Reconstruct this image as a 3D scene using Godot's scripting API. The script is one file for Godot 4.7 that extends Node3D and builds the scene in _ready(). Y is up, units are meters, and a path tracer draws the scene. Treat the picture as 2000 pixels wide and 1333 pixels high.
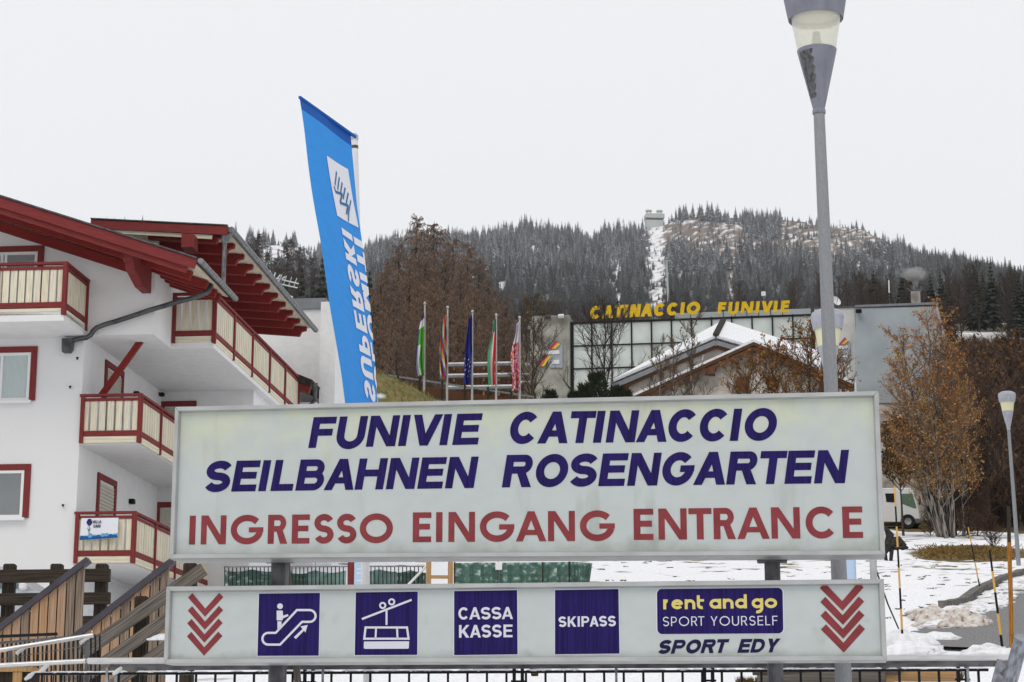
extends Node3D

const F := 3900.0            # focal length in pixels of the 2000 px wide photograph
const PITCH := 0.2178
const EYE := 1.6
var M := {}
var taken := {}
var rng := RandomNumberGenerator.new()
var nz := FastNoiseLite.new()

# ---------------------------------------------------------------- helpers: pixels to points
func ray(u: float, v: float) -> Vector3:
	var a := (u - 1000.0) / F
	var b := (666.5 - v) / F
	return Vector3(a, b * cos(PITCH) + sin(PITCH), -(cos(PITCH) - b * sin(PITCH)))

func P(u: float, v: float, d: float) -> Vector3:
	var r := ray(u, v)
	return Vector3(0, EYE, 0) + r * (d / -r.z)

func px(p: Vector3) -> Vector2:      # world point to photo pixel
	var q := Vector3(p.x, p.y - EYE, p.z)
	var zc := -q.z * cos(PITCH) + q.y * sin(PITCH)
	var yc := q.y * cos(PITCH) + q.z * sin(PITCH)
	return Vector2(1000.0 + q.x / zc * F, 666.5 - yc / zc * F)

func on(t: Node3D, u: float, v: float, zl: float) -> Vector3:   # pixel to the local plane z = zl of a thing
	var xf := t.transform.affine_inverse()
	var o := xf * Vector3(0, EYE, 0)
	var r := xf.basis * ray(u, v)
	return o + r * ((zl - o.z) / r.z)

func onx(t: Node3D, u: float, v: float, xl: float) -> Vector3:
	var xf := t.transform.affine_inverse()
	var o := xf * Vector3(0, EYE, 0)
	var r := xf.basis * ray(u, v)
	return o + r * ((xl - o.x) / r.x)

func ground_hit(u: float, v: float) -> Vector3:
	var d := 18.0
	while d < 400.0:
		var p := P(u, v, d)
		if G(p.x, d) >= p.y:
			return Vector3(p.x, G(p.x, d), -d)
		d += 0.25
	return P(u, v, 100.0)

# ---------------------------------------------------------------- terrain height
var ridge_x := PackedFloat32Array()
var ridge_y := PackedFloat32Array()

func sstep(a: float, b: float, x: float) -> float:
	var t := clampf((x - a) / (b - a), 0.0, 1.0)
	return t * t * (3.0 - 2.0 * t)

func ridge(x: float) -> float:
	var i := 0
	if x <= ridge_x[0]: return ridge_y[0]
	while i < ridge_x.size() - 1 and ridge_x[i + 1] < x: i += 1
	if i >= ridge_x.size() - 1: return ridge_y[ridge_x.size() - 1]
	var t := (x - ridge_x[i]) / (ridge_x[i + 1] - ridge_x[i])
	return lerpf(ridge_y[i], ridge_y[i + 1], t)

func G(x: float, d: float) -> float:
	var e := 0.0
	if d < 17.0:
		e = lerpf(-1.6, -0.1, sstep(5.0, 17.0, d))
	elif d < 145.0:
		e = -0.1 + 0.1477 * (d - 17.0)
	elif d < 230.0:
		e = 18.8 + (46.0 - 18.8) * (d - 145.0) / 85.0
	elif d < 1200.0:
		e = 46.0 + 228.0 * (d - 230.0) / 970.0
	elif d < 1800.0:
		var t := (d - 1200.0) / 600.0
		e = lerpf(274.0, ridge(x), t)
	else:
		e = ridge(x) - (d - 1800.0) * 0.12
	# the yard in front of the house lies lower
	e -= 2.0 * sstep(34.0, 46.0, d) * (1.0 - sstep(56.0, 70.0, d)) * (1.0 - sstep(-8.2, -6.9, x))
	# grass bank under the flag poles
	e += lerpf(9.2, 5.2, sstep(-9.0, 1.0, x)) * sstep(93.0, 112.0, d) * (1.0 - sstep(120.0, 160.0, d)) * (1.0 - sstep(1.5, 5.0, x))
	# spur on the right behind the birches
	e += 6.0 * sstep(150.0, 200.0, d) * (1.0 - sstep(400.0, 600.0, d)) * sstep(25.0, 45.0, x)
	if d > 200.0:
		e += nz.get_noise_2d(x * 0.9, d * 0.9) * minf(9.0, (d - 200.0) * 0.02)
	elif d > 17.5:
		e += nz.get_noise_2d(x * 14.0, d * 14.0) * 0.12 + nz.get_noise_2d(x * 60.0, d * 60.0) * 0.035
	return e + EYE

# ---------------------------------------------------------------- mesh builder
class MB:
	var v := PackedVector3Array()
	var n := PackedVector3Array()
	var c := PackedColorArray()
	var uv := PackedVector2Array()
	var col := Color(1, 1, 1)
	func vert(p: Vector3, nn: Vector3, t: Vector2) -> void:
		v.push_back(p); n.push_back(nn); c.push_back(col); uv.push_back(t)
	func proj(p: Vector3, nn: Vector3) -> Vector2:
		var a := nn.abs()
		if a.y > a.x and a.y > a.z: return Vector2(p.x, p.z)
		if a.x > a.z: return Vector2(p.z, p.y)
		return Vector2(p.x, p.y)
	func tri(a: Vector3, b: Vector3, d: Vector3) -> void:     # counter-clockwise seen from outside
		var nn := (b - a).cross(d - a).normalized()
		vert(a, nn, proj(a, nn)); vert(d, nn, proj(d, nn)); vert(b, nn, proj(b, nn))
	func quad(a: Vector3, b: Vector3, d: Vector3, e: Vector3) -> void:
		tri(a, b, d); tri(a, d, e)
	func quv(a: Vector3, b: Vector3, d: Vector3, e: Vector3, ta: Vector2, tb: Vector2, td: Vector2, te: Vector2) -> void:
		var nn := (b - a).cross(d - a).normalized()
		vert(a, nn, ta); vert(d, nn, td); vert(b, nn, tb)
		vert(a, nn, ta); vert(e, nn, te); vert(d, nn, td)
	func ntri(a: Vector3, b: Vector3, d: Vector3, na: Vector3, nb: Vector3, nd: Vector3, ta := Vector2.ZERO, tb := Vector2.ZERO, td := Vector2.ZERO) -> void:
		vert(a, na, ta); vert(d, nd, td); vert(b, nb, tb)
	func box(ce: Vector3, s: Vector3, bs := Basis()) -> void:
		var x := bs.x * s.x * 0.5; var y := bs.y * s.y * 0.5; var z := bs.z * s.z * 0.5
		quad(ce - x - y + z, ce + x - y + z, ce + x + y + z, ce - x + y + z)
		quad(ce + x - y - z, ce - x - y - z, ce - x + y - z, ce + x + y - z)
		quad(ce + x - y + z, ce + x - y - z, ce + x + y - z, ce + x + y + z)
		quad(ce - x - y - z, ce - x - y + z, ce - x + y + z, ce - x + y - z)
		quad(ce - x + y + z, ce + x + y + z, ce + x + y - z, ce - x + y - z)
		quad(ce - x - y - z, ce + x - y - z, ce + x - y + z, ce - x - y + z)
	func span(a: Vector3, b: Vector3) -> void:               # axis-aligned box between two corners
		box((a + b) * 0.5, (b - a).abs())
	func cbox(ce: Vector3, s: Vector3, b: float, bs := Basis()) -> void:   # box with chamfered edges
		var h := s * 0.5
		b = minf(b, minf(h.x, minf(h.y, h.z)) * 0.9)
		var f := func(x: float, y: float, z: float) -> Vector3: return ce + bs * Vector3(x, y, z)
		for sg in [-1.0, 1.0]:
			# faces
			var A: Array = [f.call(sg * h.x, -h.y + b, -h.z + b), f.call(sg * h.x, h.y - b, -h.z + b), f.call(sg * h.x, h.y - b, h.z - b), f.call(sg * h.x, -h.y + b, h.z - b)]
			if sg > 0: quad(A[0], A[1], A[2], A[3])
			else: quad(A[3], A[2], A[1], A[0])
			A = [f.call(-h.x + b, sg * h.y, -h.z + b), f.call(-h.x + b, sg * h.y, h.z - b), f.call(h.x - b, sg * h.y, h.z - b), f.call(h.x - b, sg * h.y, -h.z + b)]
			if sg > 0: quad(A[0], A[1], A[2], A[3])
			else: quad(A[3], A[2], A[1], A[0])
			A = [f.call(-h.x + b, -h.y + b, sg * h.z), f.call(h.x - b, -h.y + b, sg * h.z), f.call(h.x - b, h.y - b, sg * h.z), f.call(-h.x + b, h.y - b, sg * h.z)]
			if sg > 0: quad(A[0], A[1], A[2], A[3])
			else: quad(A[3], A[2], A[1], A[0])
		for sx in [-1.0, 1.0]:
			for sy in [-1.0, 1.0]:
				edge(f.call(sx * h.x, sy * (h.y - b), -h.z + b), f.call(sx * h.x, sy * (h.y - b), h.z - b), f.call(sx * (h.x - b), sy * h.y, h.z - b), f.call(sx * (h.x - b), sy * h.y, -h.z + b), bs * Vector3(sx, sy, 0))
				edge(f.call(sx * h.x, -h.y + b, sy * (h.z - b)), f.call(sx * h.x, h.y - b, sy * (h.z - b)), f.call(sx * (h.x - b), h.y - b, sy * h.z), f.call(sx * (h.x - b), -h.y + b, sy * h.z), bs * Vector3(sx, 0, sy))
				edge(f.call(-h.x + b, sx * h.y, sy * (h.z - b)), f.call(h.x - b, sx * h.y, sy * (h.z - b)), f.call(h.x - b, sx * (h.y - b), sy * h.z), f.call(-h.x + b, sx * (h.y - b), sy * h.z), bs * Vector3(0, sx, sy))
				for sz in [-1.0, 1.0]:
					var p1: Vector3 = f.call(sx * h.x, sy * (h.y - b), sz * (h.z - b))
					var p2: Vector3 = f.call(sx * (h.x - b), sy * h.y, sz * (h.z - b))
					var p3: Vector3 = f.call(sx * (h.x - b), sy * (h.y - b), sz * h.z)
					if (p2 - p1).cross(p3 - p1).dot(bs * Vector3(sx, sy, sz)) > 0: tri(p1, p2, p3)
					else: tri(p1, p3, p2)
	func edge(a: Vector3, b: Vector3, d: Vector3, e: Vector3, out: Vector3) -> void:
		if (b - a).cross(d - a).dot(out) > 0: quad(a, b, d, e)
		else: quad(e, d, b, a)
	func bar(a: Vector3, b: Vector3, w: float, h: float, up := Vector3.UP) -> void:   # beam from a to b, u across and v along
		var dr := (b - a)
		var ln := dr.length()
		dr = dr / ln
		var x := dr.cross(up)
		if x.length() < 0.01: x = dr.cross(Vector3.RIGHT)
		x = x.normalized()
		var y := x.cross(dr).normalized()
		var p: Array = []
		for q in [[-1, -1], [1, -1], [1, 1], [-1, 1]]:
			p.push_back(x * (q[0] * w * 0.5) + y * (q[1] * h * 0.5))
		var o := a.x * 0.37 + a.y * 0.71 + a.z * 0.53
		for i in 4:
			var j := (i + 1) % 4
			var su: float = w if i % 2 == 0 else h
			quv(a + p[i], a + p[j], b + p[j], b + p[i], Vector2(o, o), Vector2(o + su, o), Vector2(o + su, o + ln), Vector2(o, o + ln))
		quad(a + p[3], a + p[2], a + p[1], a + p[0])
		quad(b + p[0], b + p[1], b + p[2], b + p[3])
	func tube(pts: Array, rad: Array, sides := 8, caps := true) -> void:
		var rings: Array = []
		var nors: Array = []
		var pu := Vector3.ZERO
		for i in pts.size():
			var t: Vector3
			if i == 0: t = pts[1] - pts[0]
			elif i == pts.size() - 1: t = pts[i] - pts[i - 1]
			else: t = (pts[i + 1] - pts[i]).normalized() + (pts[i] - pts[i - 1]).normalized()
			t = t.normalized()
			if pu == Vector3.ZERO:
				pu = t.cross(Vector3.UP)
				if pu.length() < 0.05: pu = t.cross(Vector3.RIGHT)
			pu = (pu - t * pu.dot(t)).normalized()
			var pv := t.cross(pu)
			var r: float = rad[mini(i, rad.size() - 1)]
			var rg: Array = []
			var nr: Array = []
			for k in sides:
				var an := TAU * k / sides
				var nn := pu * cos(an) + pv * sin(an)
				rg.push_back(pts[i] + nn * r)
				nr.push_back(nn)
			rings.push_back(rg); nors.push_back(nr)
		var along := 0.0
		for i in pts.size() - 1:
			var nl: float = along + (pts[i + 1] - pts[i]).length()
			for k in sides:
				var j := (k + 1) % sides
				var u0 := float(k) / sides
				var u1 := float(k + 1) / sides
				ntri(rings[i][k], rings[i][j], rings[i + 1][j], nors[i][k], nors[i][j], nors[i + 1][j], Vector2(u0, along), Vector2(u1, along), Vector2(u1, nl))
				ntri(rings[i][k], rings[i + 1][j], rings[i + 1][k], nors[i][k], nors[i + 1][j], nors[i + 1][k], Vector2(u0, along), Vector2(u1, nl), Vector2(u0, nl))
			along = nl
		if caps:
			for k in range(1, sides - 1):
				tri(rings[0][0], rings[0][k + 1], rings[0][k])
				var e := pts.size() - 1
				tri(rings[e][0], rings[e][k], rings[e][k + 1])
	func lathe(prof: Array, sides := 24, at := Vector3.ZERO, bs := Basis()) -> void:    # Vector2(radius, y)
		for i in prof.size() - 1:
			var a: Vector2 = prof[i]
			var b: Vector2 = prof[i + 1]
			var s := Vector2(b.y - a.y, -(b.x - a.x)).normalized()
			for k in sides:
				var a0 := TAU * k / sides
				var a1 := TAU * (k + 1) / sides
				var d0 := Vector3(cos(a0), 0, -sin(a0))
				var d1 := Vector3(cos(a1), 0, -sin(a1))
				var n0 := bs * (d0 * s.x + Vector3(0, s.y, 0))
				var n1 := bs * (d1 * s.x + Vector3(0, s.y, 0))
				var p00 := at + bs * (d0 * a.x + Vector3(0, a.y, 0))
				var p10 := at + bs * (d1 * a.x + Vector3(0, a.y, 0))
				var p01 := at + bs * (d0 * b.x + Vector3(0, b.y, 0))
				var p11 := at + bs * (d1 * b.x + Vector3(0, b.y, 0))
				var u0 := float(k) / sides
				var u1 := float(k + 1) / sides
				ntri(p00, p10, p11, n0, n1, n1, Vector2(u0, a.y), Vector2(u1, a.y), Vector2(u1, b.y))
				ntri(p00, p11, p01, n0, n1, n0, Vector2(u0, a.y), Vector2(u1, b.y), Vector2(u0, b.y))
	func prism(poly: Array, o: Vector3, ex: Vector3, ey: Vector3, z0: float, z1: float) -> void:   # polygon in the plane (ex, ey), extruded along ex x ey
		var ez := ex.cross(ey).normalized()
		var pp := PackedVector2Array(poly)
		if Geometry2D.is_polygon_clockwise(pp): pp.reverse()
		var idx := Geometry2D.triangulate_polygon(pp)
		var q := func(p: Vector2, z: float) -> Vector3: return o + ex * p.x + ey * p.y + ez * z
		for i in range(0, idx.size(), 3):
			var a := pp[idx[i]]; var b := pp[idx[i + 1]]; var d := pp[idx[i + 2]]
			if (b - a).cross(d - a) < 0:
				var t := b; b = d; d = t
			tri(q.call(a, z1), q.call(b, z1), q.call(d, z1))
			tri(q.call(a, z0), q.call(d, z0), q.call(b, z0))
		for i in pp.size():
			var a := pp[i]; var b := pp[(i + 1) % pp.size()]
			quad(q.call(a, z0), q.call(b, z0), q.call(b, z1), q.call(a, z1))
	func stroke(pts: Array, w: float, closed: bool, o: Vector3, ex: Vector3, ey: Vector3, z0: float, z1: float) -> void:
		var ez := ex.cross(ey).normalized()
		var L: Array = []; var R: Array = []
		var m := pts.size()
		for i in m:
			var a: Vector2; var b: Vector2
			if closed:
				a = pts[i] - pts[(i + m - 1) % m]; b = pts[(i + 1) % m] - pts[i]
			else:
				a = pts[i] - pts[i - 1] if i > 0 else pts[1] - pts[0]
				b = pts[i + 1] - pts[i] if i < m - 1 else a
			a = a.normalized(); b = b.normalized()
			var t := (a + b).normalized()
			var nr := Vector2(-t.y, t.x)
			var k := w * 0.5 / maxf(0.35, nr.dot(Vector2(-a.y, a.x)))
			L.push_back(pts[i] + nr * k); R.push_back(pts[i] - nr * k)
		var q := func(p: Vector2, z: float) -> Vector3: return o + ex * p.x + ey * p.y + ez * z
		for i in (m if closed else m - 1):
			var j := (i + 1) % m
			quad(q.call(R[i], z1), q.call(R[j], z1), q.call(L[j], z1), q.call(L[i], z1))
			quad(q.call(R[i], z0), q.call(R[j], z0), q.call(R[j], z1), q.call(R[i], z1))
			quad(q.call(L[j], z0), q.call(L[i], z0), q.call(L[i], z1), q.call(L[j], z1))
		if not closed:
			quad(q.call(L[0], z0), q.call(R[0], z0), q.call(R[0], z1), q.call(L[0], z1))
			quad(q.call(R[m - 1], z0), q.call(L[m - 1], z0), q.call(L[m - 1], z1), q.call(R[m - 1], z1))
	func mesh(m: Material = null) -> ArrayMesh:
		var arr := []
		arr.resize(Mesh.ARRAY_MAX)
		arr[Mesh.ARRAY_VERTEX] = v; arr[Mesh.ARRAY_NORMAL] = n; arr[Mesh.ARRAY_COLOR] = c; arr[Mesh.ARRAY_TEX_UV] = uv
		var am := ArrayMesh.new()
		am.add_surface_from_arrays(Mesh.PRIMITIVE_TRIANGLES, arr)
		if m: am.surface_set_material(0, m)
		return am

# ---------------------------------------------------------------- nodes
func numbered(par: Node, called: String) -> String:
	var k := str(par.get_instance_id()) + called
	var i: int = taken.get(k, 0)
	taken[k] = i + 1
	return called if i == 0 else called + "_%03d" % i

func obj(called: String, mb: MB, m: Material, par: Node = null) -> MeshInstance3D:
	if par == null: par = self
	var o := MeshInstance3D.new()
	o.mesh = mb.mesh(m)
	o.name = numbered(par, called)
	par.add_child(o)
	return o

func put(called: String, mesh: Mesh, par: Node, xf: Transform3D) -> MeshInstance3D:
	var o := MeshInstance3D.new()
	o.mesh = mesh
	o.name = numbered(par, called)
	par.add_child(o)
	o.transform = xf
	return o

func tag(o: Node, label: String, category: String, group := "") -> void:
	o.set_meta("label", label); o.set_meta("category", category)
	if group != "": o.set_meta("group", group)

func thing(called: String, label: String, category: String, at := Vector3.ZERO, turn := 0.0, group := "") -> Node3D:
	var o := Node3D.new()
	o.name = numbered(self, called)
	add_child(o)
	o.position = at
	o.rotation.y = turn
	tag(o, label, category, group)
	return o

func struct(called: String, mb: MB, m: Material) -> MeshInstance3D:
	var o := obj(called, mb, m)
	o.set_meta("kind", "structure")
	return o

func copy(src: Node3D, label := "", at := Vector3.ZERO, turn := 0.0, sc := 1.0) -> Node3D:
	var base := String(src.name)
	var o: Node3D = src.duplicate()
	o.name = numbered(self, base)
	add_child(o)
	o.position = at
	o.rotation.y = turn
	o.scale = Vector3.ONE * sc
	if label != "": o.set_meta("label", label)
	return o

# ---------------------------------------------------------------- materials
func noise_bytes(w: int, h: int, freq: float, octaves: int, sd: int, rw := 0, rh := 0) -> Image:
	var f := FastNoiseLite.new()
	f.noise_type = FastNoiseLite.TYPE_SIMPLEX_SMOOTH
	f.seed = sd; f.frequency = freq; f.fractal_octaves = octaves
	var im := f.get_seamless_image(w, h)
	if rw > 0: im.resize(rw, rh, Image.INTERPOLATE_CUBIC)
	im.convert(Image.FORMAT_L8)
	return im

func ramp(im: Image, stops: Array) -> ImageTexture:     # stops: [t, Color (sRGB)]
	var g := Gradient.new()
	var off := PackedFloat32Array(); var cl := PackedColorArray()
	for s in stops:
		off.push_back(s[0]); cl.push_back(s[1])
	g.offsets = off; g.colors = cl
	var lut: Array = []
	for i in 256:
		lut.push_back(g.sample(i / 255.0))
	var src := im.get_data()
	var out := PackedByteArray()
	out.resize(src.size() * 3)
	for i in src.size():
		var k: Color = lut[src[i]]
		out[i * 3] = k.r8; out[i * 3 + 1] = k.g8; out[i * 3 + 2] = k.b8
	var r := Image.create_from_data(im.get_width(), im.get_height(), false, Image.FORMAT_RGB8, out)
	r.generate_mipmaps()
	return ImageTexture.create_from_image(r)

func normal_of(im: Image, k: float) -> ImageTexture:
	var b: Image = im.duplicate()
	b.convert(Image.FORMAT_RGBA8)
	b.bump_map_to_normal_map(k)
	b.generate_mipmaps()
	return ImageTexture.create_from_image(b)

func gy(a: float) -> Color: return Color(a, a, a)

func mk(key: String, lin: Color, rough := 0.8, tex: Texture2D = null, sc := Vector2.ONE, metal := 0.0) -> StandardMaterial3D:
	var m := StandardMaterial3D.new()
	m.albedo_color = lin.linear_to_srgb()
	m.roughness = rough
	m.metallic = metal
	m.metallic_specular = 0.22
	if tex:
		m.albedo_texture = tex
		m.uv1_scale = Vector3(sc.x, sc.y, 1)
	M[key] = m
	return m

func norm(m: StandardMaterial3D, t: Texture2D, k: float) -> void:
	m.normal_enabled = true; m.normal_texture = t; m.normal_scale = k

func materials() -> void:
	var fine := noise_bytes(256, 256, 0.03, 4, 3)
	var coarse := noise_bytes(256, 256, 0.012, 4, 8)
	var grain := noise_bytes(512, 64, 0.05, 4, 5, 512, 512)
	var t_soft := ramp(coarse, [[0.0, gy(0.88)], [0.5, gy(0.95)], [1.0, gy(1.0)]])
	var t_mott := ramp(coarse, [[0.2, gy(0.72)], [0.5, gy(0.9)], [0.8, gy(1.0)]])
	var n_fine := normal_of(fine, 6.0)
	var n_grain := normal_of(grain, 4.0)
	var t_old := ramp(grain, [[0.0, Color(0.45, 0.43, 0.41)], [0.4, Color(0.70, 0.68, 0.66)], [0.7, Color(0.85, 0.82, 0.78)], [1.0, Color(1, 0.98, 0.95)]])
	var t_new := ramp(grain, [[0.0, Color(0.74, 0.66, 0.60)], [0.35, Color(0.88, 0.83, 0.78)], [0.65, Color(0.94, 0.90, 0.86)], [1.0, Color(1, 0.97, 0.93)]])
	var m := mk("plaster", Color(0.785, 0.79, 0.79), 0.95, ramp(fine, [[0.0, gy(0.965)], [1.0, gy(1.0)]]), Vector2(0.31, 0.31))
	norm(m, n_fine, 0.12)
	mk("red", Color(0.235, 0.042, 0.041), 0.55, ramp(grain, [[0.1, gy(0.78)], [0.5, gy(0.95)], [1.0, gy(1.0)]]), Vector2(2.0, 0.5))
	mk("red_rafter", Color(0.26, 0.03, 0.026), 0.6, ramp(grain, [[0.1, gy(0.78)], [0.5, gy(0.95)], [1.0, gy(1.0)]]), Vector2(2.0, 0.5))
	mk("cream", Color(0.80, 0.735, 0.57), 0.7, ramp(grain, [[0.1, gy(0.88)], [0.5, gy(0.97)], [1.0, gy(1.0)]]), Vector2(1.5, 0.4))
	for k in 3:
		mk("cream%d" % k, [Color(0.82, 0.755, 0.59), Color(0.77, 0.70, 0.535), Color(0.79, 0.735, 0.59)][k], 0.7, ramp(noise_bytes(512, 64, 0.05, 4, 140 + k, 512, 512), [[0.1, gy(0.80)], [0.45, gy(0.95)], [1.0, gy(1.0)]]), Vector2(1.7, 0.4))
	mk("soffit", Color(0.78, 0.71, 0.56), 0.8, ramp(grain, [[0.1, gy(0.8)], [0.5, gy(0.95)], [1.0, gy(1.0)]]), Vector2(1.5, 0.4))
	mk("zinc", Color(0.25, 0.26, 0.27), 0.45, t_mott, Vector2(0.8, 0.8), 0.45)
	mk("zinc_dark", Color(0.12, 0.125, 0.13), 0.5, t_mott, Vector2(0.8, 0.8), 0.3)
	mk("coping", Color(0.24, 0.25, 0.27), 0.5, t_soft, Vector2(0.5, 0.5), 0.2)
	mk("roofing", Color(0.06, 0.058, 0.055), 0.8, t_mott, Vector2(0.6, 0.6))
	mk("upvc", Color(0.78, 0.78, 0.78), 0.4)
	m = mk("glass", Color(0.55, 0.62, 0.66), 0.04)
	m.transparency = BaseMaterial3D.TRANSPARENCY_ALPHA
	m.albedo_color.a = 0.22
	mk("curtain", Color(0.55, 0.62, 0.60), 0.9)
	mk("shutter", Color(0.52, 0.49, 0.42), 0.7)
	mk("black", Color(0.012, 0.012, 0.013), 0.5)
	mk("fence_black", Color(0.018, 0.018, 0.020), 0.4)
	mk("handrail", Color(0.72, 0.72, 0.72), 0.3, t_soft, Vector2(1, 1), 0.55)
	mk("steel", Color(0.36, 0.38, 0.42), 0.4, t_mott, Vector2(2, 2), 0.5)
	mk("alu", Color(0.50, 0.51, 0.51), 0.42, t_soft, Vector2(0.7, 0.7), 0.35)
	mk("post_grey", Color(0.17, 0.17, 0.18), 0.55, t_mott, Vector2(2.5, 1.0), 0.2)
	mk("lamp_grey", Color(0.25, 0.26, 0.31), 0.5, t_soft, Vector2(2, 1))
	mk("lamp_pale", Color(0.44, 0.46, 0.52), 0.5, t_soft, Vector2(2, 1))
	mk("lamp_flake", Color(0.14, 0.145, 0.15), 0.7, t_mott, Vector2(9, 4))
	mk("pole_grey", Color(0.30, 0.31, 0.325), 0.5, ramp(fine, [[0.0, gy(0.9)], [1.0, gy(1.0)]]), Vector2(2, 2), 0.15)
	m = mk("lamp_glass", Color(0.86, 0.85, 0.72), 0.15)
	m.transparency = BaseMaterial3D.TRANSPARENCY_ALPHA
	m.albedo_color.a = 0.55
	mk("lamp_lens_far", Color(0.72, 0.70, 0.48), 0.3)
	mk("navy", Color(0.020, 0.012, 0.105), 0.4, ramp(noise_bytes(512, 32, 0.05, 3, 12, 512, 512), [[0.2, gy(0.82)], [0.6, gy(1.0)], [1.0, gy(1.0)]]), Vector2(1.2, 0.5))
	mk("navy_dark", Color(0.016, 0.013, 0.055), 0.4)
	mk("sign_red", Color(0.255, 0.05, 0.056), 0.45, t_soft, Vector2(1.5, 1.5))
	mk("sign_white", Color(0.62, 0.63, 0.70), 0.45)
	mk("sign_yellow", Color(0.66, 0.56, 0.16), 0.45)
	mk("letter_yellow", Color(0.80, 0.52, 0.02), 0.45, t_soft, Vector2(1, 1))
	mk("snow", Color(0.86, 0.87, 0.90), 0.9, ramp(fine, [[0.0, gy(0.9)], [0.6, gy(1.0)]]), Vector2(0.7, 0.7))
	norm(M.snow, n_fine, 0.7)
	mk("dirty_snow", Color(0.74, 0.71, 0.68), 0.95, ramp(noise_bytes(256, 256, 0.03, 5, 33), [[0.1, Color(0.62, 0.55, 0.50)], [0.32, Color(0.90, 0.87, 0.85)], [0.6, gy(0.97)], [1.0, gy(1.0)]]), Vector2(0.7, 0.7))
	norm(M.dirty_snow, n_fine, 1.0)
	m = mk("ground_snow", Color(0.87, 0.88, 0.91), 0.92, null)
	m.vertex_color_use_as_albedo = true
	m.albedo_texture = ramp(fine, [[0.0, gy(0.93)], [0.6, gy(1.0)]])
	m.uv1_scale = Vector3(0.9, 0.9, 1)
	norm(m, n_fine, 0.8)
	m = mk("asphalt", Color(0.29, 0.285, 0.285), 0.9, ramp(noise_bytes(256, 256, 0.12, 3, 41), [[0.2, gy(0.62)], [0.5, gy(0.88)], [0.8, gy(1.0)]]), Vector2(0.8, 0.8))
	mk("kerb", Color(0.20, 0.19, 0.175), 0.9, t_mott, Vector2(1.2, 1.2))
	m = mk("wood_old", Color(0.27, 0.255, 0.24), 0.9, t_old, Vector2(2.2, 0.35))
	norm(m, n_grain, 0.6)
	m = mk("wood_dark", Color(0.085, 0.072, 0.062), 0.9, t_old, Vector2(2.2, 0.35))
	norm(m, n_grain, 0.6)
	m = mk("plank_a", Color(0.52, 0.36, 0.235), 0.85, t_new, Vector2(2.5, 0.35))
	norm(m, n_grain, 0.5)
	m = mk("plank_b", Color(0.48, 0.355, 0.26), 0.85, t_new, Vector2(2.1, 0.3))
	norm(m, n_grain, 0.5)
	m = mk("plank_c", Color(0.42, 0.35, 0.29), 0.85, t_old, Vector2(2.3, 0.33))
	norm(m, n_grain, 0.5)
	mk("flash", Color(0.085, 0.08, 0.095), 0.6, t_soft, Vector2(1, 1), 0.2)
	mk("brown_wood", Color(0.17, 0.088, 0.05), 0.8, t_new, Vector2(1.2, 0.3))
	mk("chalet_wood", Color(0.13, 0.07, 0.04), 0.85, t_new, Vector2(1.2, 0.3))
	mk("pole_yellow", Color(0.72, 0.42, 0.10), 0.6, t_soft, Vector2(3, 1))
	mk("pole_orange", Color(0.42, 0.17, 0.03), 0.6, t_mott, Vector2(3, 0.8))
	mk("concrete", Color(0.42, 0.42, 0.37), 0.9, t_mott, Vector2(0.12, 0.12))
	mk("tower_white", Color(0.68, 0.68, 0.66), 0.8, t_soft, Vector2(0.2, 0.2))
	mk("pane_mirror", Color(0.70, 0.76, 0.735), 0.25, t_soft, Vector2(0.15, 0.15), 0.2)
	mk("mullion", Color(0.018, 0.018, 0.018), 0.5)
	mk("cladding", Color(0.47, 0.525, 0.56), 0.5, t_soft, Vector2(0.1, 0.1), 0.1)
	mk("plinth", Color(0.45, 0.42, 0.38), 0.9, t_mott, Vector2(0.2, 0.2))
	mk("chalet_wall", Color(0.62, 0.57, 0.51), 0.9, t_mott, Vector2(0.2, 0.2))
	m = mk("net_green", Color(0.60, 0.66, 0.64), 0.8, ramp(noise_bytes(256, 256, 0.03, 4, 66), [[0.0, Color(0.36, 0.47, 0.43)], [0.5, Color(0.42, 0.54, 0.50)], [0.66, Color(0.52, 0.63, 0.59)], [0.82, Color(0.82, 0.88, 0.86)], [1.0, Color(0.9, 0.93, 0.92)]]), Vector2(0.45, 0.8))
	mk("net_pale", Color(0.34, 0.50, 0.45), 0.8, t_mott, Vector2(0.8, 0.8))
	mk("bark", Color(0.085, 0.062, 0.048), 0.95, t_old, Vector2(3, 0.5))
	mk("bark_grey", Color(0.16, 0.12, 0.09), 0.95, t_old, Vector2(3, 0.5))
	mk("birch_bark", Color(0.30, 0.27, 0.24), 0.9, ramp(noise_bytes(64, 256, 0.04, 4, 77, 256, 256), [[0.2, gy(0.12)], [0.42, gy(0.45)], [0.55, gy(0.9)], [1.0, gy(1.0)]]), Vector2(2, 0.9))
	m = mk("vcol", Color(1, 1, 1), 0.85)
	m.vertex_color_use_as_albedo = true
	m = mk("leafy", Color(1, 1, 1), 0.8)
	m.vertex_color_use_as_albedo = true
	m.backlight_enabled = true
	m.backlight = Color(0.25, 0.2, 0.1)
	mk("car_paint", Color(0.42, 0.45, 0.48), 0.25, null, Vector2.ONE, 0.3)
	M.car_paint.clearcoat_enabled = true
	mk("car_white", Color(0.70, 0.70, 0.70), 0.35)
	mk("car_glass", Color(0.12, 0.17, 0.17), 0.05)
	mk("car_glass_green", Color(0.10, 0.17, 0.12), 0.08)
	mk("tyre", Color(0.02, 0.02, 0.02), 0.8)
	mk("rim_grey", Color(0.30, 0.30, 0.31), 0.4, null, Vector2.ONE, 0.6)
	mk("white_plastic", Color(0.75, 0.75, 0.76), 0.5)
	mk("stone_dark", Color(0.05, 0.045, 0.04), 0.9, t_mott, Vector2(2, 2))
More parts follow.
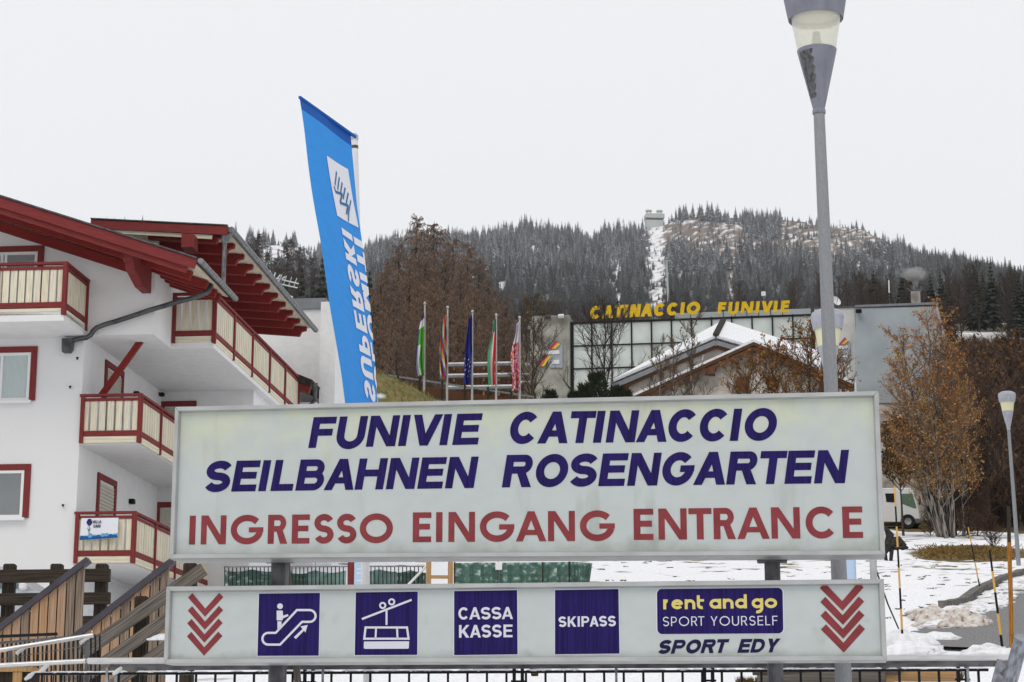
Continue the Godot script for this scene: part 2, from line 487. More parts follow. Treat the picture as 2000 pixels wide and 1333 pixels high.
	mk("pylon", Color(0.50, 0.54, 0.52), 0.6)
	mk("ochre", Color(0.50, 0.34, 0.18), 0.85, t_new, Vector2(2, 0.5))
	mk("banner_white", Color(0.74, 0.76, 0.82), 0.7)
	mk("banner_blue", Color(0.02, 0.10, 0.28), 0.7)
	mk("banner_sky", Color(0.14, 0.36, 0.62), 0.7)
	mk("leaf_green", Color(0.04, 0.16, 0.03), 0.7)
	mk("flower", Color(0.03, 0.02, 0.14), 0.7)
	mk("pale_blue", Color(0.45, 0.58, 0.76), 0.6)

# ---------------------------------------------------------------- drawn lettering (unit cap height)
func rect2(x0: float, y0: float, x1: float, y1: float) -> Dictionary:
	return {"p": [Vector2(x0, y0), Vector2(x1, y0), Vector2(x1, y1), Vector2(x0, y1)]}

func arc(cx: float, cy: float, rx: float, ry: float, a0: float, a1: float, k := 18) -> Array:
	var r: Array = []
	for i in k + 1:
		var a := deg_to_rad(lerpf(a0, a1, float(i) / k))
		r.push_back(Vector2(cx + rx * cos(a), cy + ry * sin(a)))
	return r

const WID_BOLD := {"F": 0.60, "U": 0.72, "N": 0.74, "I": 0.0, "V": 0.74, "E": 0.64, "C": 0.74, "A": 0.78, "T": 0.64, "O": 0.80, "S": 0.68, "L": 0.58, "B": 0.72, "H": 0.74, "R": 0.72, "G": 0.78, "K": 0.74, "P": 0.68, "D": 0.74, "Y": 0.70, " ": 0.34}
const WID_ROUND := {"F": 0.50, "U": 0.66, "N": 0.76, "I": 0.0, "V": 0.74, "E": 0.53, "C": 0.84, "A": 0.86, "T": 0.62, "O": 0.98, "S": 0.58, "L": 0.46, "B": 0.58, "H": 0.70, "R": 0.58, "G": 0.98, "K": 0.66, "P": 0.56, "D": 0.74, "Y": 0.66, "M": 0.9, " ": 0.38}

func glyph(ch: String, w: float, gw: float) -> Array:
	var h := w * 0.5
	var k := w * 1.06
	var b := w * 0.88
	var o: Array = []
	match ch:
		"I": o = [rect2(0, 0, w, 1)]
		"E": o = [rect2(0, 0, w, 1), rect2(w, 0, gw, b), rect2(w, 1 - b, gw, 1), rect2(w, 0.52 - b * 0.5, gw * 0.93, 0.52 + b * 0.5)]
		"F": o = [rect2(0, 0, w, 1), rect2(w, 1 - b, gw, 1), rect2(w, 0.50 - b * 0.5, gw * 0.92, 0.50 + b * 0.5)]
		"L": o = [rect2(0, 0, w, 1), rect2(w, 0, gw, b)]
		"H": o = [rect2(0, 0, w, 1), rect2(gw - w, 0, gw, 1), rect2(w, 0.53 - b * 0.5, gw - w, 0.53 + b * 0.5)]
		"T": o = [rect2(0, 1 - b, gw, 1), rect2(gw * 0.5 - h, 0, gw * 0.5 + h, 1 - b)]
		"N": o = [rect2(0, 0, w * 0.94, 1), rect2(gw - w * 0.94, 0, gw, 1), {"p": [Vector2(0, 1), Vector2(gw - k * 1.08, 0), Vector2(gw, 0), Vector2(k * 1.08, 1)]}]
		"M": o = [rect2(0, 0, w * 0.94, 1), rect2(gw - w * 0.94, 0, gw, 1), {"p": [Vector2(0, 1), Vector2(gw * 0.5 - h, 0), Vector2(gw * 0.5 + h, 0), Vector2(k, 1)]}, {"p": [Vector2(gw, 1), Vector2(gw * 0.5 + h, 0), Vector2(gw * 0.5 - h, 0), Vector2(gw - k, 1)]}]
		"A": o = [{"p": [Vector2(0, 0), Vector2(k, 0), Vector2(gw * 0.5 + k * 0.5, 1), Vector2(gw * 0.5 - k * 0.5, 1)]}, {"p": [Vector2(gw, 0), Vector2(gw - k, 0), Vector2(gw * 0.5 - k * 0.5, 1), Vector2(gw * 0.5 + k * 0.5, 1)]}, rect2(gw * 0.22, 0.21, gw * 0.78, 0.21 + b * 0.9)]
		"V": o = [{"p": [Vector2(0, 1), Vector2(k, 1), Vector2(gw * 0.5 + k * 0.5, 0), Vector2(gw * 0.5 - k * 0.5, 0)]}, {"p": [Vector2(gw, 1), Vector2(gw - k, 1), Vector2(gw * 0.5 - k * 0.5, 0), Vector2(gw * 0.5 + k * 0.5, 0)]}]
		"Y": o = [{"p": [Vector2(0, 1), Vector2(k * 1.1, 1), Vector2(gw * 0.5 + h, 0.40), Vector2(gw * 0.5 - h, 0.40)]}, {"p": [Vector2(gw, 1), Vector2(gw - k * 1.1, 1), Vector2(gw * 0.5 - h, 0.40), Vector2(gw * 0.5 + h, 0.40)]}, rect2(gw * 0.5 - h, 0, gw * 0.5 + h, 0.42)]
		"K": o = [rect2(0, 0, w, 1), {"p": [Vector2(w, 0.30), Vector2(gw, 1), Vector2(gw - k * 1.2, 1), Vector2(w, 0.30 + k * 1.15)]}, {"p": [Vector2(gw - k * 1.25, 0), Vector2(gw, 0), Vector2(w + k * 0.95, 0.66), Vector2(w + k * 0.1, 0.5)]}]
		"O": o = [{"c": arc(gw * 0.5, 0.5, gw * 0.5 - h, 0.51 - h, 0, 350, 35)}]
		"C": o = [{"l": arc(gw * 0.5 + h * 0.1, 0.5, gw * 0.5 - h, 0.51 - h, 40, 320, 26)}]
		"G": o = [{"l": arc(gw * 0.5, 0.5, gw * 0.5 - h, 0.51 - h, 42, 348, 28)}, rect2(gw * 0.56, 0.40, gw, 0.40 + b * 0.92)]
		"S":
			var ry := (1.02 - w) * 0.25
			var rx := gw * 0.5 - h
			var p := arc(gw * 0.5, 1.01 - h - ry, rx, ry, 22, 262, 16)
			p.append_array(arc(gw * 0.5, h + ry - 0.01, rx, ry, 82, -158, 16))
			o = [{"l": p}]
		"U":
			var p: Array = [Vector2(h, 1)]
			p.append_array(arc(gw * 0.5, gw * 0.5 - h * 0.6, gw * 0.5 - h, gw * 0.5 - h - 0.01 - h * 0.6 + h * 0.6, 180, 360, 16))
			p.push_back(Vector2(gw - h, 1))
			o = [{"l": p}]
		"R", "P":
			var lo := 0.42 if ch == "R" else 0.36
			var ry := (1.0 - b * 0.5 - (lo + b * 0.5)) * 0.5
			var cx := gw - h - ry * 1.0
			var p: Array = [Vector2(w * 0.6, 1 - b * 0.5)]
			p.append_array(arc(cx, 1 - b * 0.5 - ry, gw - h - cx - (0.03 if ch == "R" else 0.0), ry, 90, -90, 14))
			p.push_back(Vector2(w * 0.6, lo + b * 0.5))
			o = [rect2(0, 0, w, 1), {"l": p, "w": b}]
			if ch == "R": o.push_back({"p": [Vector2(gw - k * 1.05, 0), Vector2(gw + w * 0.05, 0), Vector2(gw * 0.40 + k, lo + b * 0.6), Vector2(gw * 0.40, lo + b * 0.6)]})
		"B":
			o = [rect2(0, 0, w, 1)]
			for q in [[0.52, 1.0, 0.05], [0.0, 0.52, 0.0]]:
				var y0: float = q[0] + (b * 0.5 if q[0] == 0.0 else 0.0)
				var y1: float = q[1] - (b * 0.5 if q[1] == 1.0 else 0.0)
				var ry := (y1 - y0) * 0.5
				var cx: float = gw - h - ry - q[2]
				var p: Array = [Vector2(w * 0.6, y1)]
				p.append_array(arc(cx, y0 + ry, ry, ry, 90, -90, 14))
				p.push_back(Vector2(w * 0.6, y0))
				o.push_back({"l": p, "w": b})
		"D":
			var ry := 0.5 - b * 0.5
			var rx := minf(ry, gw * 0.55)
			var p: Array = [Vector2(w * 0.6, 1 - b * 0.5)]
			p.append_array(arc(gw - h - rx, 0.5, rx, ry, 90, -90, 18))
			p.push_back(Vector2(w * 0.6, b * 0.5))
			o = [rect2(0, 0, w, 1), {"l": p, "w": b}]
		# lower case, x-height 1
		"n": o = [rect2(0, 0, w, 1), {"l": [Vector2(gw - h, 0)] + arc(gw * 0.5, 0.5, gw * 0.5 - h, 0.5 - h, 0, 165, 12)}]
		"r": o = [rect2(0, 0, w, 1), {"l": arc(gw * 0.62, 0.42, gw * 0.62 - h, 0.58 - h, 80, 180, 9)}]
		"e": o = [{"l": arc(gw * 0.5, 0.5, gw * 0.5 - h, 0.5 - h, 0, 325, 24)}, rect2(w * 0.8, 0.43, gw - h * 0.6, 0.43 + w * 0.72)]
		"t": o = [{"l": [Vector2(h, 1.4), Vector2(h, 0.42)] + arc(gw * 0.62, 0.42, gw * 0.62 - h, 0.42 - h, 190, 290, 9)}, rect2(w, 1.0 - w * 0.8, gw * 0.95, 1.0)]
		"a": o = [{"c": arc(gw * 0.5, 0.5, gw * 0.5 - h, 0.5 - h, 0, 348, 29)}, rect2(gw - w, 0, gw, 1)]
		"d": o = [{"c": arc(gw * 0.5, 0.5, gw * 0.5 - h, 0.5 - h, 0, 348, 29)}, rect2(gw - w, 0, gw, 1.42)]
		"o": o = [{"c": arc(gw * 0.5, 0.5, gw * 0.5 - h, 0.5 - h, 0, 348, 29)}]
		"g": o = [{"c": arc(gw * 0.5, 0.5, gw * 0.5 - h, 0.5 - h, 0, 348, 29)}, {"l": [Vector2(gw - h, 1), Vector2(gw - h, 0.1)] + arc(gw * 0.5, 0.05, gw * 0.5 - h, 0.42, 0, -110, 12)}]
	return o

func draw_glyph(mb: MB, ch: String, w: float, gw: float, o: Vector3, ex: Vector3, ey: Vector3, z0: float, z1: float) -> void:
	var lift := 0.0
	for s in glyph(ch, w, gw):
		if s.has("p"): mb.prism(s.p, o, ex, ey, z0, z1 + lift)
		elif s.has("c"): mb.stroke(s.c, w, true, o, ex, ey, z0, z1 + lift)
		else: mb.stroke(s.l, s.get("w", w), false, o, ex, ey, z0, z1 + lift)
		lift += (z1 - z0) * 0.07

func kern(a: String, b: String, gap: float) -> float:
	if (a == "A" and b in "TVYC") or (b == "A" and a in "TVYFP"): return gap - 0.09
	if a in "ATV" or b in "ATV": return gap * 0.35
	if a in "COGDS" and b in "COGDS": return gap * 0.7
	return gap

# word from a to b (bottom left and bottom right of the word), each letter its own mesh
func word(par: Node, text: String, wid: Dictionary, w: float, cap: float, a: Vector3, b: Vector3, shear: float, m: Material, depth: float, gap := 0.17, called := "letter") -> Array:
	var total := 0.0
	for i in text.length():
		var ch := text[i]
		total += (w if ch == "I" else float(wid.get(ch, 0.7))) + (kern(ch, text[i + 1], gap) if i < text.length() - 1 else 0.0)
	var dir := (b - a)
	var sx := dir.length() / total
	dir = dir.normalized()
	var up := (Vector3.UP - dir * dir.dot(Vector3.UP)).normalized()
	var ey := Vector3.UP * cap + dir * (cap * shear)
	var ex := dir * sx
	# stroke widths are laid out for equal scales: compensate the letter widths for sx / cap
	var x := 0.0
	var res: Array = []
	for i in text.length():
		var ch := text[i]
		var gw: float = w if ch == "I" else float(wid.get(ch, 0.7))
		if ch != " ":
			var mb := MB.new()
			var r := sx / cap
			# design in cap units: width gw * r, stroke w
			draw_glyph(mb, ch, w, gw * r if ch != "I" else w, a + ex * x, dir * cap, ey, 0.0, depth)
			res.push_back(obj(called, mb, m, par))
		x += gw + (kern(ch, text[i + 1], gap) if i < text.length() - 1 else 0.0)
	return res

const WID_LOW := {"r": 0.64, "e": 1.12, "n": 1.02, "t": 0.72, "a": 1.12, "d": 1.12, "g": 1.12, "o": 1.2, " ": 0.28}

# ---------------------------------------------------------------- scene
func _ready() -> void:
	rng.seed = 20240
	nz.seed = 11; nz.frequency = 0.012; nz.fractal_octaves = 4
	# camera
	var cam := Camera3D.new()
	cam.name = "camera"
	add_child(cam)
	cam.position = Vector3(0, EYE, 0)
	cam.rotation.x = PITCH
	cam.fov = rad_to_deg(2.0 * atan(666.0 / F))
	cam.near = 0.1
	cam.far = 6000.0
	cam.current = true
	# sky, sun, exposure: a flat white overcast
	var env := Environment.new()
	var sm := ProceduralSkyMaterial.new()
	sm.sky_top_color = Color(0.952, 0.958, 0.975)
	sm.sky_horizon_color = Color(0.99, 0.992, 0.998)
	sm.sky_curve = 0.25
	sm.ground_horizon_color = Color(0.80, 0.81, 0.83)
	sm.ground_bottom_color = Color(0.72, 0.73, 0.75)
	sm.sun_angle_max = 1.0
	var ci := noise_bytes(512, 256, 0.006, 3, 123)
	sm.sky_cover = ramp(ci, [[0.0, gy(0.0)], [1.0, gy(0.17)]])
	var sky := Sky.new()
	sky.sky_material = sm
	env.background_mode = Environment.BG_SKY
	env.sky = sky
	env.tonemap_mode = Environment.TONE_MAPPER_LINEAR
	env.tonemap_exposure = 1.0
	env.sdfgi_enabled = true
	env.ssao_enabled = true
	env.ssil_enabled = true
	env.volumetric_fog_enabled = true
	env.volumetric_fog_density = 0.0
	env.fog_enabled = true
	env.fog_density = 0.00011
	env.fog_light_color = Color(0.93, 0.94, 0.97)
	var we := WorldEnvironment.new()
	we.name = "world_environment"
	we.environment = env
	add_child(we)
	var sun := DirectionalLight3D.new()
	sun.name = "overcast_sun"
	add_child(sun)
	sun.rotation_degrees = Vector3(-52, -28, 0)
	sun.light_energy = 0.45
	sun.light_angular_distance = 40.0
	sun.light_color = Color(1.0, 0.985, 0.965)
	sun.shadow_enabled = true
	materials()
	build_terrain()
	build_forest()
	build_woods()
	build_station()
	build_chalet()
	build_bank()
	build_house()
	build_yard()
	build_right_side()
	build_front_railing()
	build_lamps()
	build_banner_flag()
	build_sign()

# ---------------------------------------------------------------- the big entrance sign
func sign_texture(w: int, h: int, sd: int, alg: float) -> ImageTexture:
	var streak := noise_bytes(512, 24, 0.035, 4, sd, w, h)
	var fine := noise_bytes(w, h, 0.02, 5, sd + 1)
	var wide := noise_bytes(256, 64, 0.014, 3, sd + 2, w, h)
	var a := streak.get_data(); var b := fine.get_data(); var d := wide.get_data()
	var out := PackedByteArray()
	out.resize(w * h * 3)
	for y in h:
		var t := float(y) / h
		for x in w:
			var i := y * w + x
			var s := a[i] / 255.0
			var f := b[i] / 255.0
			var g := d[i] / 255.0
			# algae film with a ragged, streaky lower limit
			var al := clampf((0.34 * alg * (0.55 + g * 0.9) + (s - 0.5) * 0.32 + (f - 0.5) * 0.18 - t) * 3.2, 0.0, 1.0) * (0.5 + 0.5 * f)
			# grey run-off streaks
			var dk := clampf((s - 0.63) * 3.0, 0.0, 1.0) * clampf((g - 0.35) * 3.0, 0.0, 1.0) * (0.4 + f * 0.7) * 0.85
			# grime caught along the lower frame, broken by noise
			var gr := clampf((t - 0.90 + (f - 0.5) * 0.12 + (s - 0.5) * 0.08) * 9.0, 0.0, 1.0) * 0.38 * clampf(0.3 + f, 0.0, 1.0)
			var c := Color(0.775, 0.808, 0.803)
			c = c.lerp(Color(0.83, 0.855, 0.705), al * 0.6)
			c = c.lerp(Color(0.55, 0.56, 0.53), clampf(dk * 0.5 + gr, 0.0, 0.8))
			c = c * (0.975 + 0.035 * f)
			out[i * 3] = c.r8; out[i * 3 + 1] = c.g8; out[i * 3 + 2] = c.b8
	var im := Image.create_from_data(w, h, false, Image.FORMAT_RGB8, out)
	im.generate_mipmaps()
	return ImageTexture.create_from_image(im)

func board(t: Node3D, called: String, c: Array, fr: float, depth: float, tex: ImageTexture) -> MeshInstance3D:
	# c: four corners (top left, top right, bottom right, bottom left) on the plane z = 0; cabinet goes back from there
	var tl: Vector3 = c[0]; var tr: Vector3 = c[1]; var br: Vector3 = c[2]; var bl: Vector3 = c[3]
	var ex := (br - bl).normalized()
	var ix := ex * fr
	var iy := Vector3.UP * fr
	var back := Vector3(0, 0, -depth)
	var mb := MB.new()
	var z := Vector3(0, 0, -0.03)
	mb.quv(bl + ix + iy + z, br - ix + iy + z, tr - ix - iy + z, tl + ix - iy + z, Vector2(0, 1), Vector2(1, 1), Vector2(1, 0), Vector2(0, 0))
	var zb := Vector3(0, 0, -0.06)
	mb.quv(br - ix + iy + zb, bl + ix + iy + zb, tl + ix - iy + zb, tr - ix - iy + zb, Vector2(0, 1), Vector2(1, 1), Vector2(1, 0), Vector2(0, 0))
	var m := StandardMaterial3D.new()
	m.albedo_texture = tex
	m.albedo_color = Color(0.93, 0.93, 0.93)
	m.roughness = 0.45
	var face := obj(called, mb, m, t)
	# cabinet shell behind
	var sh := MB.new()
	var e := 0.02
	var q := [tl + Vector3(0, 0, -e), tr + Vector3(0, 0, -e), br + Vector3(0, 0, -e), bl + Vector3(0, 0, -e)]
	for i in 4:
		var j := (i + 1) % 4
		sh.quad(q[j], q[i], q[i] + back, q[j] + back)
	sh.quad(q[1] + back, q[0] + back, q[3] + back, q[2] + back)
	obj("cabinet", sh, M.alu, face)
	# four mitred frame profiles, proud of the face
	var cc := [tl, tr, br, bl]
	var cen := (tl + br) * 0.5
	var inn := [tl + ix - iy, tr - ix - iy, br - ix + iy, bl + ix + iy]
	for i in 4:
		var j := (i + 1) % 4
		var f := MB.new()
		var g := 0.0015
		var sd: Vector3 = (cc[j] - cc[i]).normalized() * g
		var o0: Vector3 = cc[i] + sd; var o1: Vector3 = cc[j] - sd
		var i0: Vector3 = inn[i] + sd; var i1: Vector3 = inn[j] - sd
		var zf := Vector3(0, 0, 0.012)
		var bev := 0.008
		var m0: Vector3 = o0.lerp(i0, 0.12); var m1: Vector3 = o1.lerp(i1, 0.12)
		var n0: Vector3 = o0.lerp(i0, 0.80); var n1: Vector3 = o1.lerp(i1, 0.80)
		f.quad(n0 + zf, n1 + zf, m1 + zf, m0 + zf)
		f.quad(m0 + zf, m1 + zf, o1 - Vector3(0, 0, bev), o0 - Vector3(0, 0, bev))
		f.quad(i0 - Vector3(0, 0, 0.028), i1 - Vector3(0, 0, 0.028), n1 + zf, n0 + zf)
		f.quad(o0 - Vector3(0, 0, bev), o1 - Vector3(0, 0, bev), o1 - Vector3(0, 0, 0.05), o0 - Vector3(0, 0, 0.05))
		obj("frame_profile", f, M.alu, face)
	return face

func chevrons(face: Node, t: Node3D, c: Array, z: float) -> void:
	for q in c:
		var a := on(t, q[0], q[1], z)      # left top tip region: centre bottom tip
		var wdt: float = q[2]
		var mb := MB.new()
		var s := wdt
		var th := s * 0.36
		mb.prism([Vector2(0, 0), Vector2(s * 0.5, s * 0.53), Vector2(s * 0.5 - th * 0.33, s * 0.53 + th * 0.33), Vector2(0, th * 0.62), Vector2(-s * 0.5 + th * 0.33, s * 0.53 + th * 0.33), Vector2(-s * 0.5, s * 0.53)], a, Vector3.RIGHT, Vector3.UP, 0.0, 0.002)
		obj("arrow", mb, M.sign_red, face)

func picto(face: Node, t: Node3D, c: Array, z: float, round := 0.0) -> MeshInstance3D:
	var p: Array = []
	for q in c:
		var k := on(t, q[0], q[1], z)
		p.push_back(Vector2(k.x, k.y))
	var o := Vector3(0, 0, z)
	var wb := MB.new()
	var cen: Vector2 = (p[0] + p[2]) * 0.5
	var poly: Array = []
	if round > 0.0:
		for i in 4:
			var prev: Vector2 = (p[(i + 3) % 4] - p[i]).normalized()
			var nxt: Vector2 = (p[(i + 1) % 4] - p[i]).normalized()
			var oc: Vector2 = p[i] + (prev + nxt) * round
			for k in 7:
				var an := (PI / 2) * k / 6.0
				poly.push_back(oc - nxt * round * cos(an) - prev * round * sin(an))
	else:
		poly = p
	var big: Array = []
	for q in poly:
		big.push_back(q + (q - cen).normalized() * 0.009)
	wb.prism(big, o, Vector3.RIGHT, Vector3.UP, 0.0, 0.001)
	obj("sticker_edge", wb, M.sign_white, face)
	var mb := MB.new()
	mb.prism(poly, o, Vector3.RIGHT, Vector3.UP, 0.0, 0.002)
	return obj("pictogram_panel", mb, M.navy, face)

func build_sign() -> void:
	# plane from two bottom corners of the upper board
	var A := P(330, 1092, 16.35)
	var B := P(1727, 1085, 15.55)
	var yaw := -atan2(B.z - A.z, B.x - A.x)
	var mid := (A + B) * 0.5
	var base := Vector3(mid.x, G(mid.x, -mid.z), mid.z)
	var t := thing("entrance_sign", "wide two-part aluminium cableway entrance sign with blue and red lettering", "sign", base, yaw)
	var up := [on(t, 342, 795, 0), on(t, 1718, 764, 0), on(t, 1727, 1085, 0), on(t, 330, 1092, 0)]
	var lo := [on(t, 326, 1146, 0), on(t, 1727, 1131, 0), on(t, 1732, 1291, 0), on(t, 318, 1297, 0)]
	# level the boards
	for c in [up, lo]:
		var xl: float = (c[0].x + c[3].x) * 0.5; var xr: float = (c[1].x + c[2].x) * 0.5
		c[0].x = xl; c[3].x = xl; c[1].x = xr; c[2].x = xr
	var fu := board(t, "upper_board", up, 0.045, 0.30, sign_texture(1024, 256, 21, 1.0))
	fu.set_meta("label", "upper board with funivie catinaccio, seilbahnen rosengarten and entrance lettering")
	var fl := board(t, "lower_board", lo, 0.045, 0.26, sign_texture(1024, 128, 51, 0.0))
	fl.set_meta("label", "lower board with arrows, blue pictograms and sport lettering")
	var z := -0.029
	var pxm: float = (up[1].x - up[0].x) / 1385.0
	for w in [["FUNIVIE", 602, 875.5, 933, 868.5, 61.5], ["CATINACCIO", 991, 867.5, 1513, 860.5, 62.5], ["SEILBAHNEN", 396, 961.5, 925, 953.5, 61.5], ["ROSENGARTEN", 980, 952.5, 1650, 944, 63.5]]:
		word(fu, w[0], WID_BOLD, 0.25, w[5] * pxm, on(t, w[1], w[2], z), on(t, w[3], w[4], z), 0.16, M.navy, 0.002, 0.075)
	for w in [["INGRESSO", 369, 1064, 767, 1060.5, 57.0], ["EINGANG", 806, 1059.5, 1201, 1056.5, 58.0], ["ENTRANCE", 1238, 1055, 1686, 1051, 59.5]]:
		word(fu, w[0], WID_ROUND, 0.215, w[5] * pxm, on(t, w[1], w[2], z), on(t, w[3], w[4], z), 0.0, M.sign_red, 0.002, 0.14)
	# arrows
	chevrons(fl, t, [[400.5, 1205, 71 * pxm], [400, 1230.5, 71 * pxm], [399, 1255.5, 71 * pxm], [398.5, 1281, 71 * pxm]], z)
	chevrons(fl, t, [[1645.5, 1193.5, 81 * pxm], [1646.5, 1221, 81 * pxm], [1647, 1248, 81 * pxm], [1648, 1275, 81 * pxm]], z)
	# pictogram 1: escalator
	picto(fl, t, [[503, 1281.5], [622.5, 1281], [625, 1158.5], [506, 1160]], z)
	var zw := z + 0.0022
	var W := func(u: float, v: float) -> Vector2:
		var k := on(t, u, v, zw)
		return Vector2(k.x, k.y)
	var draw := func(pts: Array, w: float, closed: bool) -> void:
		var q: Array = []
		for p in pts: q.push_back(W.call(p[0], p[1]))
		var mb := MB.new()
		mb.stroke(q, w * pxm, closed, Vector3(0, 0, zw), Vector3.RIGHT, Vector3.UP, 0.0, 0.0015)
		obj("pictogram_line", mb, M.sign_white, fl)
	var fill := func(pts: Array, m: Material, zz: float) -> void:
		var q: Array = []
		for p in pts: q.push_back(W.call(p[0], p[1]))
		var mb := MB.new()
		mb.prism(q, Vector3(0, 0, zz), Vector3.RIGHT, Vector3.UP, 0.0, 0.0015)
		obj("pictogram_shape", mb, m, fl)
	var es: Array = []
	for i in 10:
		var an := deg_to_rad(lerpf(90, -90, i / 9.0))
		es.push_back([605 + 11.5 * cos(an), 1203.5 - 11.5 * sin(an)])
	es.append_array([[590, 1215], [547, 1259.5]])
	for i in 10:
		var an := deg_to_rad(lerpf(270, 90, i / 9.0))
		es.push_back([524 + 11.5 * cos(an), 1248 - 11.5 * sin(an)])
	es.append_array([[538.5, 1236.5], [580, 1192]])
	draw.call(es, 4.2, true)
	var hd: Array = []
	for i in 14: hd.push_back([547 + 5.6 * cos(TAU * i / 14), 1184.5 + 5.6 * sin(TAU * i / 14)])
	fill.call(hd, M.sign_white, zw)
	fill.call([[540.5, 1193], [552, 1193], [553, 1203], [562, 1200], [563.5, 1203.5], [552.5, 1208.5], [552, 1212], [540.5, 1212]], M.sign_white, zw)
	fill.call([[542, 1214], [550, 1214], [549.5, 1224], [542, 1232]], M.sign_white, zw)
	fill.call([[574, 1245], [591, 1229], [587, 1224], [601, 1221], [596.5, 1236], [594, 1232], [578, 1248.5]], M.sign_white, zw)
	# pictogram 2: cable car
	picto(fl, t, [[693, 1280], [815, 1279.5], [816, 1156], [695, 1157.5]], z)
	draw.call([[707, 1209.5], [804, 1172]], 4.0, false)
	for q in [[747.5, 1183], [765, 1176]]:
		var rg: Array = []
		for i in 18: rg.push_back([q[0] + 5.2 * cos(TAU * i / 18), q[1] + 5.2 * sin(TAU * i / 18)])
		draw.call(rg, 3.4, true)
	draw.call([[755, 1191], [755, 1221]], 3.8, false)
	draw.call([[714, 1226], [795, 1226], [798, 1248], [711.5, 1248]], 4.0, true)
	draw.call([[734.5, 1227], [733.5, 1248]], 3.6, false)
	draw.call([[775.5, 1227], [776.5, 1248]], 3.6, false)
	fill.call([[711, 1253.5], [799, 1253], [798.5, 1266], [797, 1267.5], [712.5, 1267.8], [710.5, 1266]], M.sign_white, zw)
	# text panels
	picto(fl, t, [[887, 1280], [1011, 1278.5], [1010, 1153], [887, 1155]], z)
	word(fl, "CASSA", WID_BOLD, 0.20, 23 * pxm, on(t, 895, 1210.5, zw), on(t, 1002, 1209.5, zw), 0.0, M.sign_white, 0.0015, 0.10)
	word(fl, "KASSE", WID_BOLD, 0.20, 24 * pxm, on(t, 896.5, 1246, zw), on(t, 1001, 1245, zw), 0.0, M.sign_white, 0.0015, 0.12)
	picto(fl, t, [[1084, 1278.5], [1210, 1277], [1208, 1151], [1084, 1153]], z)
	word(fl, "SKIPASS", WID_BOLD, 0.21, 19.5 * pxm, on(t, 1091, 1225, zw), on(t, 1203, 1223.5, zw), 0.0, M.sign_white, 0.0015, 0.12)
	picto(fl, t, [[1284, 1239], [1530, 1237.5], [1528.5, 1148.5], [1283, 1151]], z, 0.038)
	word(fl, "rent", WID_LOW, 0.30, 18.5 * pxm, on(t, 1295.5, 1190.5, zw), on(t, 1376, 1190, zw), 0.0, M.sign_yellow, 0.0015, 0.16)
	word(fl, "and", WID_LOW, 0.30, 18.5 * pxm, on(t, 1386, 1189.5, zw), on(t, 1459, 1188.5, zw), 0.0, M.sign_yellow, 0.0015, 0.16)
	word(fl, "go", WID_LOW, 0.30, 18.5 * pxm, on(t, 1468.5, 1188.5, zw), on(t, 1518, 1188, zw), 0.0, M.sign_yellow, 0.0015, 0.16)
	word(fl, "SPORT", WID_ROUND, 0.11, 17.5 * pxm, on(t, 1295, 1223.5, zw), on(t, 1376, 1222.5, zw), 0.0, M.sign_white, 0.0015, 0.2)
	word(fl, "YOURSELF", WID_ROUND, 0.11, 17.5 * pxm, on(t, 1388, 1222.5, zw), on(t, 1519, 1221.5, zw), 0.0, M.sign_white, 0.0015, 0.2)
	word(fl, "SPORT", WID_BOLD, 0.27, 25.5 * pxm, on(t, 1283, 1277.5, z), on(t, 1417, 1275.5, z), 0.32, M.navy_dark, 0.002, 0.08)
	word(fl, "EDY", WID_BOLD, 0.27, 25.5 * pxm, on(t, 1440, 1275.5, z), on(t, 1517, 1274.5, z), 0.32, M.navy_dark, 0.002, 0.08)
	# two posts behind the boards, with head plates
	for u in [545.0, 1511.0]:
		var pb := on(t, u, 1200, -0.42)
		var mb := MB.new()
		var top: float = up[0].y - 0.15
		mb.cbox(Vector3(pb.x, (top - 0.5) * 0.5, -0.42), Vector3(0.125, top + 0.5, 0.14), 0.012)
		obj("post", mb, M.post_grey, t)
		var pl := MB.new()
		var yy := on(t, u, 1097, -0.42).y
		pl.cbox(Vector3(pb.x, yy, -0.36), Vector3(0.24, 0.03, 0.16), 0.006)
		obj("bracket_plate", pl, M.post_grey, t)
	var br := MB.new()
	br.bar(on(t, 558, 1080, -0.55), on(t, 588, 1400, -0.75), 0.035, 0.05)
	obj("brace", br, M.wood_old, t)

# ---------------------------------------------------------------- terrain
func sheet(x0: float, x1: float, dx: float, d0: float, d1: float, dd: float, lift: float, paint: Callable) -> MB:
	var mb := MB.new()
	var nx := int((x1 - x0) / dx)
	var nd := int((d1 - d0) / dd)
	var pts := PackedVector3Array(); var nor := PackedVector3Array(); var cl := PackedColorArray()
	for j in nd + 1:
		for i in nx + 1:
			var x := x0 + dx * i; var d := d0 + dd * j
			pts.push_back(Vector3(x, G(x, d) + lift, -d))
	for j in nd + 1:
		for i in nx + 1:
			var k := j * (nx + 1) + i
			var a := pts[k - 1] if i > 0 else pts[k]
			var b := pts[k + 1] if i < nx else pts[k]
			var c := pts[k - nx - 1] if j > 0 else pts[k]
			var e := pts[k + nx + 1] if j < nd else pts[k]
			nor.push_back((b - a).cross(e - c).normalized())
			cl.push_back(paint.call(pts[k], nor[k]))
	for j in nd:
		for i in nx:
			var k := j * (nx + 1) + i
			for q in [k, k + nx + 2, k + 1, k, k + nx + 1, k + nx + 2]:
				mb.col = cl[q]
				mb.vert(pts[q], nor[q], Vector2(pts[q].x, pts[q].z))
	return mb

func in_ell(p: Vector2, cx: float, cy: float, rx: float, ry: float) -> float:
	return 1.0 - Vector2((p.x - cx) / rx, (p.y - cy) / ry).length()

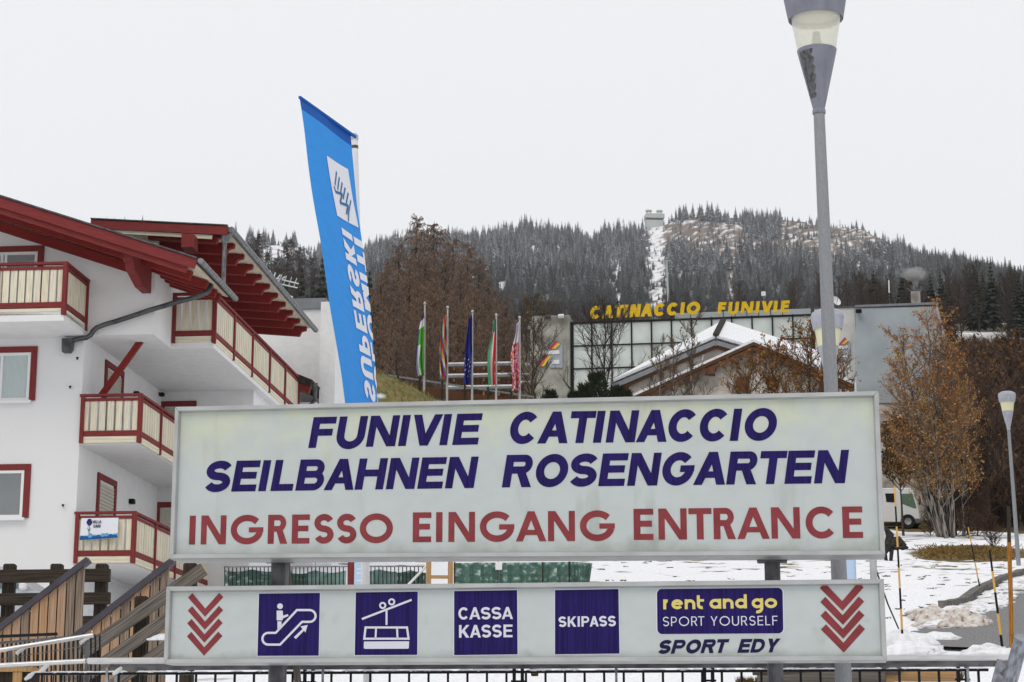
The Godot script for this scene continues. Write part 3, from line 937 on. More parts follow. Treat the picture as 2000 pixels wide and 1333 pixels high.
# how bare of trees the mountain is at a photo pixel (rock steps and avalanche lanes)
func bare(q: Vector2) -> float:
	var w := nz.get_noise_2d(q.x * 1.7, q.y * 1.7) * 0.55
	var b := -1.0
	b = maxf(b, in_ell(q, 1375, 466, 92, 40))
	b = maxf(b, in_ell(q, 1635, 462, 125, 55))
	b = maxf(b, in_ell(q, 1500, 480, 60, 14))
	b += w
	var lane := 14.0 - absf(q.x - (1281 + (q.y - 440) * 0.02)) if q.y > 436 and q.y < 610 else -1.0
	if lane > 0.0 and (q.y < 520 or nz.get_noise_2d(q.x * 6.0, q.y * 4.0) > -0.12): b = maxf(b, lane / 14.0)
	for g in [[1204.0, 512.0, 620.0, 6.0], [1430.0, 505.0, 612.0, 6.0], [1378.0, 575.0, 620.0, 4.0], [986.0, 552.0, 590.0, 5.0], [1045.0, 480.0, 510.0, 6.0]]:
		if q.y > g[1] and q.y < g[2] and absf(q.x - g[0] + 5.0 * sin(q.y * 0.07)) < g[3]: b = maxf(b, 0.6)
	if q.x < 700.0:
		b = maxf(b, in_ell(q, 545, 497, 40, 16) + w)
		b = maxf(b, in_ell(q, 600, 490, 26, 18) + w)
		b = maxf(b, in_ell(q, 500, 520, 36, 14) + w)
	return b

func build_terrain() -> void:
	for q in [[-400, 432], [0, 432], [215, 430], [300, 434], [420, 446], [480, 452], [560, 456], [620, 462], [700, 472], [780, 460], [860, 446], [960, 434], [1040, 436], [1100, 440], [1150, 452], [1165, 440], [1210, 430], [1255, 428], [1300, 416], [1330, 408], [1400, 404], [1500, 408], [1600, 411], [1650, 418], [1690, 436], [1720, 458], [1760, 478], [1800, 488], [1850, 498], [1900, 512], [1960, 522], [2050, 530], [2300, 560]]:
		var p := P(q[0], q[1] + 24, 1800)
		ridge_x.push_back(p.x); ridge_y.push_back(p.y - EYE)
	# near ground: patchy snow over wet brown grass
	var f1 := FastNoiseLite.new(); f1.seed = 4; f1.frequency = 0.65; f1.fractal_octaves = 4
	var f2 := FastNoiseLite.new(); f2.seed = 9; f2.frequency = 0.06; f2.fractal_octaves = 2
	var near := func(p: Vector3, _n: Vector3) -> Color:
		var d := -p.z
		var a := f1.get_noise_2d(p.x * 0.8, d * 1.3) * 0.75 + f2.get_noise_2d(p.x, d) * 0.35
		var lim := 0.27
		# open turf strip below the birches and on the bank
		var q := px(p)
		if in_ell(q, 1895, 1082, 120, 17) > 0.0: lim = -0.35
		if q.x < 1040 and d > 92 and d < 150: lim = -0.62
		if p.x > 21.0 and d > 108.0: lim = -0.55
		var snow := Color(1, 1, 1)
		var turf := Color(0.20, 0.13, 0.055).lerp(Color(0.12, 0.105, 0.04), clampf(0.5 + 2.0 * f1.get_noise_2d(p.x * 3.0 + 50.0, d * 3.0), 0, 1))
		if q.x < 1040 and d > 92 and d < 150: turf = Color(0.27, 0.21, 0.09).lerp(Color(0.15, 0.155, 0.05), clampf(0.5 + 2.0 * f1.get_noise_2d(p.x * 3.0, d * 3.0), 0, 1))
		return snow.lerp(turf, sstep(lim, lim + 0.07, a))
	struct("snowy_ground", sheet(-14.0, 26.0, 0.16, 19.0, 72.0, 0.2, 0.0, near), M.ground_snow)
	struct("snowy_ground", sheet(-60.0, 60.0, 1.0, -40.0, 20.0, 1.0, -0.12, near), M.ground_snow)
	struct("snowy_ground", sheet(-60.0, -13.5, 0.8, 18.0, 160.0, 0.8, -0.10, near), M.ground_snow)
	struct("snowy_ground", sheet(25.6, 75.0, 0.8, 18.0, 160.0, 0.8, -0.10, near), M.ground_snow)
	struct("snowy_ground", sheet(-14.0, 26.0, 0.4, 71.6, 160.0, 0.4, -0.03, near), M.ground_snow)
	var mid := func(p: Vector3, _n: Vector3) -> Color:
		var a := nz.get_noise_2d(p.x * 5.0, p.z * 5.0)
		return Color(0.10, 0.075, 0.05).lerp(Color(0.86, 0.87, 0.90), sstep(0.25, 0.45, a))
	struct("hillside", sheet(-320.0, 320.0, 5.0, 155.0, 1160.0, 5.0, -0.3, mid), M.vcol)
	var far := func(p: Vector3, n: Vector3) -> Color:
		var q := px(p)
		var b := bare(q)
		var a := nz.get_noise_2d(p.x * 13.0, p.z * 4.5) * 0.8 + nz.get_noise_2d(p.x * 37.0 + 90.0, p.z * 13.0) * 0.7
		var snow := Color(0.86, 0.87, 0.90)
		var rock := Color(0.26, 0.205, 0.165).lerp(Color(0.13, 0.105, 0.085), clampf(0.5 + nz.get_noise_2d(p.x * 20.0, p.y * 20.0), 0, 1))
		if b > 0.0 and absf(q.x - 1281) > 16.0 and q.x > 1290:
			return rock.lerp(snow, sstep(0.14, 0.36, a))
		if b > 0.0: return snow.lerp(rock, sstep(0.15, 0.3, a) * 0.8)
		return Color(0.12, 0.12, 0.125).lerp(snow, sstep(0.15, 0.4, a) * (1.0 - sstep(520.0, 600.0, q.y)))
	struct("mountain", sheet(-440.0, 560.0, 3.3, 1150.0, 1860.0, 4.0, 0.0, far), M.vcol)

# ---------------------------------------------------------------- conifers
func spruce_mesh(sd: int, frost: float, slim: float) -> ArrayMesh:   # unit height
	var r := RandomNumberGenerator.new(); r.seed = sd
	var mb := MB.new()
	mb.col = Color(0.05, 0.04, 0.035)
	mb.tube([Vector3(0, -0.03, 0), Vector3(0, 0.97, 0)], [0.012, 0.002], 4, false)
	var tiers := 17
	for i in tiers:
		var t := float(i) / (tiers - 1)
		var y := lerpf(0.10, 0.97, t)
		var rad := slim * (1.0 - t) * (0.85 + r.randf() * 0.35) + 0.012
		var nb := 10 if t < 0.7 else 7
		for k in nb:
			var an := TAU * (k + r.randf() * 0.8) / nb
			var ln := rad * (0.65 + r.randf() * 0.6)
			var dr := Vector3(cos(an), 0, sin(an))
			var sd2 := Vector3(-sin(an), 0, cos(an)) * (ln * 0.28 + 0.006)
			var a := Vector3(0, y + 0.02, 0)
			var m := dr * ln * 0.55 + Vector3(0, y + 0.006 - ln * 0.12, 0)
			var e := dr * ln + Vector3(0, y - ln * 0.42 + (r.randf() - 0.5) * 0.02, 0)
			var g := Color(0.024, 0.034, 0.026).lerp(Color(0.05, 0.055, 0.035), r.randf())
			var w := Color(0.62, 0.64, 0.68)
			var fr := clampf(frost * (0.3 + 1.2 * r.randf()), 0.0, 1.0)
			mb.col = g.lerp(w, fr * 0.55)
			mb.tri(a, m + sd2, m - sd2)
			mb.col = g.lerp(w, fr)
			mb.tri(m + sd2, e, m - sd2)
			# hanging side sprays
			mb.col = g.lerp(w, fr * 0.35)
			mb.tri(m + sd2, m - sd2, m + dr * ln * 0.15 - Vector3(0, 0.035, 0))
	return mb.mesh(M.vcol)

func larch_parts(sd: int, nbr: int, tone: Color, tip: Color) -> Array:   # unit height: [trunk, crown]
	var r := RandomNumberGenerator.new(); r.seed = sd
	var tr := MB.new()
	var tp: Array = []
	for i in 6: tp.push_back(Vector3((r.randf() - 0.5) * 0.012 * i * 0.3, i / 5.0, (r.randf() - 0.5) * 0.012 * i * 0.3))
	tr.tube(tp, [0.016, 0.013, 0.010, 0.007, 0.004, 0.001], 6, false)
	var cr := MB.new()
	for b in nbr:
		var t := 0.12 + 0.87 * float(b) / nbr
		var an := r.randf() * TAU
		var prof := 0.225 * pow(1.0 - t, 0.55) + 0.02
		if t < 0.25: prof *= 0.6 + t * 1.6
		var ln := prof * (0.6 + 0.6 * r.randf())
		var dr := Vector3(cos(an), 0.0, sin(an))
		var p0 := Vector3(0, t, 0)
		var p1 := p0 + dr * ln * 0.5 + Vector3(0, ln * 0.05, 0)
		var p2 := p0 + dr * ln + Vector3(0, ln * (0.16 + 0.2 * r.randf()), 0)
		cr.col = tone * 0.8
		blade(cr, p0, p1, 0.0026, r); blade(cr, p1, p2, 0.0018, r)
		var nt := 10
		for k in nt:
			var s := (k + 0.6) / nt
			var q := p0.lerp(p1, s * 2.0) if s < 0.5 else p1.lerp(p2, s * 2.0 - 1.0)
			var sd2 := Vector3(-sin(an), 0, cos(an)) * (1.0 if k % 2 == 0 else -1.0)
			var tl := ln * (0.16 + 0.24 * r.randf()) + 0.008
			var e := q + (sd2 * (0.4 + 0.6 * r.randf()) + dr * 0.5 + Vector3(0, -0.5 - 0.7 * r.randf(), 0)).normalized() * tl
			cr.col = tone.lerp(tip, r.randf())
			blade(cr, q, e, 0.0050, r)
			var e2 := q.lerp(e, 0.5) + Vector3(r.randf() - 0.5, -r.randf(), r.randf() - 0.5) * tl * 0.8
			blade(cr, q.lerp(e, 0.35), e2, 0.0036, r)
	return [tr.mesh(M.bark), cr.mesh(M.vcol)]

func blade(mb: MB, a: Vector3, b: Vector3, w: float, r: RandomNumberGenerator) -> void:   # thin twig of two crossed slivers
	var d := (b - a)
	var s := d.cross(Vector3(r.randf() - 0.5, r.randf() - 0.5, r.randf() - 0.5)).normalized() * w * 0.5
	var t := d.cross(s).normalized() * w * 0.5
	mb.tri(a - s, a + s, b); mb.tri(a - t, a + t, b)

func build_forest() -> void:
	var protos: Array = []
	for i in 9:
		protos.push_back(spruce_mesh(100 + i, [1.25, 0.9, 0.6, 1.05, 0.5, 0.36, 0.08, 0.0, 0.0][i], [0.17, 0.19, 0.16, 0.21, 0.17, 0.19, 0.18, 0.16, 0.20][i]))
	var lar: Array = []
	for i in 3:
		var r := RandomNumberGenerator.new(); r.seed = 400 + i
		var mb := MB.new()
		# small far larch: trunk and sprays of bare twigs
		mb.col = Color(0.07, 0.055, 0.045)
		mb.tube([Vector3(0, -0.03, 0), Vector3(0, 1, 0)], [0.014, 0.002], 4, false)
		for b in 90:
			var t := 0.14 + 0.85 * r.randf()
			var an := r.randf() * TAU
			var ln := (0.20 * pow(1.0 - t, 0.7) + 0.02) * (0.6 + 0.5 * r.randf())
			var dr := Vector3(cos(an), 0.05, sin(an))
			mb.col = Color(0.10, 0.075, 0.06).lerp(Color(0.30, 0.28, 0.28), r.randf() * [0.7, 0.3, 0.05][i])
			var p0 := Vector3(0, t, 0); var p2 := p0 + dr * ln
			blade(mb, p0, p2, 0.010, r)
			blade(mb, p0.lerp(p2, 0.5), p2 + Vector3(0, -0.035, 0), 0.012, r)
		lar.push_back(mb.mesh(M.vcol))
	var lists: Array = []
	for i in 12: lists.push_back([])
	var singles: Array = []
	var d := 1160.0
	while d < 1812.0:
		var x := -340.0 * d / 1500.0
		while x < 470.0 * d / 1500.0:
			var step := 5.0 + 2.4 * rng.randf()
			x += step
			var xx := x + (rng.randf() - 0.5) * 4.0
			var dd := d + (rng.randf() - 0.5) * 6.0
			var p := Vector3(xx, G(xx, dd), -dd)
			var q := px(p)
			if q.x < 190 or q.x > 2060 or q.y > 665: continue
			if q.x < 480 and q.y > 470: continue
			if absf(q.x - 1278) < 17 and q.y < 446: continue
			var bb := bare(q)
			var hgt := (9.0 + 9.0 * rng.randf()) * (0.92 + 0.5 * nz.get_noise_2d(xx * 2.2 + 300.0, dd * 2.2))
			if bb > 0.02 and rng.randf() < 0.62: continue
			if bb > 0.02: hgt *= 0.5
			if q.x < 700 and rng.randf() < 0.25: continue
			# a strip of shrubs near the lane stays low so that the snow shows
			if absf(q.x - 1281) < 24 and q.y > 440: hgt *= 0.5
			if rng.randf() < 0.18: hgt *= 0.6
			var z := (q.y + 26.0 * nz.get_noise_2d(xx * 3.0, dd * 3.0) - 400.0) / 190.0   # 0 ridge .. 1 foot
			if q.x > 1750: z += (q.x - 1750) / 520.0
			if q.x < 700: z -= 0.1
			var kind := 0
			var rr := rng.randf()
			if z < 0.45: kind = [0, 1, 2, 3, 4][int(rr * 4.99)]
			elif z < 0.72: kind = [1, 2, 3, 4, 5][int(rr * 4.99)]
			elif z < 0.95: kind = [4, 5, 6, 7, 5][int(rr * 4.99)]
			else: kind = [6, 7, 8][int(rr * 2.99)]
			if rng.randf() < 0.13: kind = 9 if z < 0.4 else (10 if z < 0.75 else 11)
			var xf := Transform3D(Basis(Vector3.UP, rng.randf() * TAU).scaled(Vector3(hgt * (0.9 + 0.3 * rng.randf()), hgt, hgt * (0.9 + 0.3 * rng.randf()))), p)
			# the trees that stand out on the skyline are things of their own
			if dd > 1775.0 and hgt > 11.0 and singles.size() < 130 and q.x > 690 and q.x < 1990 and rng.randf() < 0.7:
				singles.push_back([kind, xf])
			else:
				lists[kind].push_back(xf)
		d += 6.2
	for k in 12:
		if lists[k].is_empty(): continue
		var mm := MultiMesh.new()
		mm.transform_format = MultiMesh.TRANSFORM_3D
		mm.mesh = protos[k] if k < 9 else lar[k - 9]
		mm.instance_count = lists[k].size()
		for i in lists[k].size(): mm.set_instance_transform(i, lists[k][i])
		var o := MultiMeshInstance3D.new()
		o.multimesh = mm
		o.name = numbered(self, "mountain_forest")
		add_child(o)
		tag(o, ["frosted spruces", "frosted spruces", "frosted spruces", "frosted spruces", "lightly frosted spruces", "lightly frosted spruces", "dark green spruces", "dark green spruces", "dark green spruces", "frosted bare larches", "grey bare larches", "brown bare larches"][k] + " covering the mountain behind the cableway station", "forest", "forest on the mountain")
		o.set_meta("kind", "stuff")
	for s in singles:
		var o := put("spruce_tree" if s[0] < 9 else "larch_tree", protos[s[0]] if s[0] < 9 else lar[s[0] - 9], self, s[1])
		tag(o, "small far spruce standing on the mountain skyline" if s[0] < 9 else "small far bare larch standing on the mountain skyline", "tree", "trees on the mountain skyline")
	print("forest ", lists.map(func(l): return l.size()), " singles ", singles.size())

# ---------------------------------------------------------------- brown larch wood and the mixed wood on the right
func build_woods() -> void:
	var src: Array = []
	for i in 4:
		var pr := larch_parts(700 + i, [150, 165, 140, 155][i], Color(0.12, 0.082, 0.058), [Color(0.36, 0.24, 0.16), Color(0.32, 0.22, 0.155), Color(0.40, 0.26, 0.165), Color(0.29, 0.21, 0.16)][i])
		src.push_back(pr)
	var spots: Array = [[815, 418, 300, 0], [848, 430, 292, 1], [780, 470, 280, 3], [757, 505, 265, 2], [745, 530, 250, 1], [885, 462, 285, 2], [915, 470, 275, 0], [935, 500, 265, 3], [955, 540, 255, 1], [970, 580, 240, 2], [870, 490, 262, 3], [832, 500, 255, 1], [800, 500, 250, 0], [900, 520, 248, 1], [770, 545, 240, 3], [850, 540, 238, 2], [925, 560, 236, 0], [815, 560, 230, 2], [750, 590, 226, 0], [790, 600, 222, 1], [880, 585, 226, 3], [945, 610, 222, 2], [985, 640, 216, 1], [840, 620, 216, 0], [905, 635, 214, 1], [765, 640, 212, 2], [865, 655, 210, 3], [960, 665, 210, 0], [815, 660, 208, 1], [730, 560, 236, 2], [740, 640, 214, 0], [990, 610, 246, 3], [925, 680, 204, 2], [775, 690, 202, 3], [880, 700, 202, 0]]
	for i in 34:
		spots.push_back([735 + 260 * rng.randf(), 560 + 120 * rng.randf(), 206 + 90 * rng.randf(), i % 4])
	var n := 0
	for s in spots:
		var d: float = s[2]
		var top := P(s[0], s[1], d)
		var g := G(top.x, d)
		var hgt := clampf(top.y - g, 9.0, 30.0)
		var lb := "tall brown larch with bare twigs in the wood behind the flags"
		if n == 0: lb = "tallest bare larch rising above the brown wood behind the flags"
		if n == 1: lb = "second tall bare larch beside the tallest one above the brown wood"
		var t := thing("larch_tree", lb, "tree", Vector3(top.x, g - 0.2, -d), rng.randf() * TAU, "brown larches behind the flags")
		put("trunk", src[s[3]][0], t, Transform3D(Basis().scaled(Vector3(hgt, hgt, hgt)), Vector3.ZERO))
		put("crown", src[s[3]][1], t, Transform3D(Basis().scaled(Vector3(hgt * (0.9 + 0.25 * rng.randf()), hgt, hgt)), Vector3.ZERO))
		n += 1
	# two spruces at the left edge of the wood, and grey larches beyond the house roof
	var dk := spruce_mesh(901, 0.0, 0.19)
	var dk2 := spruce_mesh(902, 0.0, 0.15)
	var gr := larch_parts(720, 150, Color(0.06, 0.05, 0.045), Color(0.12, 0.10, 0.085))
	for s in [[722, 525, 270, 0], [738, 590, 235, 1], [590, 520, 300, 0], [612, 545, 290, 1], [560, 545, 310, 1], [630, 500, 330, 0], [545, 560, 280, 0], [600, 570, 250, 1]]:
		var top := P(s[0], s[1], s[2])
		var g := G(top.x, s[2])
		var hgt := clampf(top.y - g, 6.0, 30.0)
		var t := thing("spruce_tree", "dark green spruce between the white annex and the brown larch wood", "tree", Vector3(top.x, g - 0.2, -s[2]), rng.randf() * TAU, "dark spruces behind the blue banner")
		put("crown", dk if s[3] == 0 else dk2, t, Transform3D(Basis().scaled(Vector3(hgt, hgt, hgt)), Vector3.ZERO))
	for s in [[503, 452, 420], [562, 464, 430], [520, 490, 400], [540, 500, 380], [585, 480, 450], [480, 480, 430], [610, 500, 420], [575, 520, 360]]:
		var top := P(s[0], s[1], s[2])
		var g := G(top.x, s[2])
		var hgt := clampf(top.y - g, 6.0, 32.0)
		var t := thing("larch_tree", "grey bare larch above the red rafters of the side roof", "tree", Vector3(top.x, g - 0.2, -s[2]), rng.randf() * TAU, "grey larches beyond the house roof")
		put("trunk", gr[0], t, Transform3D(Basis().scaled(Vector3(hgt, hgt, hgt)), Vector3.ZERO))
		put("crown", gr[1], t, Transform3D(Basis().scaled(Vector3(hgt, hgt, hgt)), Vector3.ZERO))
	# mixed bare wood to the right and behind the station
	var rs: Array = []
	for i in 4:
		rs.push_back(bare_tree(760 + i, [26, 30, 24, 28][i], Color(0.06, 0.048, 0.042), [Color(0.13, 0.10, 0.088), Color(0.16, 0.11, 0.085), Color(0.115, 0.097, 0.09), Color(0.11, 0.10, 0.082)][i], 0.0022))
	var rw: Array = []
	for i in 150:
		var u := 1660 + 390 * rng.randf()
		var d := 175 + 300 * pow(rng.randf(), 0.8)
		rw.push_back([u, d, 8.0 + 6.0 * rng.randf()])
	for i in 85:
		rw.push_back([1000 + 700 * rng.randf(), 330 + 160 * rng.randf(), 7.0 + 5.0 * rng.randf()])
	n = 0
	for s in rw:
		var x: float = (s[0] - 1000.0) / F * s[1] * 1.06
		var g := G(x, s[1])
		var h: float = s[2]
		var right: bool = s[0] > 1680
		var lim: float = lerpf(545.0, 528.0, clampf((s[0] - 1750.0) / 250.0, 0, 1)) if right else 556.0
		while h > 4.0 and px(Vector3(x, g + h, -s[1])).y < lim + 26.0 * sin(n * 12.9): h -= 0.4
		var k := n % 4
		if right and n % 2 == 0:
			var t := thing("spruce_tree", "dark spruce inside the bare wood right of the grey station block", "tree", Vector3(x, g - 0.2, -s[1]), rng.randf() * TAU, "dark spruces in the right wood")
			put("crown", dk if k % 2 == 0 else dk2, t, Transform3D(Basis().scaled(Vector3(h, h, h)), Vector3.ZERO))
		else:
			var t := thing("bare_tree", "bare brown tree in the wood right of the grey station block" if right else "bare brown tree on the slope behind the station roof letters", "tree", Vector3(x, g - 0.2, -s[1]), rng.randf() * TAU, "bare wood right of the station" if right else "bare trees behind the station")
			put("trunk", rs[k][0], t, Transform3D(Basis().scaled(Vector3(h, h, h)), Vector3.ZERO))
			put("crown", rs[k][1], t, Transform3D(Basis().scaled(Vector3(h * 1.1, h, h * 1.1)), Vector3.ZERO))
		n += 1

# bare deciduous tree of unit height: [trunk and limbs, twig crown]
func bare_tree(sd: int, limbs: int, tone: Color, tip: Color, tw: float, leaf := 0, leaf_a := Color.BLACK, leaf_b := Color.BLACK, leaf_size := 0.01, wide := 0.26, low := 0.15, bark := "bark") -> Array:
	var r := RandomNumberGenerator.new(); r.seed = sd
	var tr := MB.new()
	var cr := MB.new()
	var tp: Array = []
	var off := Vector3.ZERO
	for i in 8:
		tp.push_back(off + Vector3(0, i / 7.0, 0))
		off += Vector3((r.randf() - 0.5) * 0.02, 0, (r.randf() - 0.5) * 0.02)
	tr.tube(tp, [0.013, 0.0105, 0.0085, 0.0065, 0.005, 0.0035, 0.002, 0.001], 7, false)
	var leaves: Array = []
	for b in limbs:
		var t := low + (0.98 - low) * float(b) / limbs
		var an := b * 2.4 + r.randf()
		var k := int(t * 7.0)
		var p0: Vector3 = tp[k].lerp(tp[mini(k + 1, 7)], t * 7.0 - k)
		var ln := wide * (0.35 + 0.65 * sin(PI * clampf(0.25 + t * 0.72, 0, 1))) * (0.7 + 0.5 * r.randf())
		ln = minf(ln, (1.03 - t) * 0.75 + 0.03)
		var pts: Array = [p0]
		var dr := Vector3(cos(an), 0.75 + 0.5 * t + 0.4 * r.randf(), sin(an)).normalized()
		for s in 4:
			dr = (dr + Vector3((r.randf() - 0.5) * 0.35, 0.10, (r.randf() - 0.5) * 0.35)).normalized()
			pts.push_back(pts[s] + dr * ln * 0.25)
		var rb := 0.0048 * (1.0 - t) + 0.0014
		tr.tube(pts, [rb, rb * 0.75, rb * 0.55, rb * 0.35, rb * 0.12], 4, false)
		for s in 16:
			var q := 0.7 + 3.2 * (s + r.randf()) / 16.0
			var qi := mini(int(q), 3)
			var a: Vector3 = pts[qi].lerp(pts[qi + 1], q - qi)
			var dd := (dr * 0.7 + Vector3(r.randf() - 0.5, r.randf() * 0.7 - 0.15, r.randf() - 0.5) * 1.7).normalized()
			var l2 := ln * (0.18 + 0.25 * r.randf())
			var e := a + dd * l2
			cr.col = tone.lerp(tip, r.randf())
			blade(cr, a, e, tw * 1.5, r)
			for w in 5:
				var a2 := a.lerp(e, 0.25 + 0.15 * w)
				var e2 := a2 + (dd + Vector3(r.randf() - 0.5, r.randf() - 0.4, r.randf() - 0.5) * 1.8).normalized() * l2 * (0.35 + 0.3 * r.randf())
				cr.col = tone.lerp(tip, r.randf())
				blade(cr, a2, e2, tw, r)
				leaves.push_back(e2)
				leaves.push_back(a2.lerp(e2, 0.5))
			leaves.push_back(e)
	for i in leaf:
		var c: Vector3 = leaves[r.randi() % leaves.size()] + Vector3(r.randf() - 0.5, r.randf() - 0.7, r.randf() - 0.5) * 0.02
		var ax := Vector3(r.randf() - 0.5, r.randf() - 0.5, r.randf() - 0.5).normalized()
		var bx := ax.cross(Vector3(r.randf() - 0.5, r.randf() - 0.5, r.randf() - 0.5)).normalized()
		var s := leaf_size * (0.6 + 0.8 * r.randf())
		cr.col = leaf_a.lerp(leaf_b, r.randf())
		cr.quad(c - ax * s, c - bx * s * 0.6, c + ax * s, c + bx * s * 0.6)
	return [tr.mesh(M[bark]), cr.mesh(M.leafy if leaf > 0 else M.vcol)]

func plant_tree(called: String, label: String, u: float, top_v: float, d: float, parts: Array, base_v := -1.0, group := "", lean := 0.0, wide := 1.0) -> Node3D:
	var top := P(u, top_v, d)
	var g := G(top.x, d)
	var hgt := maxf(1.0, top.y - g)
	var t := thing(called, label, "tree", Vector3(top.x, g - 0.15, -d), rng.randf() * TAU, group)
	if base_v >= 0.0:      # base_v: photo column of the foot; the stem leans from there to its tip
		var ft := P(base_v, 1060, d)
		t.position.x = ft.x; t.position.y = G(ft.x, d) - 0.15
		hgt = maxf(1.0, top.y - t.position.y)
		t.rotation = Vector3(0, 0, -atan2(top.x - ft.x, hgt))
	put("trunk", parts[0], t, Transform3D(Basis().scaled(Vector3(hgt * wide, hgt, hgt * wide)), Vector3.ZERO))
	put("crown", parts[1], t, Transform3D(Basis().scaled(Vector3(hgt * wide, hgt, hgt * wide)), Vector3.ZERO))
	return t

# ---------------------------------------------------------------- cableway station
func emblem(t: Node3D, cu: float, cv: float, s: float, z: float) -> void:
	# grey back plate, two pale bars and a rainbow brush stroke
	var B := func(u: float, v: float) -> Vector2:
		var k := on(t, cu + u * s, cv + v * s, z)
		return Vector2(k.x, k.y)
	var add := func(called: String, pts: Array, m: Material, z0: float, z1: float, par: Node) -> MeshInstance3D:
		var q: Array = []
		for p in pts: q.push_back(B.call(p[0], p[1]))
		var mb := MB.new()
		mb.prism(q, Vector3(0, 0, z), Vector3.RIGHT, Vector3.UP, z0, z1)
		return obj(called, mb, m, par)
	var grey := M.get("emblem_grey", mk("emblem_grey", Color(0.36, 0.40, 0.46), 0.5))
	var e: MeshInstance3D = add.call("emblem", [[-2, 27], [22, 27], [22, -16], [10, -22], [-8, -6], [-8, 10]], grey, 0.0, 0.12, t)
	e.set_meta("label", "grey emblem plate with pale bars and a rainbow brush stroke")
	add.call("emblem_bar", [[-18, -5], [15, -7], [17, -2], [15, 1], [-18, 2]], M.white_plastic, 0.12, 0.18, e)
	add.call("emblem_bar", [[0, 13], [16, 12], [16, 20], [2, 20]], M.white_plastic, 0.12, 0.18, e)
	var cols := [Color(0.30, 0.04, 0.12), Color(0.62, 0.10, 0.06), Color(0.80, 0.34, 0.04), Color(0.80, 0.62, 0.10)]
	for i in 4:
		var key := "rainbow%d" % i
		if not M.has(key): mk(key, cols[i], 0.5)
		var o := i * 3.2
		add.call("brush_stripe", [[-27 + o, 24], [-24 + o, 25], [-10 + o, 5], [-13 + o, 5]], M[key], 0.12, 0.16 + i * 0.01, e)
		add.call("brush_stripe", [[-5 + o, -9], [-1.8 + o, -9], [12 + o * 0.6, -24 + o * 0.6], [9 + o * 0.6, -25 + o * 0.6]], M[key], 0.19, 0.22 + i * 0.01, e)

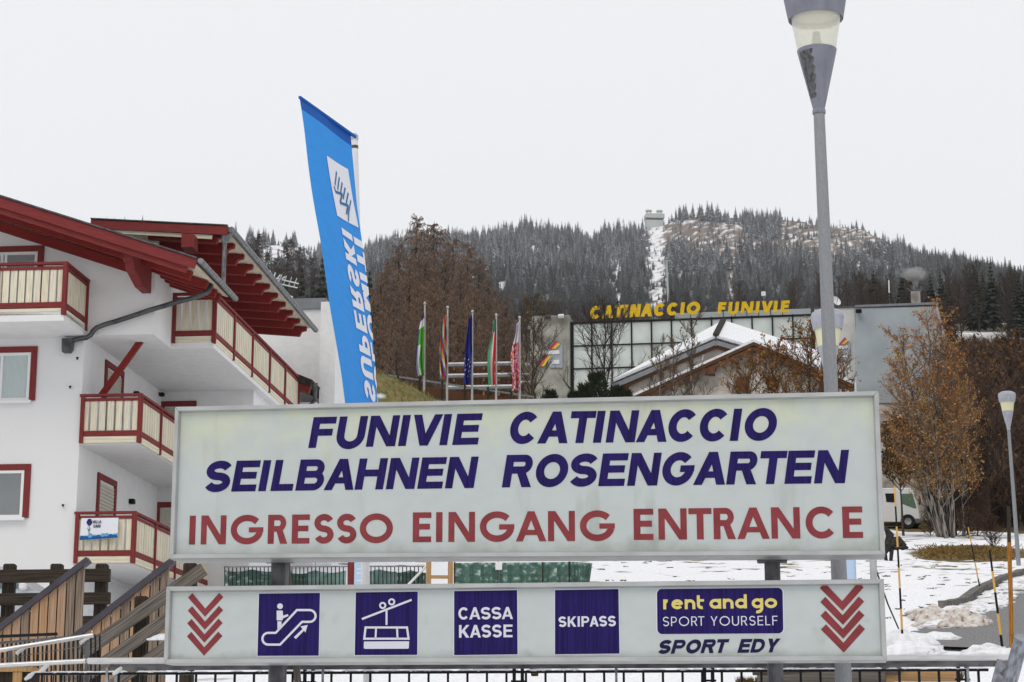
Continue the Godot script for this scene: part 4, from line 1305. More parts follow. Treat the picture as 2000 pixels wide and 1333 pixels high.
func build_station() -> void:
	var A := P(1113, 770, 150.0)
	var t := thing("cableway_station", "grey cableway valley station with gridded glass front and corrugated block", "building", Vector3(A.x, G(A.x, 146) - 0.5, A.z), -deg_to_rad(9.0))
	var y0 := -1.0
	var base_y: float = y0
	# left concrete wing
	var wl := on(t, 1035, 618, 0.6); var wr := on(t, 1112, 618, 0.6)
	var mb := MB.new()
	mb.span(Vector3(wl.x, base_y, -7.0), Vector3(wr.x, wl.y, 0.6))
	obj("concrete_wing", mb, M.concrete, t)
	emblem(t, 1077, 692, 1.0, 0.62)
	# glass front
	var gl := on(t, 1117, 632, 0); var gr := on(t, 1588, 620, 0)
	var cols := 12
	var rows := 4
	var x0: float = gl.x; var x1: float = gr.x
	var cw := (x1 - x0) / cols
	var top: float = gl.y
	var rh: float = gl.y - on(t, 1117, 676.5, 0).y
	for i in cols:
		for j in rows:
			var p := MB.new()
			var tilt := (rng.randf() - 0.5) * 0.012
			var c := Vector3(x0 + cw * (i + 0.5), top - rh * (j + 0.5), -0.10 + 0.02 * rng.randf())
			p.box(c, Vector3(cw - 0.06, rh - 0.06, 0.04), Basis(Vector3.UP, tilt))
			obj("pane", p, M.pane_mirror, t)
	for i in cols + 1:
		var p := MB.new()
		var w := 0.24 if i == 0 or i == cols else 0.11
		p.box(Vector3(x0 + cw * i, top - rh * rows * 0.5 + 0.05, 0.0), Vector3(w, rh * rows + 0.1, 0.18))
		obj("mullion", p, M.mullion, t)
	for j in rows + 1:
		var p := MB.new()
		p.box(Vector3((x0 + x1) * 0.5, top - rh * j, -0.012), Vector3(x1 - x0, 0.14 if j == 0 else 0.085, 0.15))
		obj("transom", p, M.mullion, t)
	mb = MB.new()
	mb.span(Vector3(x0, base_y, -14.0), Vector3(x1, top - 0.1, -0.20))
	obj("hall_wall", mb, M.plinth, t)
	# plant level behind the letters
	mb = MB.new()
	var bl := on(t, 1318, 607, -2.0); var br := on(t, 1583, 603, -2.0)
	mb.span(Vector3(bl.x, top - 0.5, -10.0), Vector3(br.x, br.y, -2.0))
	for i in 60:
		var xx := lerpf(bl.x + 0.1, br.x - 0.1, i / 59.0)
		mb.box(Vector3(xx, (top + br.y) * 0.5, -1.98), Vector3(0.09, br.y - top, 0.06))
	obj("roof_plant_cladding", mb, M.cladding, t)
	# letters on the roof edge
	var sg := Node3D.new()
	sg.name = "roof_lettering"
	t.add_child(sg)
	for w in [["CATINACCIO", 1151, 623.5, 1366, 614.5, 24.5], ["FUNIVIE", 1401, 614.5, 1540, 611.0, 23.0]]:
		var a := on(t, w[1], w[2], 0.3); var b := on(t, w[3], w[4], 0.3)
		var cap: float = w[5] / F * 152.0 * 0.98
		word(sg, w[0], WID_ROUND, 0.29, cap * 1.06, a, b, 0.14, M.letter_yellow, 0.07, 0.17)
		for i in 6:
			var s := MB.new()
			var q := a.lerp(b, (i + 0.5) / 6.0)
			s.bar(Vector3(q.x, top - 0.05, 0.22), Vector3(q.x, q.y + cap * 0.4, 0.22), 0.06, 0.06)
			obj("letter_support", s, M.mullion, sg)
	# white tower
	var tl := on(t, 1590, 604, 1.2); var tr := on(t, 1669, 602, 1.2)
	mb = MB.new()
	mb.span(Vector3(tl.x, base_y, -9.0), Vector3(tr.x, tl.y, 1.2))
	obj("white_tower", mb, M.tower_white, t)
	mb = MB.new()
	mb.span(Vector3(tl.x - 0.1, tl.y, -9.1), Vector3(tr.x + 0.1, tl.y + 0.12, 1.3))
	obj("tower_coping", mb, M.zinc_dark, t)
	emblem(t, 1642, 682, 0.85, 1.22)
	# corrugated block with raking side
	var poly: Array = []
	for q in [[1671, 788], [1863, 786], [1857, 718], [1846, 655], [1832, 600], [1671, 602]]:
		var k := on(t, q[0], q[1], 2.0)
		poly.push_back(Vector2(k.x, k.y))
	mb = MB.new()
	mb.prism(poly, Vector3(0, 0, 2.0), Vector3.RIGHT, Vector3.UP, -12.0, 0.0)
	var xa: float = poly[0].x
	var xb: float = poly[1].x
	for i in 46:
		var xx := lerpf(xa + 0.1, xb - 0.15, i / 45.0)
		# top of the block at this rib
		var ty: float = poly[5].y - 0.05
		if xx > poly[4].x:
			for s in [[4, 3], [3, 2], [2, 1]]:
				var p0: Vector2 = poly[s[0]]; var p1: Vector2 = poly[s[1]]
				if xx >= p0.x and xx <= p1.x: ty = lerpf(p0.y, p1.y, (xx - p0.x) / (p1.x - p0.x)) - 0.1
		if ty > poly[0].y + 0.2: mb.box(Vector3(xx, (poly[0].y + ty) * 0.5, 2.015), Vector3(0.055, ty - poly[0].y, 0.05))
	obj("corrugated_block", mb, M.cladding, t)
	mb = MB.new()
	mb.span(Vector3(poly[5].x - 0.05, poly[5].y + 0.02, -10.0), Vector3(poly[4].x + 0.05, poly[5].y + 0.20, 2.12))
	obj("block_coping", mb, M.coping, t)
	mb = MB.new()
	mb.span(Vector3(poly[0].x, base_y - 4.0, -10.0), Vector3(poly[1].x, poly[0].y - 0.02, 1.9))
	obj("lower_wall", mb, M.chalet_wall, t)
	# flood lights on the edges
	for q in [[1071, 622, 0.62, "zinc_dark"], [1097, 620, 0.62, "white_plastic"], [1677, 610, 2.05, "black"]]:
		var c := on(t, q[0], q[1], q[2])
		var f := MB.new()
		f.cbox(c + Vector3(0, 0, 0.35), Vector3(0.45, 0.28, 0.3), 0.05, Basis(Vector3.RIGHT, 0.5))
		f.bar(c, c + Vector3(0, 0, 0.3), 0.06, 0.06)
		obj("floodlight", f, M[q[3]], t)
	# chimney with its fanned cowl
	var cc := on(t, 1789, 599, -2.0)
	var ch := on(t, 1789, 571, -2.0).y
	mb = MB.new()
	mb.span(Vector3(cc.x - 0.34, cc.y - 1.5, -2.35), Vector3(cc.x + 0.34, ch, -1.65))
	var chm := obj("chimney", mb, M.plinth, t)
	mb = MB.new()
	for i in 9:
		var an := TAU * i / 9.0
		mb.bar(Vector3(cc.x + 0.28 * cos(an), ch, -2.0 + 0.28 * sin(an)), Vector3(cc.x + 0.62 * cos(an), ch + 0.30 + 0.1 * sin(i * 3.0), -2.0 + 0.62 * sin(an)), 0.16, 0.03)
	mb.bar(Vector3(cc.x - 0.15, ch, -2.0), Vector3(cc.x - 0.05, ch + 0.7, -2.0), 0.12, 0.12)
	mb.bar(Vector3(cc.x + 0.15, ch, -2.0), Vector3(cc.x + 0.12, ch + 0.65, -2.0), 0.12, 0.12)
	obj("cowl", mb, M.coping, chm)
	# smoke
	var smoke := thing("chimney_smoke", "small white puff of smoke above the grey chimney", "smoke", t.transform * Vector3(cc.x, ch + 0.5, -2.0))
	for q in [[0.05, 0.30, 0.55, 0.5, 2.2], [0.0, 0.62, 0.95, 0.55, 2.0], [0.28, 0.70, 0.8, 0.5, 1.6], [-0.35, 0.62, 0.8, 0.45, 1.3], [0.5, 0.95, 0.7, 0.5, 0.9], [-0.1, 0.98, 1.1, 0.6, 0.8], [-0.75, 0.85, 0.8, 0.5, 0.45], [0.2, 1.28, 1.0, 0.45, 0.5], [-0.5, 1.2, 0.9, 0.4, 0.35], [0.1, 0.9, 2.0, 1.1, 0.16], [-0.9, 1.0, 1.3, 0.8, 0.14]]:
		var fv := FogVolume.new()
		fv.name = numbered(smoke, "puff")
		var fm := FogMaterial.new()
		fm.density = q[4]
		fm.albedo = Color(0.99, 0.99, 0.99)
		fv.shape = RenderingServer.FOG_VOLUME_SHAPE_ELLIPSOID
		fv.size = Vector3(q[2], q[3], q[2])
		fv.material = fm
		smoke.add_child(fv)
		fv.position = Vector3(q[0], q[1], 0)
	# masts and the dish
	var dish := thing("satellite_dish", "white satellite dish on the edge of the white tower roof", "dish", t.transform * (on(t, 1632, 601, 0.5)))
	mb = MB.new()
	var prof: Array = []
	for i in 6: prof.push_back(Vector2(0.40 * i / 5.0 + 0.001, 0.14 * pow(i / 5.0, 2)))
	mb.lathe(prof, 16, Vector3(0, 0.45, 0), Basis(Vector3.RIGHT, 1.15) * Basis(Vector3.BACK, -0.5))
	obj("reflector", mb, M.white_plastic, dish)
	mb = MB.new(); mb.tube([Vector3(0, -0.35, -0.05), Vector3(0, 0.45, -0.03)], [0.035], 6)
	obj("mast", mb, M.zinc, dish)
	mb = MB.new(); mb.tube([Vector3(0.05, 0.2, 0.05), Vector3(0.15, 0.75, 0.5)], [0.02], 5)
	obj("feed_arm", mb, M.zinc, dish)
	var m1 := thing("roof_mast", "thin grey mast with a small box above the yellow roof letters", "mast", t.transform * on(t, 1492, 606, -4.0))
	mb = MB.new(); mb.tube([Vector3(0, -0.3, 0), Vector3(0, 1.15, 0)], [0.05], 6)
	obj("pole", mb, M.zinc, m1)
	mb = MB.new(); mb.cbox(Vector3(0, 1.3, 0), Vector3(0.32, 0.35, 0.2), 0.02)
	obj("box_head", mb, M.white_plastic, m1)
	var m2 := thing("roof_mast", "thin pole with white upper half above the corrugated block", "mast", t.transform * on(t, 1738, 602, -3.0))
	mb = MB.new(); mb.tube([Vector3(0, -0.3, 0), Vector3(0, 1.2, 0)], [0.04], 6)
	obj("pole", mb, M.zinc_dark, m2)
	mb = MB.new(); mb.tube([Vector3(0, 1.2, 0), Vector3(0, 2.2, 0)], [0.055], 6)
	obj("white_sleeve", mb, M.white_plastic, m2)
	# small blue shop sign by the tower foot
	var c0 := on(t, 1632, 760, 3.4); var c1 := on(t, 1668, 741, 3.4)
	var ss := thing("shop_sign", "small dark blue shop sign with orange letters behind the lamp post", "sign", t.transform * Vector3((c0.x + c1.x) * 0.5, c0.y, 3.4), -deg_to_rad(9.0))
	var sw: float = c1.x - c0.x; var shh: float = c1.y - c0.y
	mb = MB.new(); mb.cbox(Vector3(0, shh * 0.5, 0), Vector3(sw, shh, 0.12), 0.02)
	obj("panel", mb, M.navy_dark, ss)
	word(ss, "to", WID_LOW, 0.26, shh * 0.30, Vector3(-sw * 0.36, shh * 0.40, 0.063), Vector3(-sw * 0.06, shh * 0.40, 0.063), 0.0, M.letter_yellow, 0.01, 0.2)
	word(ss, "go", WID_LOW, 0.26, shh * 0.30, Vector3(sw * 0.05, shh * 0.40, 0.063), Vector3(sw * 0.40, shh * 0.40, 0.063), 0.0, M.letter_yellow, 0.01, 0.2)
	mb = MB.new(); mb.bar(Vector3(sw * 0.5 + 0.1, -1.6, 0), Vector3(sw * 0.5 + 0.1, shh + 0.1, 0), 0.1, 0.1)
	mb.bar(Vector3(-sw * 0.5 - 0.1, -1.6, 0), Vector3(-sw * 0.5 - 0.1, shh + 0.1, 0), 0.1, 0.1)
	obj("sign_post", mb, M.white_plastic, ss)
	# tower on the ridge
	var rt := P(1278, 440, 1798.0)
	rt.y = G(rt.x, 1798.0)
	var ry := P(1278, 441, 1798.0).y - rt.y
	var k := 1798.0 / F
	var lt := thing("lift_top_station", "pale cableway tower with two masts standing on the mountain ridge", "tower", rt, 0.1)
	mb = MB.new()
	mb.span(Vector3(-18 * k, -6, -5), Vector3(18 * k, ry + 9 * k, 5))
	obj("lower_block", mb, M.pylon, lt)
	mb = MB.new()
	mb.span(Vector3(-18 * k, ry + 9.3 * k, -6), Vector3(18 * k, ry + 13 * k, 0))
	mb.span(Vector3(-19 * k, ry + 13.2 * k, -6), Vector3(19 * k, ry + 22 * k, 6))
	obj("upper_block", mb, M.pylon, lt)
	for s in [-1, 1]:
		mb = MB.new()
		for dx in [-3.5, 3.5]:
			mb.bar(Vector3((s * 11 + dx) * k, ry + 22 * k, 0), Vector3((s * 11 + dx) * k, ry + 33 * k, 0), 0.9, 0.9)
		mb.span(Vector3((s * 11 - 6) * k, ry + 29 * k, -2), Vector3((s * 11 + 6) * k, ry + 32 * k, 2))
		mb.span(Vector3((s * 11 - 5) * k, ry + 23 * k, -1.5), Vector3((s * 11 + 4) * k, ry + 25 * k, 1.5))
		obj("mast_head", mb, M.pylon, lt)
	for q in [[1302, 510, 1306, 600, 1300.0]]:
		var b := P(q[2], q[3], q[4]); b.y = G(b.x, q[4]) 
		var tp := P(q[0], q[1], q[4])
		var pl := thing("lift_pylon", "slim pale steel pylon rising out of the forest beside the snowy lane", "pylon", b)
		mb = MB.new(); mb.tube([Vector3(0, -2, 0), tp - b], [0.9, 0.6], 6)
		obj("shaft", mb, M.pylon, pl)
		mb = MB.new(); mb.bar(tp - b + Vector3(-3, 0, 0), tp - b + Vector3(3, 0, 0), 0.6, 0.6)
		obj("crossarm", mb, M.pylon, pl)

# ---------------------------------------------------------------- chalet with snowy roofs
func roof_slab(t: Node3D, called: String, q: Array, th: float, m: Material, par: Node = null) -> MeshInstance3D:   # q: 4 corners in local space, top side
	var mb := MB.new()
	var up: Vector3 = (q[1] - q[0]).cross(q[2] - q[0]).normalized()
	if up.y < 0: up = -up
	var dn: Array = []
	for p in q: dn.push_back(p - up * th)
	var flip: bool = (q[1] - q[0]).cross(q[2] - q[0]).y < 0
	var add := func(a: Vector3, b: Vector3, c: Vector3, d: Vector3) -> void:
		if flip: mb.quad(d, c, b, a)
		else: mb.quad(a, b, c, d)
	add.call(q[0], q[1], q[2], q[3])
	add.call(dn[3], dn[2], dn[1], dn[0])
	for i in 4:
		var j := (i + 1) % 4
		add.call(q[j], q[i], dn[i], dn[j])
	return obj(called, mb, m, par if par else t)

func build_chalet() -> void:
	var d := 120.0
	var A := P(1400, 770, d)
	var t := thing("chalet", "timber and plaster chalet with snow covered gable roofs below the station", "house", Vector3(A.x, G(A.x, d) - 0.5, -d), -deg_to_rad(6.0))
	var gz := 0.0
	# main body
	var Lw := on(t, 1228, 760, -0.5); var Rw := on(t, 1592, 760, -0.5)
	var ap := on(t, 1398, 661, gz)               # front apex
	var Lf := on(t, 1195, 748, gz); var Rf := on(t, 1606, 722, gz)
	var top := on(t, 1413, 631, -6.0)            # ridge end, higher and further back
	var Lb := Vector3(Lf.x + 0.3, Lf.y + 0.9, -9.0); var Rb := on(t, 1612, 695, -5.0)
	var body := MB.new()
	body.prism([Vector2(Lw.x, -2), Vector2(Rw.x, -2), Vector2(Rw.x, Rf.y - 0.2), Vector2(ap.x, ap.y - 0.35), Vector2(Lw.x, Lf.y + 0.35)], Vector3(0, 0, -0.5), Vector3.RIGHT, Vector3.UP, -8.0, 0.0)
	obj("wall", body, M.chalet_wall, t)
	var up := Vector3(0, 0.22, 0)
	for s in [[[Lf, ap, top, Lb], "left_roof"], [[ap, Rf, Rb, top], "right_roof"]]:
		var q: Array = s[0]
		var rf := roof_slab(t, "roof", q, 0.22, M.zinc_dark)
		var qs: Array = []
		var cen: Vector3 = (q[0] + q[1] + q[2] + q[3]) * 0.25
		for p in q: qs.push_back(p.lerp(cen, 0.025) + up * 0.9)
		roof_slab(t, "roof_snow", qs, 0.17, M.snow, rf)
	# verge boards under the front edge
	for s in [[Lf, ap], [ap, Rf]]:
		var b := MB.new()
		b.bar(s[0] + Vector3(0, -0.28, 0.05), s[1] + Vector3(0, -0.28, 0.05), 0.08, 0.28)
		obj("verge_board", b, M.coping, t)
		b = MB.new()
		b.bar(s[0] + Vector3(0, -0.52, -0.12), s[1] + Vector3(0, -0.52, -0.12), 0.08, 0.22)
		obj("verge_beam", b, M.chalet_wood, t)
	var rc := MB.new()
	rc.bar(ap + Vector3(0, 0.22, 0), top + Vector3(0, 0.22, 0), 0.35, 0.14)
	obj("ridge_cap", rc, M.stone_dark, t)
	# timber infill low left
	var ti := MB.new()
	var t0 := on(t, 1192, 770, 0.1); var t1 := on(t, 1226, 745, 0.1)
	ti.span(Vector3(t0.x, -1, -3.0), Vector3(t1.x, t1.y - 0.1, -0.3))
	obj("timber_bay", ti, M.brown_wood, t)
	# icy drain pipe below the upper gable
	var dp := MB.new()
	dp.tube([on(t, 1374, 678, -0.35), on(t, 1372, 704, -0.35)], [0.05], 6)
	obj("icicle", dp, M.snow, t)
	# front wing with the lower gable
	var z2 := 4.5
	var c := on(t, 1472, 669, z2); var cl := on(t, 1236, 776, z2); var cr := on(t, 1668, 752, z2)
	var back := Vector3(0.2, 0.55, -4.2)
	var wg := MB.new()
	var wl := on(t, 1262, 770, z2 - 0.8); var wr := on(t, 1640, 770, z2 - 0.8)
	wg.prism([Vector2(wl.x, -2), Vector2(wr.x, -2), Vector2(wr.x, cr.y - 0.1), Vector2(c.x, c.y - 0.3), Vector2(wl.x, cl.y + 0.1)], Vector3(0, 0, z2 - 0.8), Vector3.RIGHT, Vector3.UP, -3.2, 0.0)
	obj("wing_wall", wg, M.chalet_wall, t)
	for q in [[cl, c, c + back, cl + back], [c, cr, cr + back, c + back]]:
		var rf := roof_slab(t, "wing_roof", q, 0.16, M.chalet_wood)
		var qs: Array = []
		for p in q: qs.push_back(p + up * 0.85)
		roof_slab(t, "wing_roof_snow", qs, 0.14, M.snow, rf)
	# rafters and small brackets under the wing verge
	for s in [[cl, c], [c, cr]]:
		var b := MB.new()
		b.bar(s[0] + Vector3(0, -0.33, -0.15), s[1] + Vector3(0, -0.33, -0.15), 0.12, 0.2)
		obj("wing_verge_beam", b, M.brown_wood, t)
		for i in 14:
			var br := MB.new()
			var p: Vector3 = s[0].lerp(s[1], (i + 0.5) / 14.0)
			br.box(p + Vector3(0, -0.52, -0.25), Vector3(0.16, 0.18, 0.35))
			obj("bracket", br, M.chalet_wood, t)
	# brown window and purlin ends on the wing
	for q in [[1450, 752, 26, 30], [1510, 748, 22, 30]]:
		var w := MB.new()
		var a := on(t, q[0] - q[2] * 0.5, q[1] + q[3] * 0.5, z2 - 0.78); var b := on(t, q[0] + q[2] * 0.5, q[1] - q[3] * 0.5, z2 - 0.72)
		w.span(Vector3(a.x, a.y, z2 - 0.85), Vector3(b.x, b.y, z2 - 0.72))
		var wn := obj("shutter", w, M.brown_wood, t)
	for q in [[1390, 727], [1555, 725]]:
		var w := MB.new()
		var a := on(t, q[0], q[1], z2 - 0.4)
		w.box(a, Vector3(0.4, 0.35, 0.8))
		obj("purlin_end", w, M.brown_wood, t)

# ---------------------------------------------------------------- bank with flags, walkway, terrace
func flag_cloth(w: float, h: float, kind: int) -> MB:
	var mb := MB.new()
	var nx := 14; var ny := 46
	var r := RandomNumberGenerator.new(); r.seed = 50 + kind
	var P2 := func(i: int, j: int) -> Vector3:
		var s := float(i) / nx; var q := float(j) / ny
		var ww := w * (0.42 + 0.58 * sstep(0.0, 0.5, q)) * (1.0 + 0.07 * sin(q * 9.0 + kind))
		var x := -s * ww + 0.05 * sin(q * 7.0 + kind * 2.0) * q
		var z := 0.16 * sin(s * 11.0 + q * 3.0 + kind) * (0.3 + q) + 0.05 * sin(s * 23.0 + kind)
		return Vector3(x, h * (1.0 - q) - 0.25 * s * (1.0 - q), z)
	for j in ny:
		for i in nx:
			var s := (i + 0.5) / nx; var q := (j + 0.5) / ny
			var c := Color.WHITE
			match kind:
				0:
					c = Color(0.12, 0.42, 0.05)
					if q < 0.08: c = Color(0.10, 0.06, 0.14)
					elif q < 0.22: c = Color(0.75, 0.75, 0.78)
					elif s > 0.88: c = Color(0.02, 0.05, 0.20)
					elif s > 0.48 + 0.1 * sin(q * 10.0) and q > 0.5: c = Color(0.72, 0.73, 0.78)
				1:
					var a := fposmod(q * 2.6 + s * 1.3, 1.0)
					c = [Color(0.45, 0.04, 0.12), Color(0.60, 0.22, 0.05), Color(0.58, 0.42, 0.12), Color(0.62, 0.58, 0.60), Color(0.08, 0.25, 0.22), Color(0.24, 0.05, 0.26)][int(a * 5.99)]
				2:
					c = Color(0.02, 0.03, 0.22)
					if q > 0.6 and q < 0.9 and fmod(float(i * 7 + j * 5), 11.0) < 1.0: c = Color(0.6, 0.55, 0.4)
				3:
					c = Color(0.62, 0.02, 0.03) if s < 0.36 else (Color(0.75, 0.76, 0.75) if s < 0.72 else Color(0.06, 0.30, 0.14))
					if q < 0.2: c = Color(0.05, 0.25, 0.13) if s < 0.6 else Color(0.6, 0.62, 0.6)
				4:
					var a := fposmod(sin(i * 2.3 + j * 0.9) * 4.0 + j * 0.37, 1.0)
					c = [Color(0.60, 0.05, 0.14), Color(0.68, 0.60, 0.64), Color(0.62, 0.22, 0.30), Color(0.55, 0.20, 0.05), Color(0.40, 0.03, 0.16)][int(a * 4.99)]
					if q < 0.3: c = Color(0.62, 0.58, 0.64)
			mb.col = c
			mb.quad(P2.call(i + 1, j + 1), P2.call(i, j + 1), P2.call(i, j), P2.call(i + 1, j))
	return mb

func build_bank() -> void:
	var names := ["green and white flag with dark top hanging limp from a pole", "rainbow striped flag hanging limp from a pole", "dark blue flag with ring of small stars hanging limp", "green, white and red flag hanging limp from a pole", "pink, red and white patterned flag hanging limp beside bare tree"]
	var sp := [[828, 596, 776, 612, 735], [873, 604, 778, 614, 742], [922, 612, 779, 616, 752], [969, 619, 779, 622, 754], [1015, 624, 779, 628, 764]]
	for i in 5:
		var d := 112.0 - i * 1.2
		var b := P(sp[i][0], sp[i][2], d)
		var tp := P(sp[i][0], sp[i][1], d)
		var g := minf(b.y, G(b.x, d)) 
		var t := thing("flagpole", names[i], "flag", Vector3(b.x, g, -d), 0.15, "flags on poles above the grass bank")
		var h := tp.y - g
		var mb := MB.new(); mb.tube([Vector3(0, -0.3, 0), Vector3(0, h * 0.5, 0), Vector3(0, h, 0)], [0.075, 0.06, 0.045], 10)
		var kn: Array = []
		for k in 7: kn.push_back(Vector2(0.08 * sin(PI * k / 6.0) + 0.002, h + 0.09 - 0.1 * cos(PI * k / 6.0)))
		mb.lathe(kn, 10)
		obj("pole", mb, M.alu, t)
		var f0 := P(sp[i][0], sp[i][3], d).y - g; var f1 := P(sp[i][0], sp[i][4], d).y - g
		var cl := flag_cloth(0.42, f0 - f1, i)
		var o := obj("flag_cloth", cl, M.vcol, t)
		o.position = Vector3(-0.05, f1, 0.14)
	# sloping walkway parapet over the bank
	var a := P(735, 730, 118.0); var b := P(1045, 776, 112.0)
	var w := thing("walkway", "dark timber walkway with handrail descending behind the flag poles", "walkway", Vector3(a.x, G(a.x, 118.0), a.z))
	var la := Vector3(0, a.y - w.position.y, 0); var lb := b - w.position
	var mb := MB.new(); mb.bar(la, lb, 0.14, 0.10); obj("handrail", mb, M.zinc, w)
	mb = MB.new(); mb.bar(la + Vector3(0, -0.62, 0), lb + Vector3(0, -0.62, 0), 0.18, 0.55); obj("parapet_board", mb, M.chalet_wood, w)
	mb = MB.new(); mb.bar(la + Vector3(0, -1.15, 0.1), lb + Vector3(0, -1.15, 0.1), 0.18, 0.16); obj("snowy_ledge", mb, M.dirty_snow, w)
	for i in 8:
		var p := la.lerp(lb, i / 7.0)
		mb = MB.new(); mb.bar(p + Vector3(0, -2.6, 0.12), p + Vector3(0, 0.15, 0.12), 0.12, 0.12); obj("post", mb, M.wood_dark, w)
	# timber terrace with three snowy rails
	var tA := P(945, 765, 128.0)
	var tt := thing("timber_terrace", "brown timber terrace with three snow covered rails left of the station", "terrace", Vector3(tA.x, G(tA.x, 128.0) - 0.5, -128.0), -0.04)
	for q in [[713, 4.2], [735, 4.4], [758, 4.6]]:
		var l := on(tt, 872, q[0] + 1.5, 0.1); var r := on(tt, 1012, q[0] - 1.0, 0.1)
		mb = MB.new(); mb.bar(l, r, 0.25, 0.16); obj("rail", mb, M.coping, tt)
		mb = MB.new(); mb.bar(l + Vector3(0, 0.13, 0), r + Vector3(0, 0.13, 0), 0.24, 0.09); obj("rail_snow", mb, M.snow, tt)
	for q in [[717, 733], [739, 756], [762, 790]]:
		var l := on(tt, 875, q[1], -0.3); var r := on(tt, 1010, q[0], -0.3)
		for i in 16:
			mb = MB.new()
			var x0 := lerpf(l.x, r.x, i / 16.0); var x1 := lerpf(l.x, r.x, (i + 1) / 16.0) - 0.03
			mb.span(Vector3(x0, l.y, -0.4 - 0.03 * (i % 2)), Vector3(x1, r.y, -0.3 - 0.03 * (i % 2)))
			obj("board", mb, M.brown_wood, tt)
		for i in 5:
			var x := lerpf(l.x + 0.4, r.x - 0.2, i / 4.0)
			mb = MB.new(); mb.box(Vector3(x, (l.y + r.y) * 0.5 + 0.2, -0.16), Vector3(0.14, 0.3, 0.2)); obj("joist_end", mb, M.ochre, tt)
	for i in 4:
		var l := on(tt, 876 + i * 44, 712, -0.05)
		mb = MB.new(); mb.span(Vector3(l.x - 0.1, -1, -0.12), Vector3(l.x + 0.1, l.y, 0.0)); obj("terrace_post", mb, M.chalet_wood, tt)
	# trees in front of the station
	var bt := bare_tree(811, 30, Color(0.07, 0.055, 0.045), Color(0.15, 0.11, 0.075), 0.0026, 260, Color(0.22, 0.12, 0.03), Color(0.30, 0.20, 0.06), 0.008, 0.30, 0.12, "bark_grey")
	plant_tree("bare_tree", "bare brownish tree in front of the concrete station wing", 1033, 583, 118.0, bt)
	var b2 := bare_tree(812, 26, Color(0.05, 0.04, 0.035), Color(0.08, 0.06, 0.05), 0.0020, 0, Color.BLACK, Color.BLACK, 0.01, 0.34, 0.2, "bark")
	plant_tree("bare_tree", "dark bare tree in front of the gridded glass front", 1183, 596, 126.0, b2)
	var b3 := bare_tree(813, 22, Color(0.09, 0.07, 0.055), Color(0.16, 0.11, 0.07), 0.0020, 120, Color(0.25, 0.16, 0.05), Color(0.3, 0.2, 0.08), 0.006, 0.16, 0.3, "birch_bark")
	plant_tree("birch_tree", "slender bare birch in front of the left chalet roof", 1345, 618, 108.0, b3, -1, "slender birches by the chalet")
	plant_tree("birch_tree", "low slender birch between the chalet gables", 1318, 660, 106.0, b3, -1, "slender birches by the chalet")
	plant_tree("birch_tree", "thin birch before the left chalet eave", 1283, 668, 107.0, b3, -1, "slender birches by the chalet")
	var b4 := bare_tree(814, 30, Color(0.10, 0.06, 0.03), Color(0.20, 0.11, 0.04), 0.0022, 800, Color(0.30, 0.10, 0.02), Color(0.34, 0.19, 0.05), 0.0075, 0.30, 0.1, "bark_grey")
	plant_tree("birch_tree", "orange leaved birch in front of the chalet wing gable", 1512, 672, 104.0, b4, -1, "orange birches by the chalet", 0.0, 1.25)
	plant_tree("birch_tree", "orange leaved birch just left of the lamp post", 1580, 630, 103.0, b4, -1, "orange birches by the chalet", 0.0, 1.1)
	plant_tree("birch_tree", "short rust leaved birch at the chalet window", 1460, 702, 103.5, b4, -1, "orange birches by the chalet", 0.0, 1.3)
	plant_tree("birch_tree", "rust leaved birch beside the small blue shop sign", 1625, 690, 105.0, b4, -1, "orange birches by the chalet")
	# dark junipers
	var jn := 0
	for q in [[1165, 722, 1160, 9], [1142, 748, 1140, 6], [1205, 752, 1205, 7], [1222, 762, 1222, 5], [1122, 765, 1122, 4], [1075, 762, 1075, 3]]:
		var d := 116.0
		var tp := P(q[0], q[1], d)
		var bt2 := P(q[0], 790, d)
		var r := RandomNumberGenerator.new(); r.seed = 60 + jn
		var j := thing("juniper_bush", ["tall dark green juniper in front of the glass front", "dark green juniper beside the tall one", "dark green juniper under the chalet eave", "small juniper at the timber bay", "small juniper at the black corner mullion", "small juniper below the emblem wall"][jn], "bush", Vector3(tp.x, bt2.y - 1.0, -d), 0.0, "junipers by the station")
		var h := tp.y - bt2.y + 1.0
		mb = MB.new()
		mb.tube([Vector3(0, -3, 0), Vector3(0, h * 0.7, 0)], [0.08, 0.02], 5); obj("stem", mb, M.bark, j)
		mb = MB.new()
		for i in 900:
			var an := r.randf() * TAU
			var y := r.randf()
			var rad := (1.0 - y * 0.75) * h * 0.42 * sqrt(r.randf())
			var p := Vector3(cos(an) * rad, y * h * 0.9, sin(an) * rad)
			mb.col = Color(0.022, 0.034, 0.016).lerp(Color(0.07, 0.075, 0.03), r.randf() * r.randf())
			blade(mb, p, p + Vector3(cos(an) * 0.2 + (r.randf() - 0.5) * 0.2, 0.28, sin(an) * 0.2 + (r.randf() - 0.5) * 0.2), 0.09, r)
		obj("foliage", mb, M.vcol, j)
		jn += 1

